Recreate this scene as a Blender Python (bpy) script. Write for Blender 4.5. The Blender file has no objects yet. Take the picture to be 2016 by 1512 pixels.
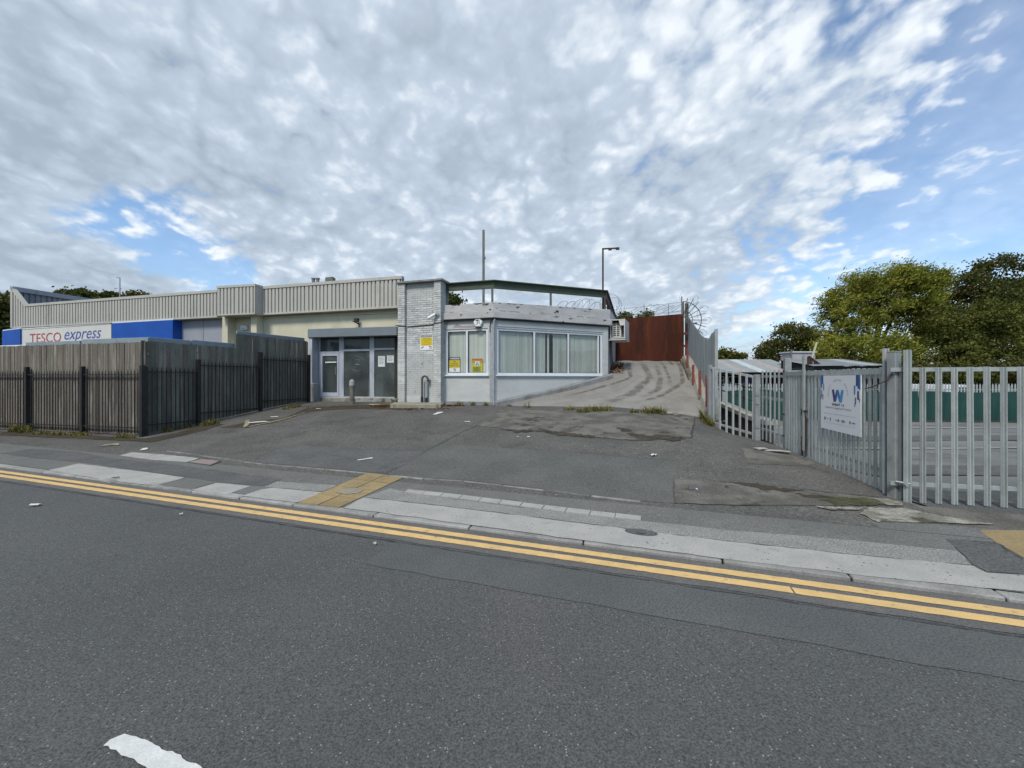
import bpy, bmesh, math, random
import numpy as np
from mathutils import Vector, Matrix
from mathutils.geometry import delaunay_2d_cdt, intersect_point_line
random.seed(11)
np.random.seed(11)
R = math.radians
scene = bpy.context.scene
col = scene.collection

# ------------------------------------------------------------------ camera
FPX, HY, EYE = 780.0, 745.0, 1.6          # focal length in photo pixels, horizon row, eye height
cam_data = bpy.data.cameras.new('camera')
cam = bpy.data.objects.new('camera', cam_data)
col.objects.link(cam)
cam.location = (0, 0, EYE)
cam.rotation_euler = (R(90), 0, 0)
cam_data.sensor_width = 36.0
cam_data.lens = FPX / 2016 * 36.0
cam_data.shift_y = -(756 - HY) / 2016
cam_data.clip_start = 0.05
cam_data.clip_end = 6000
scene.camera = cam

# ------------------------------------------------------------------ sky, sun, exposure
EXPOSURE, CLOUD, SKYB = 1.0, 0.555, 0.088
SUN_EL, SUN_AZ = R(50), R(203)            # azimuth clockwise from +Y: behind the camera, to its left
world = bpy.data.worlds.new('World')
scene.world = world
world.use_nodes = True
wn, wl = world.node_tree.nodes, world.node_tree.links
wn.clear()


def WN(kind, **kw):
    n = wn.new(kind)
    for k, v in kw.items():
        setattr(n, k, v)
    return n


def wmath(op, a, b=None, clamp=False):
    n = WN('ShaderNodeMath', operation=op, use_clamp=clamp)
    for i, v in enumerate((a, b)):
        if v is None:
            continue
        if isinstance(v, (int, float)):
            n.inputs[i].default_value = v
        else:
            wl.new(v, n.inputs[i])
    return n.outputs[0]


def wstep(v, a, b):
    n = WN('ShaderNodeMapRange', interpolation_type='SMOOTHSTEP')
    n.inputs[1].default_value, n.inputs[2].default_value = a, b
    wl.new(v, n.inputs[0])
    return n.outputs[0]


sky = WN('ShaderNodeTexSky', sky_type='NISHITA', sun_disc=False)
sky.sun_elevation, sky.sun_rotation = SUN_EL, SUN_AZ
sky.air_density, sky.dust_density, sky.ozone_density = 1.0, 0.6, 3.0
bg_sky = WN('ShaderNodeBackground')
bg_sky.inputs[1].default_value = SKYB
tint = WN('ShaderNodeMix', data_type='RGBA', blend_type='MULTIPLY')
tint.inputs[0].default_value = 1.0
tint.inputs[7].default_value = (0.93, 1.03, 1.07, 1)
wl.new(sky.outputs[0], tint.inputs[6])
wl.new(tint.outputs[2], bg_sky.inputs[0])
tc = WN('ShaderNodeTexCoord')
sep = WN('ShaderNodeSeparateXYZ')
wl.new(tc.outputs['Generated'], sep.inputs[0])
zc = wmath('ADD', wmath('MAXIMUM', sep.outputs[2], 0.0), 0.35)
cx, cy = wmath('DIVIDE', sep.outputs[0], zc), wmath('DIVIDE', sep.outputs[1], zc)
comb = WN('ShaderNodeCombineXYZ')                      # a cloud layer seen overhead
wl.new(cx, comb.inputs[0])
wl.new(cy, comb.inputs[1])


def wnoise(vec, scale, detail=6, rough=0.55, dist=0.0, off=(0, 0, 0), rot=0.0, sc=(1, 1, 1)):
    m = WN('ShaderNodeMapping')
    m.inputs[1].default_value = off
    m.inputs[2].default_value = (0, 0, rot)
    m.inputs[3].default_value = sc
    wl.new(vec, m.inputs[0])
    n = WN('ShaderNodeTexNoise')
    n.inputs['Scale'].default_value = scale
    n.inputs['Detail'].default_value = detail
    n.inputs['Roughness'].default_value = rough
    n.inputs['Distortion'].default_value = dist
    wl.new(m.outputs[0], n.inputs['Vector'])
    return n.outputs[0]


def wpuffs(vec, scale, off):
    m = WN('ShaderNodeMapping')
    m.inputs[1].default_value = off
    m.inputs[2].default_value = (0, 0, 0.6)
    m.inputs[3].default_value = (1.0, 0.9, 1)
    wl.new(vec, m.inputs[0])
    wob = WN('ShaderNodeTexNoise')
    wob.inputs['Scale'].default_value = scale * 0.9
    wob.inputs['Detail'].default_value = 4
    wl.new(m.outputs[0], wob.inputs['Vector'])
    add = WN('ShaderNodeMix', data_type='RGBA', blend_type='LINEAR_LIGHT')
    add.inputs[0].default_value = 0.16
    wl.new(m.outputs[0], add.inputs[6])
    wl.new(wob.outputs['Color'], add.inputs[7])
    v = WN('ShaderNodeTexVoronoi', feature='SMOOTH_F1')
    v.inputs['Scale'].default_value = scale
    v.inputs['Smoothness'].default_value = 0.5
    wl.new(add.outputs[2], v.inputs['Vector'])
    return wmath('SUBTRACT', 0.75, v.outputs['Distance'])


# cloud cover: a broad sheet overhead and to the west, breaking up along a line to the north-east, a long gap to the west
P0 = comb.outputs[0]
e_n = wmath('SUBTRACT', wnoise(P0, 1.5, 4), 0.5)
edge = wmath('SUBTRACT', cx, wmath('ADD', wmath('MULTIPLY', cy, 0.58), 0.20))
cover = wmath('SUBTRACT', 1.0, wstep(wmath('ADD', edge, wmath('MULTIPLY', e_n, 0.75)), -0.60, 0.62))
gap_c = wmath('ADD', wmath('ADD', cx, wmath('MULTIPLY', cy, 0.04)), 1.02)
gap = wmath('SUBTRACT', 1.0, wstep(wmath('ABSOLUTE', wmath('ADD', gap_c, wmath('MULTIPLY', e_n, 0.35))), 0.03, 0.27))
gap = wmath('MULTIPLY', gap, wstep(cy, 0.90, 1.10))
cover = wmath('SUBTRACT', cover, wmath('MULTIPLY', gap, 0.80))
big = wnoise(P0, 2.8, 6, 0.58, 0.3, (3.1, 1.7, 0), 0.5, (1.0, 0.9, 1))
fine = wnoise(P0, 12.0, 5, 0.55, 0.25, (1.3, 5.2, 0), 0.6, (1.0, 0.9, 1))
puff = wpuffs(P0, 10.0, (0.4, 2.6, 0))
body = wmath('ADD', wmath('MULTIPLY', cover, 1.22), wmath('MULTIPLY', wmath('SUBTRACT', big, 0.5), 0.75))
body = wmath('ADD', body, wmath('MULTIPLY', wmath('SUBTRACT', fine, 0.5), 1.2))
body = wmath('ADD', body, wmath('MULTIPLY', wmath('SUBTRACT', puff, 0.35), 1.0))
dens = wstep(body, 0.10, 0.82)
dens = wmath('MULTIPLY', dens, 0.97)
lowhaze = wmath('SUBTRACT', 1.0, wstep(sep.outputs[2], 0.0, 0.30))
dens = wmath('MAXIMUM', dens, wmath('MULTIPLY', lowhaze, 0.80))
veil = wmath('MULTIPLY', wstep(wnoise(P0, 1.1, 5, 0.6, 0.6, (7, 2, 0), 0.5, (1, 0.35, 1)), 0.36, 0.8), 0.34)
dens = wmath('MAXIMUM', dens, veil)
# thick parts of the sheet are greyer underneath, thin edges and puff tops catch the sun
dark = wnoise(P0, 1.5, 5, 0.55, 0.4, (0.2, 0.9, 0))
west = wstep(wmath('ADD', cx, wmath('MULTIPLY', cy, 0.85)), 0.8, -0.4)
base_t = wmath('ADD', cover, wmath('MULTIPLY', wmath('SUBTRACT', big, 0.5), 0.9))
thick = wmath('ADD', wmath('MULTIPLY', wstep(base_t, 0.1, 1.15), 0.44), wmath('MULTIPLY', wmath('SUBTRACT', dark, 0.5), 0.9))
thick = wmath('ADD', thick, wmath('MULTIPLY', west, 0.20))
thick = wmath('SUBTRACT', thick, wmath('MULTIPLY', wmath('SUBTRACT', puff, 0.36), 0.85))
clear = wmath('SUBTRACT', 1.0, wstep(cover, 0.2, 0.7))
thick = wmath('ADD', thick, wmath('MULTIPLY', wmath('MULTIPLY', lowhaze, clear), 0.40))
thick = wmath('SUBTRACT', thick, wmath('MULTIPLY', wmath('SUBTRACT', fine, 0.5), 0.55), True)
ramp = WN('ShaderNodeValToRGB')
el = ramp.color_ramp.elements
el[0].position, el[0].color = 0.0, (0.85, 0.905, 0.96, 1)
el[1].position, el[1].color = 1.0, (0.365, 0.435, 0.515, 1)
e = el.new(0.45)
e.color = (0.52, 0.607, 0.712, 1)
wl.new(thick, ramp.inputs[0])
bg_cloud = WN('ShaderNodeBackground')
bg_cloud.inputs[1].default_value = CLOUD
wl.new(ramp.outputs[0], bg_cloud.inputs[0])
wmix = WN('ShaderNodeMixShader')
wl.new(dens, wmix.inputs[0])
wl.new(bg_sky.outputs[0], wmix.inputs[1])
wl.new(bg_cloud.outputs[0], wmix.inputs[2])
wout = WN('ShaderNodeOutputWorld')
wl.new(wmix.outputs[0], wout.inputs[0])
world.cycles.sampling_method = 'MANUAL'
world.cycles.sample_map_resolution = 512

sun_data = bpy.data.lights.new('sun', 'SUN')
sun_data.energy = 1.5
sun_data.angle = R(14)
sun_data.color = (1.0, 0.95, 0.87)
sun = bpy.data.objects.new('sun', sun_data)
col.objects.link(sun)
sd = Vector((math.sin(SUN_AZ) * math.cos(SUN_EL), math.cos(SUN_AZ) * math.cos(SUN_EL), math.sin(SUN_EL)))
sun.rotation_euler = (-sd).to_track_quat('-Z', 'Y').to_euler()
sun.location = (10, -10, 20)

vs = scene.view_settings
vs.view_transform = 'Standard'
vs.look = 'None'
vs.exposure = EXPOSURE
vs.gamma = 1.0
vs.use_curve_mapping = False
scene.cycles.max_bounces = 6
scene.cycles.transparent_max_bounces = 10
scene.cycles.caustics_reflective = False
scene.cycles.caustics_refractive = False
scene.cycles.use_denoising = True
scene.cycles.denoising_prefilter = 'ACCURATE'
scene.cycles.denoising_input_passes = 'RGB_ALBEDO_NORMAL'

# ------------------------------------------------------------------ small maths


def S(a, b, x):
    t = min(1.0, max(0.0, (x - a) / (b - a)))
    return t * t * (3 - 2 * t)


KD = Vector((0.9483, -0.3173))            # along the kerb, to the right
KN = Vector((0.3173, 0.9483))             # across the kerb, away from the road
KO = 3.81                                 # kerb face distance from the camera
UP = 0.03                                 # lowered kerb upstand


def st(x, y):
    return x * KN.x + y * KN.y - KO, x * KD.x + y * KD.y


def from_st(s, t):
    return (s + KO) * KN.x + t * KD.x, (s + KO) * KN.y + t * KD.y


def terrain(x, y):
    s, t = st(x, y)
    if s < 0:
        return 0.0
    z = UP + 0.02 * min(s, 2.2)
    rise = 0.626 * S(1.4, 8.6, s)
    r = 1 - 0.85 * S(3.2, 5.9, x)
    z += rise * r
    z += 0.28 * S(7.5, 8.9, s) * S(3.4, 5.5, x)
    return z


def yard_z(x, y):
    return 0.05 - 0.05 * max(0.0, y - 5.6) if y < 26 else 0.05 - 0.05 * 20.4


def G(px, py, zf=terrain):
    """photo pixel -> point on the ground"""
    k, m = (px - 1008) / FPX, (HY - py) / FPX
    lo = None
    y = 0.8
    while y < 60:
        if EYE + m * y - zf(k * y, y) < 0:
            break
        lo = y
        y *= 1.03
    a, b = lo, y
    for _ in range(30):
        c = (a + b) / 2
        if EYE + m * c - zf(k * c, c) < 0:
            b = c
        else:
            a = c
    return Vector((k * a, a, zf(k * a, a)))


def at(px, py, y):
    return Vector(((px - 1008) / FPX * y, y, EYE + (HY - py) / FPX * y))


class Fr:
    """a wall line: u along it (to the right as seen from the road), n outwards, z up"""

    def __init__(self, o, deg):
        self.o = Vector(o)
        self.u = Vector((math.cos(R(deg)), math.sin(R(deg))))
        self.nv = Vector((self.u.y, -self.u.x))
        self.ang = R(deg)

    def P(self, u, n, z):
        p = self.o + self.u * u + self.nv * n
        return Vector((p.x, p.y, z))

    def pu(self, px, n=0.0):
        k = (px - 1008) / FPX
        o = self.o + self.nv * n
        return (k * o.y - o.x) / (self.u.x - k * self.u.y)

    def pz(self, px, py, n=0.0):
        p = self.P(self.pu(px, n), n, 0)
        return EYE + (HY - py) / FPX * p.y


FF = Fr((-4.08, 14.6), -12.4)             # long shop front
CORNER = Vector((-0.61, 13.3))
FL = Fr(CORNER, -16.7)                    # pier and small window
FRT = Fr(CORNER, 24.1)                    # large window
FA = Fr((-9.33, 10.0), -14.3)             # board fence along the footway
FB = Fr((-9.33, 10.0), 72.45)             # board fence going back to the shop

# ------------------------------------------------------------------ mesh building


class MB:
    def __init__(self):
        self.v, self.f = [], []

    def add(self, verts, faces):
        b = len(self.v)
        self.v += [tuple(p) for p in verts]
        self.f += [tuple(i + b for i in q) for q in faces]

    def quad(self, a, b, c, d):
        self.add((a, b, c, d), ((0, 1, 2, 3),))

    def hexa(self, p):
        self.add(p, ((0, 3, 2, 1), (4, 5, 6, 7), (0, 1, 5, 4), (1, 2, 6, 5), (2, 3, 7, 6), (3, 0, 4, 7)))

    def box(self, x0, x1, y0, y1, z0, z1):
        self.hexa([(x0, y0, z0), (x1, y0, z0), (x1, y1, z0), (x0, y1, z0), (x0, y0, z1), (x1, y0, z1), (x1, y1, z1), (x0, y1, z1)])

    def fbox(self, fr, u0, u1, n0, n1, z0, z1, z0b=None, z1b=None):
        """box on a wall line; z0b/z1b: heights at the u1 end"""
        z0b = z0 if z0b is None else z0b
        z1b = z1 if z1b is None else z1b
        P = fr.P
        self.hexa([P(u0, n1, z0), P(u1, n1, z0b), P(u1, n0, z0b), P(u0, n0, z0), P(u0, n1, z1), P(u1, n1, z1b), P(u1, n0, z1b), P(u0, n0, z1)])

    def tube(self, pts, r, n=6, r1=None, cap=True, close=False):
        pts = [Vector(p) for p in pts]
        N = len(pts)
        rings = []
        ref = None
        for i, p in enumerate(pts):
            if close:
                d = pts[(i + 1) % N] - pts[i - 1]
            else:
                d = pts[min(i + 1, N - 1)] - pts[max(i - 1, 0)]
            if d.length < 1e-9:
                d = Vector((0, 0, 1))
            d.normalize()
            if ref is None:
                ref = Vector((0, 0, 1)) if abs(d.z) < 0.9 else Vector((1, 0, 0))
            a = d.cross(ref)
            if a.length < 1e-6:
                a = d.orthogonal()
            a.normalize()
            b = d.cross(a)
            ref = -b if False else ref
            rr = r if r1 is None else r + (r1 - r) * i / max(1, N - 1)
            rings.append([p + a * (rr * math.cos(2 * math.pi * k / n)) + b * (rr * math.sin(2 * math.pi * k / n)) for k in range(n)])
        base = len(self.v)
        for q in rings:
            self.v += [tuple(p) for p in q]
        M = N if close else N - 1
        for i in range(M):
            j = (i + 1) % N
            for k in range(n):
                k2 = (k + 1) % n
                self.f.append((base + i * n + k, base + i * n + k2, base + j * n + k2, base + j * n + k))
        if cap and not close:
            self.f.append(tuple(base + k for k in reversed(range(n))))
            self.f.append(tuple(base + (N - 1) * n + k for k in range(n)))

    def bar(self, a, b, w, h=None):
        """square bar between two points"""
        h = w if h is None else h
        a, b = Vector(a), Vector(b)
        d = (b - a).normalized()
        ref = Vector((0, 0, 1)) if abs(d.z) < 0.95 else Vector((0, 1, 0))
        s = d.cross(ref).normalized()
        t = s.cross(d)
        q = []
        for p in (a, b):
            q.append([p + s * (w / 2 * i) + t * (h / 2 * j) for i, j in ((-1, -1), (1, -1), (1, 1), (-1, 1))])
        self.hexa(q[0] + q[1])

    def prism(self, poly, z0, z1):
        n = len(poly)
        v = [(p[0], p[1], z0) for p in poly] + [(p[0], p[1], z1) for p in poly]
        f = [tuple(reversed(range(n))), tuple(range(n, 2 * n))]
        f += [(i, (i + 1) % n, n + (i + 1) % n, n + i) for i in range(n)]
        self.add(v, f)

    def path(self, pts, n0, n1, z0, z1):
        """a wall along a polyline, mitred; n outwards to the right-hand normal (uy,-ux); z may be lists"""
        pts = [Vector(p) for p in pts]
        N = len(pts)
        zz0 = z0 if isinstance(z0, (list, tuple)) else [z0] * N
        zz1 = z1 if isinstance(z1, (list, tuple)) else [z1] * N
        off = []
        for i in range(N):
            ns = []
            if i > 0:
                d = (pts[i] - pts[i - 1]).normalized()
                ns.append(Vector((d.y, -d.x)))
            if i < N - 1:
                d = (pts[i + 1] - pts[i]).normalized()
                ns.append(Vector((d.y, -d.x)))
            if len(ns) == 2:
                m = ns[0] + ns[1]
                off.append(m / (1 + ns[0].dot(ns[1])))
            else:
                off.append(ns[0])
        for i in range(N - 1):
            a0, a1 = pts[i] + off[i] * n0, pts[i] + off[i] * n1
            b0, b1 = pts[i + 1] + off[i + 1] * n0, pts[i + 1] + off[i + 1] * n1
            self.hexa([(a1.x, a1.y, zz0[i]), (b1.x, b1.y, zz0[i + 1]), (b0.x, b0.y, zz0[i + 1]), (a0.x, a0.y, zz0[i]),
                       (a1.x, a1.y, zz1[i]), (b1.x, b1.y, zz1[i + 1]), (b0.x, b0.y, zz1[i + 1]), (a0.x, a0.y, zz1[i])])


def base_of(o):
    p = Vector((0, 0, 0))
    while o is not None:
        p += o.location
        o = o.parent
    return p


def tag(o, label=None, cat=None, group=None, kind=None):
    for k, v in (('label', label), ('category', cat), ('group', group), ('kind', kind)):
        if v:
            o[k] = v
    return o


def root(name, label, cat, loc, group=None, kind=None):
    o = bpy.data.objects.new(name, None)
    col.objects.link(o)
    o.location = loc
    o.empty_display_size = 0.2
    return tag(o, label, cat, group, kind)


def mesh_from(name, v, f, m=None, smooth=False):
    me = bpy.data.meshes.new(name)
    me.from_pydata(v, [], f)
    if m is not None:
        me.materials.append(m)
    if smooth:
        me.polygons.foreach_set('use_smooth', [True] * len(me.polygons))
    me.update()
    return me


def mk(name, mb, m, parent=None, loc=None, bevel=0.0, smooth=False, label=None, cat=None, group=None, kind=None):
    """link a mesh given in world coordinates, under parent or with its origin at loc"""
    org = base_of(parent) if parent is not None else Vector(loc or (0, 0, 0))
    v = [(p[0] - org.x, p[1] - org.y, p[2] - org.z) for p in mb.v]
    me = mesh_from(name, v, mb.f, m, smooth)
    bm = bmesh.new()
    bm.from_mesh(me)
    bmesh.ops.recalc_face_normals(bm, faces=bm.faces)
    if bevel:
        es = [e for e in bm.edges if len(e.link_faces) == 2 and e.calc_face_angle(0) > 0.5]
        bmesh.ops.bevel(bm, geom=es, offset=bevel, segments=1, affect='EDGES', clamp_overlap=True)
    bm.to_mesh(me)
    bm.free()
    o = bpy.data.objects.new(name, me)
    col.objects.link(o)
    if parent is not None:
        o.parent = parent
    else:
        o.location = org
    return tag(o, label, cat, group, kind)


def inst(name, me, parent, p, rz=0.0, sc=(1, 1, 1), rx=0.0, ry=0.0):
    """a further object on shared mesh data, at world point p under parent"""
    o = bpy.data.objects.new(name, me)
    col.objects.link(o)
    if parent is not None:
        o.parent = parent
        o.location = Vector(p) - base_of(parent)
    else:
        o.location = p
    o.rotation_euler = (rx, ry, rz)
    o.scale = sc
    return o


def bevelled(name, mb, m, w):
    me = mesh_from(name, mb.v, mb.f, m)
    bm = bmesh.new()
    bm.from_mesh(me)
    bmesh.ops.recalc_face_normals(bm, faces=bm.faces)
    if w:
        bmesh.ops.bevel(bm, geom=list(bm.edges), offset=w, segments=1, affect='EDGES', clamp_overlap=True)
    bm.to_mesh(me)
    bm.free()
    return me


# ------------------------------------------------------------------ materials


def mat(name, base, var=None, vscale=2.0, vlo=0.4, vhi=0.65, dirt=None, dscale=1.3, dlo=0.55, dhi=0.75, damt=1.0, stretch=(1, 1, 1), fine=0.0, fscale=60,
        rough=0.8, bump=0.0, bscale=40, bdist=0.01, metal=0.0, rnd=0.0, spec=0.5, chips=None, cscale=90, chi=0.12, detail=7, trans=None):
    m = bpy.data.materials.new(name)
    m.use_nodes = True
    N, L = m.node_tree.nodes, m.node_tree.links
    b = N['Principled BSDF']
    geo = N.new('ShaderNodeNewGeometry')
    pos = geo.outputs['Position']

    def noise(scale, det=detail, rg=0.6, vec=None, st_=(1, 1, 1), off=0.0):
        mp = N.new('ShaderNodeMapping')
        mp.inputs[1].default_value = (off, off * 1.7, off * 0.6)
        mp.inputs[3].default_value = st_
        L.new(pos, mp.inputs[0])
        n = N.new('ShaderNodeTexNoise')
        n.inputs['Scale'].default_value = scale
        n.inputs['Detail'].default_value = det
        n.inputs['Roughness'].default_value = rg
        L.new(mp.outputs[0], n.inputs['Vector'])
        return n.outputs[0]

    def rng(v, a, c, lo=0.0, hi=1.0):
        r = N.new('ShaderNodeMapRange')
        r.inputs[1].default_value, r.inputs[2].default_value, r.inputs[3].default_value, r.inputs[4].default_value = a, c, lo, hi
        L.new(v, r.inputs[0])
        return r.outputs[0]

    def mix(fac, a, c, mode='MIX'):
        x = N.new('ShaderNodeMix')
        x.data_type = 'RGBA'
        x.blend_type = mode
        for sock, v in ((0, fac), (6, a), (7, c)):
            if isinstance(v, (int, float)):
                x.inputs[sock].default_value = v
            elif isinstance(v, tuple):
                x.inputs[sock].default_value = (*v, 1)
            else:
                L.new(v, x.inputs[sock])
        return x.outputs[2]

    c = base
    if var is not None:
        c = mix(rng(noise(vscale, st_=stretch), vlo, vhi), c, var)
    if dirt is not None:
        k = rng(noise(dscale, 8, 0.65, st_=stretch, off=3.3), dlo, dhi, 0, damt)
        c = mix(k, c, dirt)
    if fine:
        c = mix(1.0, c, rng_col(N, L, noise(fscale, 3, 0.7, off=1.1), 1 - fine, 1 + fine), 'MULTIPLY')
    if chips is not None:
        vo = N.new('ShaderNodeTexVoronoi')
        vo.inputs['Scale'].default_value = cscale
        L.new(pos, vo.inputs['Vector'])
        sp = N.new('ShaderNodeSeparateColor')
        L.new(vo.outputs['Color'], sp.inputs[0])
        pick = rng(sp.outputs[0], 1 - chi, 1 - chi + 0.02)
        near = rng(vo.outputs['Distance'], 0.42, 0.28)
        mu = N.new('ShaderNodeMath')
        mu.operation = 'MULTIPLY'
        L.new(pick, mu.inputs[0])
        L.new(near, mu.inputs[1])
        c = mix(mu.outputs[0], c, chips)
    if rnd:
        oi = N.new('ShaderNodeObjectInfo')
        c = mix(1.0, c, rng_col(N, L, oi.outputs['Random'], 1 - rnd, 1 + rnd), 'MULTIPLY')
    if isinstance(c, tuple):
        b.inputs['Base Color'].default_value = (*c, 1)
    else:
        L.new(c, b.inputs['Base Color'])
    b.inputs['Roughness'].default_value = rough
    b.inputs['Metallic'].default_value = metal
    b.inputs['Specular IOR Level'].default_value = spec
    if bump:
        bp = N.new('ShaderNodeBump')
        bp.inputs['Strength'].default_value = bump
        bp.inputs['Distance'].default_value = bdist
        L.new(noise(bscale, 5, 0.65, st_=stretch), bp.inputs['Height'])
        L.new(bp.outputs[0], b.inputs['Normal'])
    return m


def rng_col(N, L, v, lo, hi):
    r = N.new('ShaderNodeMapRange')
    r.inputs[3].default_value, r.inputs[4].default_value = lo, hi
    if lo < 1 < hi:
        r.inputs[1].default_value, r.inputs[2].default_value = 0.25, 0.75
    L.new(v, r.inputs[0])
    cmb = N.new('ShaderNodeCombineColor')
    for i in range(3):
        L.new(r.outputs[0], cmb.inputs[i])
    return cmb.outputs[0]


def glass_mat(name, tint=(0.9, 0.95, 0.93), ior=1.5, dust=0.0):
    m = bpy.data.materials.new(name)
    m.use_nodes = True
    N, L = m.node_tree.nodes, m.node_tree.links
    N.remove(N['Principled BSDF'])
    t = N.new('ShaderNodeBsdfTransparent')
    t.inputs[0].default_value = (*tint, 1)
    g = N.new('ShaderNodeBsdfGlossy')
    g.inputs['Roughness'].default_value = 0.02
    lw_ = N.new('ShaderNodeLayerWeight')
    lw_.inputs[0].default_value = 0.5
    pw = N.new('ShaderNodeMath')
    pw.operation = 'POWER'
    pw.inputs[1].default_value = 4.0
    L.new(lw_.outputs['Facing'], pw.inputs[0])
    f = N.new('ShaderNodeMapRange')
    f.inputs[3].default_value, f.inputs[4].default_value = 0.035, 0.7
    L.new(pw.outputs[0], f.inputs[0])
    x = N.new('ShaderNodeMixShader')
    L.new(f.outputs[0], x.inputs[0])
    L.new(t.outputs[0], x.inputs[1])
    L.new(g.outputs[0], x.inputs[2])
    if dust:                                   # a film of dust and smears on the pane
        d = N.new('ShaderNodeBsdfDiffuse')
        d.inputs[0].default_value = (0.26, 0.29, 0.28, 1)
        n = N.new('ShaderNodeTexNoise')
        n.inputs['Scale'].default_value = 1.6
        n.inputs['Detail'].default_value = 6
        g2 = N.new('ShaderNodeNewGeometry')
        L.new(g2.outputs['Position'], n.inputs['Vector'])
        r = N.new('ShaderNodeMapRange')
        r.inputs[1].default_value, r.inputs[2].default_value = 0.3, 0.7
        r.inputs[3].default_value, r.inputs[4].default_value = dust * 0.6, dust * 1.4
        L.new(n.outputs[0], r.inputs[0])
        y = N.new('ShaderNodeMixShader')
        L.new(r.outputs[0], y.inputs[0])
        L.new(x.outputs[0], y.inputs[1])
        L.new(d.outputs[0], y.inputs[2])
        x = y
    L.new(x.outputs[0], N['Material Output'].inputs[0])
    return m


def leaf_mat(name, c0, c1, c2, clump=0.35):
    m = bpy.data.materials.new(name)
    m.use_nodes = True
    N, L = m.node_tree.nodes, m.node_tree.links
    N.remove(N['Principled BSDF'])
    geo = N.new('ShaderNodeNewGeometry')
    n = N.new('ShaderNodeTexNoise')
    n.inputs['Scale'].default_value = clump
    n.inputs['Detail'].default_value = 4
    L.new(geo.outputs['Position'], n.inputs['Vector'])
    add = N.new('ShaderNodeMath')
    add.operation = 'MULTIPLY_ADD'
    add.inputs[1].default_value = 0.55
    L.new(geo.outputs['Random Per Island'], add.inputs[0])
    L.new(n.outputs[0], add.inputs[2])
    rp = N.new('ShaderNodeValToRGB')
    e = rp.color_ramp.elements
    e[0].position, e[0].color = 0.35, (*c0, 1)
    e[1].position, e[1].color = 1.0, (*c2, 1)
    k = e.new(0.72)
    k.color = (*c1, 1)
    L.new(add.outputs[0], rp.inputs[0])
    d = N.new('ShaderNodeBsdfDiffuse')
    t = N.new('ShaderNodeBsdfTranslucent')
    x = N.new('ShaderNodeMixShader')
    x.inputs[0].default_value = 0.3
    for sh in (d, t):
        L.new(rp.outputs[0], sh.inputs[0])
    L.new(d.outputs[0], x.inputs[1])
    L.new(t.outputs[0], x.inputs[2])
    L.new(x.outputs[0], N['Material Output'].inputs[0])
    return m


M = {}
M['asphalt'] = mat('road_asphalt', (0.075, 0.078, 0.077), var=(0.099, 0.102, 0.099), vscale=0.45, vlo=0.3, vhi=0.7, dirt=(0.112, 0.100, 0.096), dscale=0.7,
                   fine=0.75, fscale=95, rough=0.85, bump=0.9, bscale=100, bdist=0.008, chips=(0.30, 0.30, 0.28), cscale=90, chi=0.05, spec=0.3)
M['asphalt_trench'] = mat('smooth_asphalt_strip', (0.083, 0.087, 0.085), var=(0.099, 0.102, 0.098), vscale=1.2, fine=0.65, fscale=80, rough=0.8, bump=0.4, bscale=120, bdist=0.004, spec=0.3)
M['asphalt_gutter'] = mat('gutter_asphalt', (0.105, 0.102, 0.098), var=(0.135, 0.128, 0.118), vscale=1.4, fine=0.5, fscale=85, rough=0.85, bump=0.6, bscale=90, bdist=0.006, spec=0.3)
M['footway'] = mat('footway_tarmac', (0.142, 0.144, 0.131), var=(0.120, 0.121, 0.112), vscale=1.0, dirt=(0.19, 0.185, 0.165), dscale=1.8, dlo=0.55, dhi=0.85, fine=0.55, fscale=60, rough=0.9, bump=0.45, bscale=110, bdist=0.004,
                   chips=(0.25, 0.25, 0.23), cscale=95, chi=0.05, spec=0.25)
M['forecourt'] = mat('forecourt_tarmac', (0.086, 0.083, 0.076), var=(0.113, 0.108, 0.098), vscale=0.9, vlo=0.38, vhi=0.62, dirt=(0.066, 0.063, 0.057), dscale=1.3, dlo=0.54, dhi=0.70, fine=0.7, fscale=34,
                     rough=0.9, bump=0.5, bscale=80, bdist=0.006, chips=(0.27, 0.265, 0.245), cscale=34, chi=0.035, spec=0.25)
M['patch_blue'] = mat('newer_tarmac', (0.092, 0.095, 0.088), var=(0.116, 0.117, 0.108), vscale=1.3, fine=0.6, fscale=44, rough=0.85, bump=0.35, bscale=100, bdist=0.004, spec=0.25)
M['patch_dark'] = mat('dark_tarmac', (0.090, 0.091, 0.087), var=(0.115, 0.115, 0.108), vscale=1.5, fine=0.6, fscale=44, rough=0.9, bump=0.5, bscale=100, bdist=0.005, spec=0.25)
M['patch_rough'] = mat('worn_old_surface', (0.158, 0.149, 0.130), var=(0.102, 0.096, 0.084), vscale=2.0, vlo=0.42, vhi=0.58, dirt=(0.055, 0.052, 0.042), dscale=2.2, dlo=0.56, dhi=0.66, fine=0.5, fscale=60,
                       rough=0.95, bump=1.0, bscale=22, bdist=0.02, spec=0.2)
M['soil'] = mat('dirt_and_moss', (0.075, 0.062, 0.045), var=(0.045, 0.042, 0.028), vscale=4, fine=0.5, fscale=50, rough=0.95, bump=1.0, bscale=30, bdist=0.02, spec=0.1)
M['moss'] = mat('mossy_grit', (0.10, 0.095, 0.06), var=(0.055, 0.06, 0.028), vscale=5, fine=0.5, fscale=50, rough=0.95, bump=1.0, bscale=30, bdist=0.02, spec=0.1)
M['conc_pale'] = mat('pale_concrete', (0.355, 0.35, 0.32), var=(0.295, 0.292, 0.268), vscale=2.4, dirt=(0.17, 0.17, 0.16), dscale=3.5, dlo=0.6, dhi=0.8, fine=0.22, fscale=70, rough=0.9, bump=0.5, bscale=60, bdist=0.005,
                     chips=(0.12, 0.12, 0.12), cscale=38, chi=0.05, spec=0.25)
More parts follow.
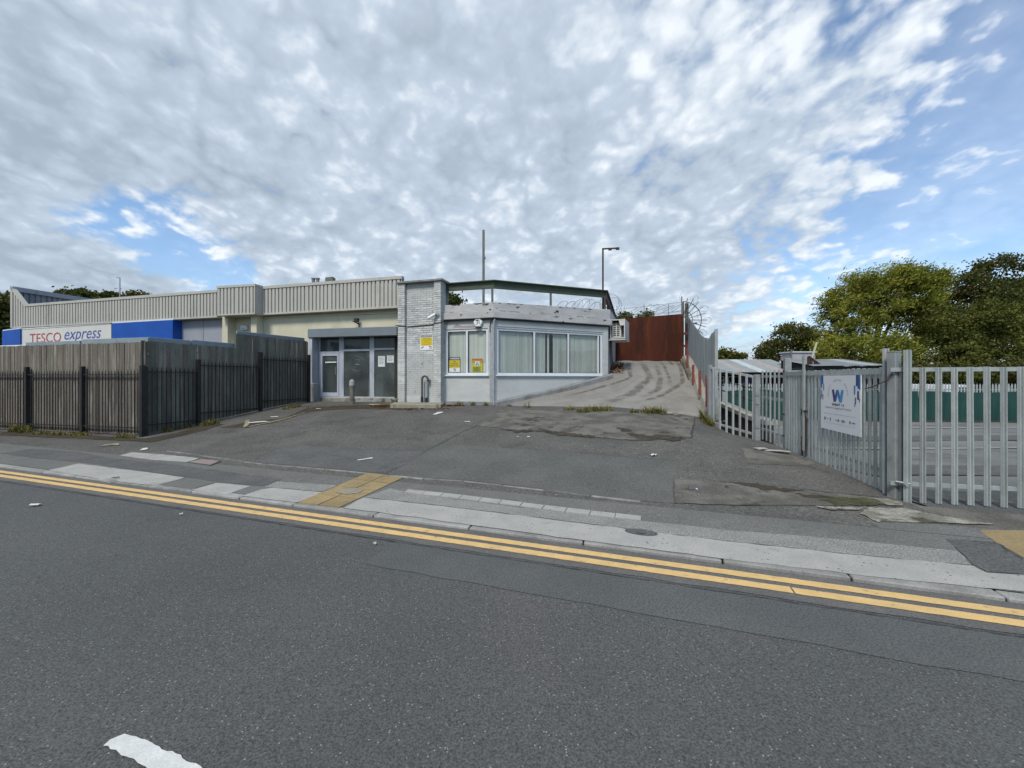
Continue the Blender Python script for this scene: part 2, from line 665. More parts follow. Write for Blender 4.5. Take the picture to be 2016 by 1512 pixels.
M['conc_agg'] = mat('exposed_aggregate', (0.235, 0.233, 0.215), var=(0.20, 0.198, 0.184), vscale=3, fine=0.8, fscale=75, rough=0.9, bump=0.8, bscale=80, bdist=0.006, chips=(0.38, 0.375, 0.345), cscale=75, chi=0.22, spec=0.25)
M['kerb'] = mat('kerb_concrete', (0.30, 0.295, 0.275), var=(0.22, 0.215, 0.20), vscale=3.5, dirt=(0.11, 0.105, 0.095), dscale=4, dlo=0.58, dhi=0.75, fine=0.3, fscale=70, rough=0.9, bump=0.5, bscale=60, bdist=0.005, rnd=0.12, spec=0.25)
M['edging'] = mat('edging_concrete', (0.22, 0.22, 0.20), var=(0.13, 0.13, 0.12), vscale=5, fine=0.3, fscale=60, rough=0.9, bump=0.5, bscale=50, bdist=0.005, rnd=0.2, spec=0.2)
M['tan'] = mat('buff_paving', (0.30, 0.225, 0.115), var=(0.25, 0.19, 0.10), vscale=3, dirt=(0.16, 0.135, 0.09), dscale=3.5, dlo=0.52, dhi=0.75, fine=0.25, fscale=70, rough=0.9, bump=0.4, bscale=60, bdist=0.004, rnd=0.08, spec=0.2)
M['conc_old'] = mat('broken_old_concrete', (0.33, 0.32, 0.27), var=(0.18, 0.175, 0.14), vscale=3.2, vlo=0.40, vhi=0.60, dirt=(0.075, 0.07, 0.05), dscale=3.4, dlo=0.52, dhi=0.62, fine=0.4, fscale=45, rough=0.95, bump=1.0, bscale=18, bdist=0.02, spec=0.2)
M['ramp'] = mat('ramp_concrete', (0.250, 0.240, 0.218), var=(0.195, 0.187, 0.170), vscale=0.9, dirt=(0.14, 0.13, 0.115), dscale=0.9, dlo=0.55, dhi=0.75, damt=0.6, fine=0.2, fscale=40, rough=0.9, bump=0.5, bscale=30, bdist=0.008, spec=0.2)
M['yellow'] = mat('yellow_road_paint', (0.64, 0.43, 0.175), var=(0.54, 0.37, 0.16), vscale=6, dirt=(0.17, 0.14, 0.095), dscale=14, dlo=0.60, dhi=0.72, fine=0.15, fscale=90, rough=0.8, bump=0.4, bscale=80, bdist=0.004, spec=0.3)
M['white_paint'] = mat('white_road_paint', (0.62, 0.63, 0.60), var=(0.50, 0.51, 0.49), vscale=9, dirt=(0.2, 0.2, 0.19), dscale=14, dlo=0.68, dhi=0.8, fine=0.12, fscale=90, rough=0.8, bump=0.5, bscale=70, bdist=0.005, spec=0.3)
M['yard'] = mat('yard_concrete', (0.180, 0.183, 0.172), var=(0.135, 0.138, 0.130), vscale=0.5, dirt=(0.085, 0.085, 0.08), dscale=0.45, dlo=0.55, dhi=0.7, fine=0.2, fscale=30, rough=0.9, bump=0.3, bscale=30, spec=0.2)
M['ground'] = mat('rough_ground', (0.09, 0.088, 0.075), var=(0.06, 0.075, 0.04), vscale=0.3, rough=0.95, spec=0.1)
M['board'] = mat('weathered_boards', (0.190, 0.170, 0.140), var=(0.120, 0.106, 0.087), vscale=5, vlo=0.35, vhi=0.66, dirt=(0.30, 0.28, 0.245), dscale=8, dlo=0.52, dhi=0.72, stretch=(1, 1, 0.12), fine=0.3, fscale=40, rough=0.95,
                 bump=0.6, bscale=30, bdist=0.004, rnd=0.15, spec=0.15)
M['board_green'] = mat('algae_stained_boards', (0.235, 0.225, 0.182), var=(0.145, 0.140, 0.112), vscale=5, vlo=0.35, vhi=0.66, dirt=(0.13, 0.14, 0.098), dscale=2.2, dlo=0.45, dhi=0.7, stretch=(1, 1, 0.3), fine=0.3, fscale=40, rough=0.95,
                       bump=0.6, bscale=30, bdist=0.004, rnd=0.15, spec=0.15)
M['black_steel'] = mat('black_painted_steel', (0.012, 0.012, 0.013), var=(0.025, 0.022, 0.02), vscale=8, rough=0.5, spec=0.4)
M['cap'] = mat('blue_grey_flashing', (0.235, 0.285, 0.31), var=(0.20, 0.245, 0.265), vscale=2, rough=0.55, dirt=(0.14, 0.15, 0.15), dscale=4, dlo=0.6, dhi=0.8, spec=0.4)
M['cladding'] = mat('stone_grey_cladding', (0.455, 0.44, 0.385), var=(0.415, 0.40, 0.352), vscale=1.2, dirt=(0.24, 0.235, 0.21), dscale=1.6, dlo=0.58, dhi=0.85, stretch=(1, 1, 0.35), rough=0.6, spec=0.35)
M['cladding_back'] = mat('back_of_cladding', (0.23, 0.25, 0.27), var=(0.17, 0.185, 0.20), vscale=2, rough=0.7)
M['cream'] = mat('cream_render', (0.58, 0.55, 0.41), var=(0.52, 0.49, 0.365), vscale=1.3, dirt=(0.36, 0.34, 0.26), dscale=1.5, dlo=0.55, dhi=0.8, stretch=(1, 1, 0.5), fine=0.06, fscale=40, rough=0.9, bump=0.3, bscale=35, bdist=0.004, spec=0.2)
M['grey_panel'] = mat('grey_wall_panel', (0.29, 0.305, 0.34), var=(0.26, 0.275, 0.305), vscale=1.2, dirt=(0.21, 0.22, 0.24), dscale=1.8, stretch=(1, 1, 0.4), rough=0.7)
M['sign_white'] = mat('sign_white', (0.62, 0.61, 0.56), var=(0.56, 0.55, 0.50), vscale=1.0, dirt=(0.42, 0.41, 0.36), dscale=1.2, dlo=0.6, dhi=0.85, stretch=(1, 1, 0.4), rough=0.5)
M['sign_blue'] = mat('sign_blue', (0.003, 0.075, 0.37), var=(0.003, 0.062, 0.31), vscale=1.5, rough=0.4, spec=0.4)
M['red_ink'] = mat('red_lettering', (0.40, 0.028, 0.045), var=(0.33, 0.03, 0.045), vscale=3, rough=0.5)
M['blue_ink'] = mat('blue_lettering', (0.045, 0.09, 0.33), rough=0.5)
M['navy_ink'] = mat('navy_print', (0.025, 0.03, 0.075), rough=0.5)
M['grey_ink'] = mat('grey_print', (0.22, 0.24, 0.27), rough=0.5)
M['black_ink'] = mat('black_print', (0.015, 0.015, 0.015), rough=0.5)
M['white_ink'] = mat('white_print', (0.75, 0.75, 0.74), rough=0.5)
M['brick'] = mat('painted_brick', (0.525, 0.535, 0.505), var=(0.455, 0.465, 0.44), vscale=3, dirt=(0.145, 0.145, 0.14), dscale=4.5, dlo=0.58, dhi=0.74, fine=0.12, fscale=40, rough=0.85, bump=0.6, bscale=30, bdist=0.006, rnd=0.11, spec=0.3)
M['mortar'] = mat('grimy_joints', (0.12, 0.12, 0.12), var=(0.06, 0.06, 0.06), vscale=3.5, dirt=(0.30, 0.32, 0.325), dscale=1.6, dlo=0.46, dhi=0.60, rough=0.95)
M['render'] = mat('painted_render', (0.485, 0.50, 0.475), var=(0.425, 0.44, 0.42), vscale=1.1, dirt=(0.53, 0.545, 0.54), dscale=2.2, dlo=0.56, dhi=0.68, damt=0.7, stretch=(1, 1, 2.5), fine=0.08, fscale=40, rough=0.8, bump=0.4, bscale=18, bdist=0.006, spec=0.3)
M['parapet'] = mat('peeling_parapet_paint', (0.47, 0.465, 0.445), var=(0.38, 0.375, 0.36), vscale=1.5, dirt=(0.055, 0.05, 0.045), dscale=2.6, dlo=0.60, dhi=0.64, stretch=(1, 1, 2.2), fine=0.12, fscale=40, rough=0.85, bump=0.6, bscale=14, bdist=0.01, spec=0.25)
M['coping'] = mat('weathered_coping', (0.24, 0.245, 0.24), var=(0.15, 0.15, 0.145), vscale=3, rough=0.9, bump=0.4, bscale=30)
M['upvc'] = mat('white_upvc', (0.66, 0.69, 0.71), var=(0.60, 0.63, 0.655), vscale=2, rough=0.35, spec=0.5)
M['upvc_dull'] = mat('dull_white_frame', (0.44, 0.46, 0.50), var=(0.36, 0.38, 0.42), vscale=2.5, dirt=(0.24, 0.25, 0.28), dscale=3, stretch=(1, 1, 0.3), rough=0.5)
M['blind'] = mat('blind_fabric', (0.52, 0.535, 0.48), var=(0.48, 0.495, 0.445), vscale=2, rough=0.9, rnd=0.07, spec=0.1)
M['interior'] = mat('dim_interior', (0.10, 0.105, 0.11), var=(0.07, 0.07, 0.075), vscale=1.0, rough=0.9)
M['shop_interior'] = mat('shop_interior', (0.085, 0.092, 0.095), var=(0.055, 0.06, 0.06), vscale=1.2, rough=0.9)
M['glass'] = glass_mat('window_glass', (0.97, 0.985, 0.975))
M['shop_glass'] = glass_mat('dusty_shop_glass', (0.80, 0.84, 0.83), dust=0.17)
M['shutter'] = mat('shutter_box_steel', (0.175, 0.205, 0.225), var=(0.155, 0.18, 0.20), vscale=1.5, rough=0.5, spec=0.4)
M['green_beam'] = mat('green_painted_beam', (0.060, 0.078, 0.048), var=(0.045, 0.058, 0.038), vscale=2, dirt=(0.105, 0.085, 0.06), dscale=5, dlo=0.62, dhi=0.74, rough=0.7)
M['grey_steel'] = mat('grey_steel', (0.135, 0.15, 0.125), var=(0.10, 0.11, 0.09), vscale=5, rough=0.6)
M['rusty_beam'] = mat('rusty_beam', (0.075, 0.048, 0.040), var=(0.045, 0.035, 0.032), vscale=5, rough=0.8)
M['rust'] = mat('rusted_sheet', (0.078, 0.018, 0.007), var=(0.042, 0.011, 0.005), vscale=1.1, vlo=0.38, vhi=0.62, dirt=(0.13, 0.034, 0.010), dscale=3.2, dlo=0.50, dhi=0.74, damt=0.8, stretch=(1, 1, 0.22), rough=0.8, bump=0.25, bscale=25, spec=0.25)
M['red_post'] = mat('red_painted_post', (0.25, 0.058, 0.045), var=(0.17, 0.045, 0.036), vscale=6, dirt=(0.07, 0.04, 0.035), dscale=9, dlo=0.58, dhi=0.68, rough=0.75)
M['dark_post'] = mat('dark_rust_post', (0.035, 0.022, 0.020), var=(0.06, 0.03, 0.024), vscale=6, rough=0.8)
M['sheet'] = mat('grey_sheeting', (0.255, 0.285, 0.305), var=(0.21, 0.24, 0.26), vscale=1.6, dirt=(0.33, 0.35, 0.36), dscale=4, stretch=(1, 1, 0.25), rough=0.55, spec=0.4)
M['galv'] = mat('galvanised_steel', (0.42, 0.45, 0.435), var=(0.325, 0.35, 0.345), vscale=9, vlo=0.35, vhi=0.65, dirt=(0.24, 0.235, 0.205), dscale=3, dlo=0.56, dhi=0.8, stretch=(1, 1, 0.4), fine=0.12, fscale=55, rough=0.55, metal=0.25, rnd=0.10, spec=0.4)
M['galv_dark'] = mat('dull_galvanised_post', (0.315, 0.335, 0.335), var=(0.26, 0.275, 0.275), vscale=6, dirt=(0.16, 0.15, 0.13), dscale=3, fine=0.1, fscale=50, rough=0.6, metal=0.25, rnd=0.08, spec=0.4)
M['wire'] = mat('razor_wire', (0.22, 0.23, 0.24), rough=0.5, metal=0.5)
M['green_sheet'] = mat('green_sheeting', (0.004, 0.052, 0.040), var=(0.004, 0.042, 0.033), vscale=0.7, dirt=(0.015, 0.085, 0.066), dscale=0.6, rough=0.6, rnd=0.1)
M['roof_sheet'] = mat('corrugated_cement_roof', (0.30, 0.335, 0.345), var=(0.26, 0.29, 0.30), vscale=1.2, dirt=(0.21, 0.225, 0.225), dscale=1.4, rough=0.8, rnd=0.05)
M['roof_new'] = mat('pale_roof_sheet', (0.50, 0.53, 0.55), var=(0.42, 0.45, 0.47), vscale=2, rough=0.6)
M['roof_rust'] = mat('rust_stained_sheet', (0.36, 0.37, 0.38), var=(0.34, 0.25, 0.225), vscale=2.2, rough=0.7)
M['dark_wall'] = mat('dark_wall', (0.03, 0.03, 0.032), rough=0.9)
M['purple'] = mat('purple_panel', (0.055, 0.028, 0.095), rough=0.6)
M['lowwall'] = mat('pale_low_wall', (0.34, 0.33, 0.28), var=(0.26, 0.25, 0.215), vscale=2, rough=0.9, bump=0.4, bscale=20)
M['black_brick'] = mat('near_black_brickwork', (0.035, 0.034, 0.032), var=(0.055, 0.05, 0.045), vscale=4, rough=0.95, bump=0.4, bscale=12)
M['rubble'] = mat('rubble_stone', (0.27, 0.25, 0.205), var=(0.18, 0.165, 0.135), vscale=6, fine=0.3, fscale=40, rough=0.95, bump=0.8, bscale=20, bdist=0.02, rnd=0.25, spec=0.2)
M['ac_white'] = mat('off_white_metal', (0.56, 0.55, 0.51), var=(0.49, 0.48, 0.44), vscale=4, dirt=(0.30, 0.28, 0.24), dscale=5, dlo=0.6, dhi=0.78, rough=0.5)
M['ac_dark'] = mat('dark_grille', (0.05, 0.052, 0.054), rough=0.6)
M['ac_grey'] = mat('grey_casing', (0.30, 0.31, 0.30), var=(0.25, 0.26, 0.25), vscale=5, rough=0.5)
M['slab'] = mat('concrete_slab', (0.30, 0.275, 0.215), var=(0.22, 0.20, 0.155), vscale=4, dirt=(0.10, 0.09, 0.065), dscale=5, dlo=0.58, dhi=0.7, fine=0.2, fscale=50, rough=0.95, bump=0.7, bscale=30, bdist=0.008, spec=0.2)
M['pipe_dark'] = mat('dark_pipe', (0.045, 0.047, 0.05), var=(0.09, 0.09, 0.09), vscale=12, rough=0.6)
M['pipe_grey'] = mat('grey_painted_pipe', (0.34, 0.36, 0.37), var=(0.26, 0.275, 0.28), vscale=8, rough=0.6)
M['lamp_black'] = mat('black_fitting', (0.02, 0.02, 0.02), rough=0.5)
M['sign_yellow'] = mat('warning_yellow', (0.62, 0.47, 0.012), rough=0.55)
M['sign_lime'] = mat('faded_yellow_green', (0.50, 0.48, 0.035), rough=0.55)
M['sign_orange'] = mat('warning_orange', (0.55, 0.22, 0.02), rough=0.55)
M['paper'] = mat('paper_white', (0.62, 0.63, 0.62), rough=0.7)
M['banner'] = mat('white_sign_board', (0.80, 0.81, 0.825), var=(0.77, 0.78, 0.80), vscale=2, rough=0.4, spec=0.5)
M['litter'] = mat('scrap_paper', (0.50, 0.49, 0.46), var=(0.38, 0.37, 0.34), vscale=20, rough=0.8, rnd=0.2)
M['bark'] = mat('tree_bark', (0.060, 0.047, 0.036), var=(0.035, 0.028, 0.022), vscale=5, rough=0.95, bump=0.6, bscale=8)
M['willow'] = leaf_mat('willow_leaves', (0.050, 0.070, 0.014), (0.165, 0.190, 0.034), (0.32, 0.305, 0.058), 0.32)
M['sycamore'] = leaf_mat('dark_broad_leaves', (0.026, 0.042, 0.013), (0.076, 0.098, 0.030), (0.16, 0.135, 0.052), 0.45)
M['mid_leaf'] = leaf_mat('mid_green_leaves', (0.034, 0.052, 0.013), (0.088, 0.108, 0.027), (0.165, 0.16, 0.042), 0.5)
M['grass'] = leaf_mat('weed_leaves', (0.06, 0.075, 0.018), (0.16, 0.155, 0.045), (0.30, 0.25, 0.11), 9)
M['dry_leaf'] = leaf_mat('dry_brown_leaves', (0.07, 0.028, 0.012), (0.17, 0.07, 0.025), (0.26, 0.14, 0.05), 12)
M['iron'] = mat('iron_cover', (0.10, 0.098, 0.095), var=(0.075, 0.072, 0.07), vscale=10, rough=0.7, bump=0.6, bscale=70)
M['pink_conc'] = mat('pinkish_cover_infill', (0.26, 0.20, 0.18), var=(0.21, 0.165, 0.15), vscale=8, fine=0.3, fscale=60, rough=0.9)

# ------------------------------------------------------------------ ground sheets


def jag(poly, step=0.12, amp=0.008, close=True):
    """break the edges of a ground polygon up a little"""
    out = []
    n = len(poly)
    for i in range(n if close else n - 1):
        a, b = Vector(poly[i][:2]), Vector(poly[(i + 1) % n][:2])
        k = max(1, int((b - a).length / step))
        for j in range(k):
            p = a.lerp(b, j / k)
            if 0 < j or True:
                p = p + Vector((random.uniform(-amp, amp), random.uniform(-amp, amp)))
            out.append(p)
    return out


def drape(poly, lift, zf=terrain, step=0.22):
    """triangulated sheet over the terrain inside a polygon"""
    xs, ys = [p[0] for p in poly], [p[1] for p in poly]
    n = len(poly)
    seg = [(Vector(poly[i][:2]), Vector(poly[(i + 1) % n][:2])) for i in range(n)]

    def inside(x, y):
        c = False
        for a, b in seg:
            if (a.y > y) != (b.y > y) and x < (b.x - a.x) * (y - a.y) / (b.y - a.y) + a.x:
                c = not c
        return c

    pts = [Vector(p[:2]) for p in poly]
    x = min(xs) + step / 2
    while x < max(xs):
        y = min(ys) + step / 2
        while y < max(ys):
            if inside(x, y):
                q = Vector((x, y))
                ok = True
                for a, b in seg:
                    ab = b - a
                    t = max(0, min(1, (q - a).dot(ab) / max(1e-9, ab.length_squared)))
                    if (a + ab * t - q).length < step * 0.35:
                        ok = False
                        break
                if ok:
                    pts.append(q)
            y += step
        x += step
    v, e, f, *_ = delaunay_2d_cdt(pts, [(i, (i + 1) % n) for i in range(n)], [], 1, 1e-5)
    mb = MB()
    fs = []
    for q in f:
        q = list(q)
        a, b, c = v[q[0]], v[q[1]], v[q[2]]
        if (b - a).cross(c - a) < 0:
            q.reverse()
        fs.append(q)
    mb.add([(p.x, p.y, zf(p.x, p.y) + lift) for p in v], fs)
    return mb


def sheet(name, poly, m, lift, parent=None, amp=0.010, step=0.22, jstep=0.12, kind=None, zf=terrain):
    mb = drape(jag(poly, jstep, amp), lift, zf, step)
    o = mk(name, mb, m, parent, (0, 0, 0), smooth=True)
    # keep normals up
    return tag(o, kind=kind)


def grid(s0, s1, t0, t1, ds, dt, zf=None):
    mb = MB()
    ns, nt = max(1, round((s1 - s0) / ds)), max(1, round((t1 - t0) / dt))
    v = []
    for i in range(ns + 1):
        for j in range(nt + 1):
            x, y = from_st(s0 + (s1 - s0) * i / ns, t0 + (t1 - t0) * j / nt)
            v.append((x, y, (zf or terrain)(x, y)))
    f = []
    for i in range(ns):
        for j in range(nt):
            a = i * (nt + 1) + j
            f.append((a, a + 1, a + nt + 2, a + nt + 1))
    mb.add(v, f)
    return mb


def xg(y):
    """the line of the galvanised fence and gates, then the ramp wall: forecourt on its left, yard on its right"""
    pts = [(-5, 5.0), (4.6, 5.0), (5.2, 4.93), (7.3, 5.45), (8.3, 5.67), (9.15, 5.77), (10.8, 5.50), (11.4, 5.62), (18, 7.68), (60, 20.8)]
    for (ya, xa), (yb, xb) in zip(pts, pts[1:]):
        if y <= yb:
            return xa + (xb - xa) * (y - ya) / (yb - ya)
    return pts[-1][1]


# road: a flat sheet, then the strips of other tarmac along the kerb
road = mk('road', grid(-7.5, 0.0, -60, 45, 0.75, 3.0, lambda x, y: 0.0), M['asphalt'], None, (0, 0, 0), kind='structure')
far = MB()
far.quad((-2500, -2500, -1.25), (2500, -2500, -1.25), (2500, 2500, -1.25), (-2500, 2500, -1.25))
mk('ground', far, M['ground'], None, (0, 0, 0), kind='structure')
verge = mk('pavement', grid(-11.5, -7.5, -60, 45, 2, 5, lambda x, y: 0.02), M['footway'], None, (0, 0, 0), kind='structure')


def strip(name, s0, s1, t0, t1, m, lift, parent, amp=0.006, step=0.3, seg=0.25, zf=terrain):
    """a long strip along the kerb with slightly uneven edges"""
    n = max(2, int((t1 - t0) / seg))
    mb = MB()
    v = []
    for j in range(n + 1):
        t = t0 + (t1 - t0) * j / n
        for s in (s0 + random.uniform(-amp, amp), s1 + random.uniform(-amp, amp)):
            x, y = from_st(s, t)
            v.append((x, y, zf(x, y) + lift))
    mb.add(v, [(2 * j, 2 * j + 2, 2 * j + 3, 2 * j + 1) for j in range(n)])
    return mk(name, mb, m, parent, (0, 0, 0))


flat = lambda x, y: 0.0
strip('gutter_strip', -0.46, -0.005, -30, 12, M['asphalt_gutter'], 0.004, road, 0.012, zf=flat)
strip('asphalt_patch', -0.98, -0.50, -2.3, 9, M['asphalt_trench'], 0.004, road, 0.012, zf=flat)
strip('yellow_line', -0.205, -0.112, -30, 12, M['yellow'], 0.008, road, 0.003, seg=0.05, zf=flat)
strip('yellow_line', -0.362, -0.266, -30, 1.05, M['yellow'], 0.008, road, 0.003, seg=0.05, zf=flat)
strip('yellow_line', -0.364, -0.268, 1.062, 12, M['yellow'], 0.008, road, 0.003, seg=0.05, zf=flat)
strip('asphalt_joint', -0.505, -0.492, -9.5, 9, mat('sealed_joint', (0.028, 0.028, 0.028), var=(0.07, 0.07, 0.07), vscale=7, vlo=0.45, vhi=0.6, rough=0.6), 0.0065, road, 0.007, seg=0.06, zf=flat)
M['joint'] = bpy.data.materials['sealed_joint']
# white centre dash, worn at its end
a, b, c, d = G(205, 1470), G(245, 1449), G(395, 1518), G(322, 1530)
dv = (Vector((c.x, c.y)) - Vector((b.x, b.y))).normalized()
wl_poly = [Vector((a.x, a.y)), Vector((G(222, 1456).x, G(222, 1456).y)), Vector((b.x, b.y)), Vector((G(278, 1455).x, G(278, 1455).y)), Vector((b.x, b.y)) + dv * 1.6 + Vector((0.01, -0.01)), Vector((a.x, a.y)) + dv * 1.6]
sheet('white_line', wl_poly, M['white_paint'], 0.006, road, amp=0.006, jstep=0.025, step=0.1, zf=flat)
for k in (-1, 1, 2):
    q = [p + KD * (k * 4.6) for p in wl_poly]
    if k == 1:
        continue
    sheet('white_line', q, M['white_paint'], 0.006, road, amp=0.006, jstep=0.05, step=0.1, zf=flat)

# kerb: single stones with open joints
kerb = root('kerb', None, None, (*from_st(0.06, 0), 0), kind='structure')
kang = math.atan2(KD.y, KD.x)
kb = MB()
kb.box(-0.5, 0.5, -0.0625, 0.0625, -0.15, 0.0)
kme = bevelled('kerb_stone', kb, M['kerb'], 0.008)
t = -26.0
while t < 9:
    ln = 0.91 if t < -6 or t > 1.5 else random.choice((0.91, 0.91, 1.2))
    x, y = from_st(0.0625 + random.uniform(-0.004, 0.004), t + ln / 2)
    inst('kerb_stone', kme, kerb, (x, y, UP + random.uniform(-0.004, 0.003)), kang + random.uniform(-0.004, 0.004), (ln - 0.014, 1, 1))
    t += ln

# footway between the kerb and the edging line, then the forecourt up to the shop
ft = grid(0.125, 1.27, -30, 12, 0.16, 0.4)
footway = mk('footway', ft, M['footway'], None, (0, 0, 0), smooth=True, kind='structure')

strip('tarmac_patch', 1.26, 1.56, 2.3, 12, M['footway'], 0.003, footway, 0.01)


def left_of_fence(poly_grid, mb):
    """cut a grid mesh along the fence line, keeping the forecourt side"""
    bm = bmesh.new()
    vs_ = [bm.verts.new(p) for p in mb.v]
    for q in mb.f:
        bm.faces.new([vs_[i] for i in q])
    ys = [-5, 5.2, 7.3, 8.3, 9.15, 10.8]
    for ya, yb in zip(ys, ys[1:]):
        pa, pb = Vector((xg(ya), ya, 0)), Vector((xg(yb), yb, 0))
        if ya < 0:
            continue
        d = (pb - pa).normalized()
        nrm = Vector((d.y, -d.x, 0))
        geom = list(bm.verts) + list(bm.edges) + list(bm.faces)
        bmesh.ops.bisect_plane(bm, geom=geom, plane_co=pa, plane_no=nrm, clear_outer=True)
    out = MB()
    bm.verts.index_update()
    out.add([tuple(v.co) for v in bm.verts], [tuple(v.index for v in f.verts) for f in bm.faces])
    bm.free()
    return out


fc = left_of_fence(None, grid(1.27, 13.0, -30, 14, 0.25, 0.35))
forecourt = mk('forecourt', fc, M['forecourt'], None, (0, 0, 0), smooth=True, kind='structure')
# the corner in front of the yard fence, right of the cut
rc = MB()
n = 30
v = []
for i in range(n + 1):
    s = 1.27 + 0.95 * i / n
    for j in range(n + 1):
        t = 2.6 + 9.4 * j / n
        x, y = from_st(s, t)
        v.append((x, y, terrain(x, y) - 0.003))
rc.add(v, [(i * (n + 1) + j, i * (n + 1) + j + 1, (i + 1) * (n + 1) + j + 1, (i + 1) * (n + 1) + j) for i in range(n) for j in range(n)])
mk('footway_verge', rc, M['patch_rough'], None, (0, 0, 0), kind='structure', smooth=True)

# the yard beyond the fence
yb = MB()
v = []
ys = np.linspace(2.4, 34, 64)
us = np.linspace(0, 1, 40) ** 1.6
for y in ys:
    x0 = xg(max(y, 5.2)) + (0.02 if y > 5.2 else 0.0)
    for u in us:
        x = x0 + 60 * u
        v.append((x, y, yard_z(x, y) + 0.012 * math.sin(x * 1.3) * math.sin(y * 0.9) - (0.02 if y < 4.5 else 0)))
w = len(us)
yb.add(v, [(i * w + j, i * w + j + 1, (i + 1) * w + j + 1, (i + 1) * w + j) for i in range(len(ys) - 1) for j in range(w - 1)])
yard = mk('yard_ground', yb, M['yard'], None, (0, 0, 0), smooth=True, kind='structure')


def gp(*pix):
    return [Vector((G(x, y).x, G(x, y).y)) for x, y in pix]


def patch(name, pix, m, lift, parent, amp=0.010, jstep=0.12, step=0.22):
    return sheet(name, gp(*pix), m, lift, parent, amp, step, jstep)


L1, L2, L3 = 0.004, 0.008, 0.012
# pale concrete and aggregate bands along the kerb
patch('concrete_band', [(716, 980), (887, 999), (1100, 1025), (1416, 1065), (1654, 1090), (1919, 1114.5), (1943, 1128.5), (2016, 1134), (2150, 1148), (2150, 1180), (2016, 1166), (1714, 1135), (1416, 1099), (1100, 1058), (760, 1011), (676, 1000.5)], M['conc_pale'], L1, footway)
patch('aggregate_band', [(769, 961.5), (797, 969.5), (1000, 997), (1100, 1008), (1262, 1026), (1416, 1042), (1650, 1062), (1886, 1085), (1919, 1114), (1654, 1089.3), (1416, 1064), (1100, 1024), (887, 998), (718, 979)], M['conc_agg'], L1, footway)
# the white slab course, one slab after another
top = gp((804, 964.5), (900, 974.5), (1000, 987), (1120, 1001.5), (1263, 1017.8))
bot = gp((795, 969.6), (895, 981.5), (1000, 994.5), (1118, 1009.5), (1262, 1025.8))


def along(poly, f):
    ls = [(poly[i + 1] - poly[i]).length for i in range(len(poly) - 1)]
    d = f * sum(ls)
    for i, l in enumerate(ls):
        if d <= l or i == len(ls) - 1:
            return poly[i].lerp(poly[i + 1], d / l)
        d -= l


ns = 11
for i in range(ns):
    a, b = i / ns + 0.0015, (i + 1) / ns - 0.0015
    q = [along(bot, a), along(bot, b), along(top, b), along(top, a)]
    zq = [terrain(p.x, p.y) for p in q]
    mb = MB()
    lift = 0.012 + random.uniform(-0.002, 0.002)
    mb.hexa([(p.x, p.y, z - 0.03) for p, z in zip(q, zq)] + [(p.x, p.y, z + lift) for p, z in zip(q, zq)])
    mk('paving_slab', mb, M['conc_pale'], footway)
patch('concrete_patch', [(95, 926), (155, 913), (215, 921), (290, 930), (365, 941), (310, 955.5), (285, 955), (200, 944)], M['conc_pale'], L1, footway)
patch('concrete_patch', [(234, 897), (259, 890.5), (320, 895), (393, 902), (369, 910), (300, 906)], M['conc_pale'], L1, footway)
patch('concrete_patch', [(377, 965.5), (427, 951), (493, 957.5), (446, 974.5)], M['conc_pale'], L1, footway)
patch('concrete_patch', [(477, 976.5), (515, 964), (536, 961), (585, 965), (633, 970), (584, 990), (540, 985)], M['conc_pale'], L1, footway)
patch('aggregate_patch', [(519, 961), (545, 948), (600, 951), (664, 955.6), (634, 968.5), (585, 963.8), (536, 960)], M['conc_agg'], L1, footway)
patch('tarmac_patch', [(0, 893), (60, 884), (150, 889), (215, 902), (168, 911), (80, 903)], M['patch_dark'], L1, footway)
patch('tarmac_patch', [(168, 911), (214, 902), (330, 914), (556, 944), (516, 957.5), (429, 948.5), (364, 939), (200, 916)], M['patch_dark'], L1, footway)
patch('tarmac_patch', [(312, 954.5), (366, 941.8), (424, 950.5), (375, 964)], M['footway'], L1, footway)
patch('tarmac_patch', [(1866, 1063), (1959, 1069), (2016, 1102), (2016, 1130), (1944, 1127), (1921, 1113.5), (1888, 1084)], M['patch_dark'], L1, footway)
# buff tactile slabs
tq = gp((723, 932), (795, 941.5), (668, 1000.5), (585, 990.5))


def bil(u, v_):
    return tq[0].lerp(tq[1], u).lerp(tq[3].lerp(tq[2], u), v_)


for i in range(2):
    for j in range(4):
        e = 0.012
        q = [bil(i / 2 + e, j / 4 + e / 2), bil((i + 1) / 2 - e, j / 4 + e / 2), bil((i + 1) / 2 - e, (j + 1) / 4 - e / 2), bil(i / 2 + e, (j + 1) / 4 - e / 2)]
        mb = MB()
        lift = 0.012 + random.uniform(-0.003, 0.003)
        zq = [terrain(p.x, p.y) for p in q]
        mb.hexa([(p.x, p.y, z - 0.03) for p, z in zip(q[::-1], zq[::-1])] + [(p.x, p.y, z + lift) for p, z in zip(q[::-1], zq[::-1])])
        for a in range(5):                                       # low blisters
            for b in range(5):
                p = q[0].lerp(q[1], (a + 0.5) / 5).lerp(q[3].lerp(q[2], (a + 0.5) / 5), (b + 0.5) / 5)
                z = terrain(p.x, p.y) + lift
                r = 0.014
                mb.add([(p.x + r, p.y, z), (p.x, p.y + r, z), (p.x - r, p.y, z), (p.x, p.y - r, z), (p.x, p.y, z + 0.006)], [(0, 1, 4), (1, 2, 4), (2, 3, 4), (3, 0, 4)])
        mk('tactile_slab', mb, M['tan'], footway)
patch('buff_patch', [(1926, 1044), (2016, 1045), (2150, 1052), (2150, 1120), (2016, 1099), (1958, 1067)], M['tan'], L1, footway)
M['worn_buff'] = mat('worn_buff_repair', (0.225, 0.195, 0.135), var=(0.27, 0.25, 0.20), vscale=9, rough=0.9)
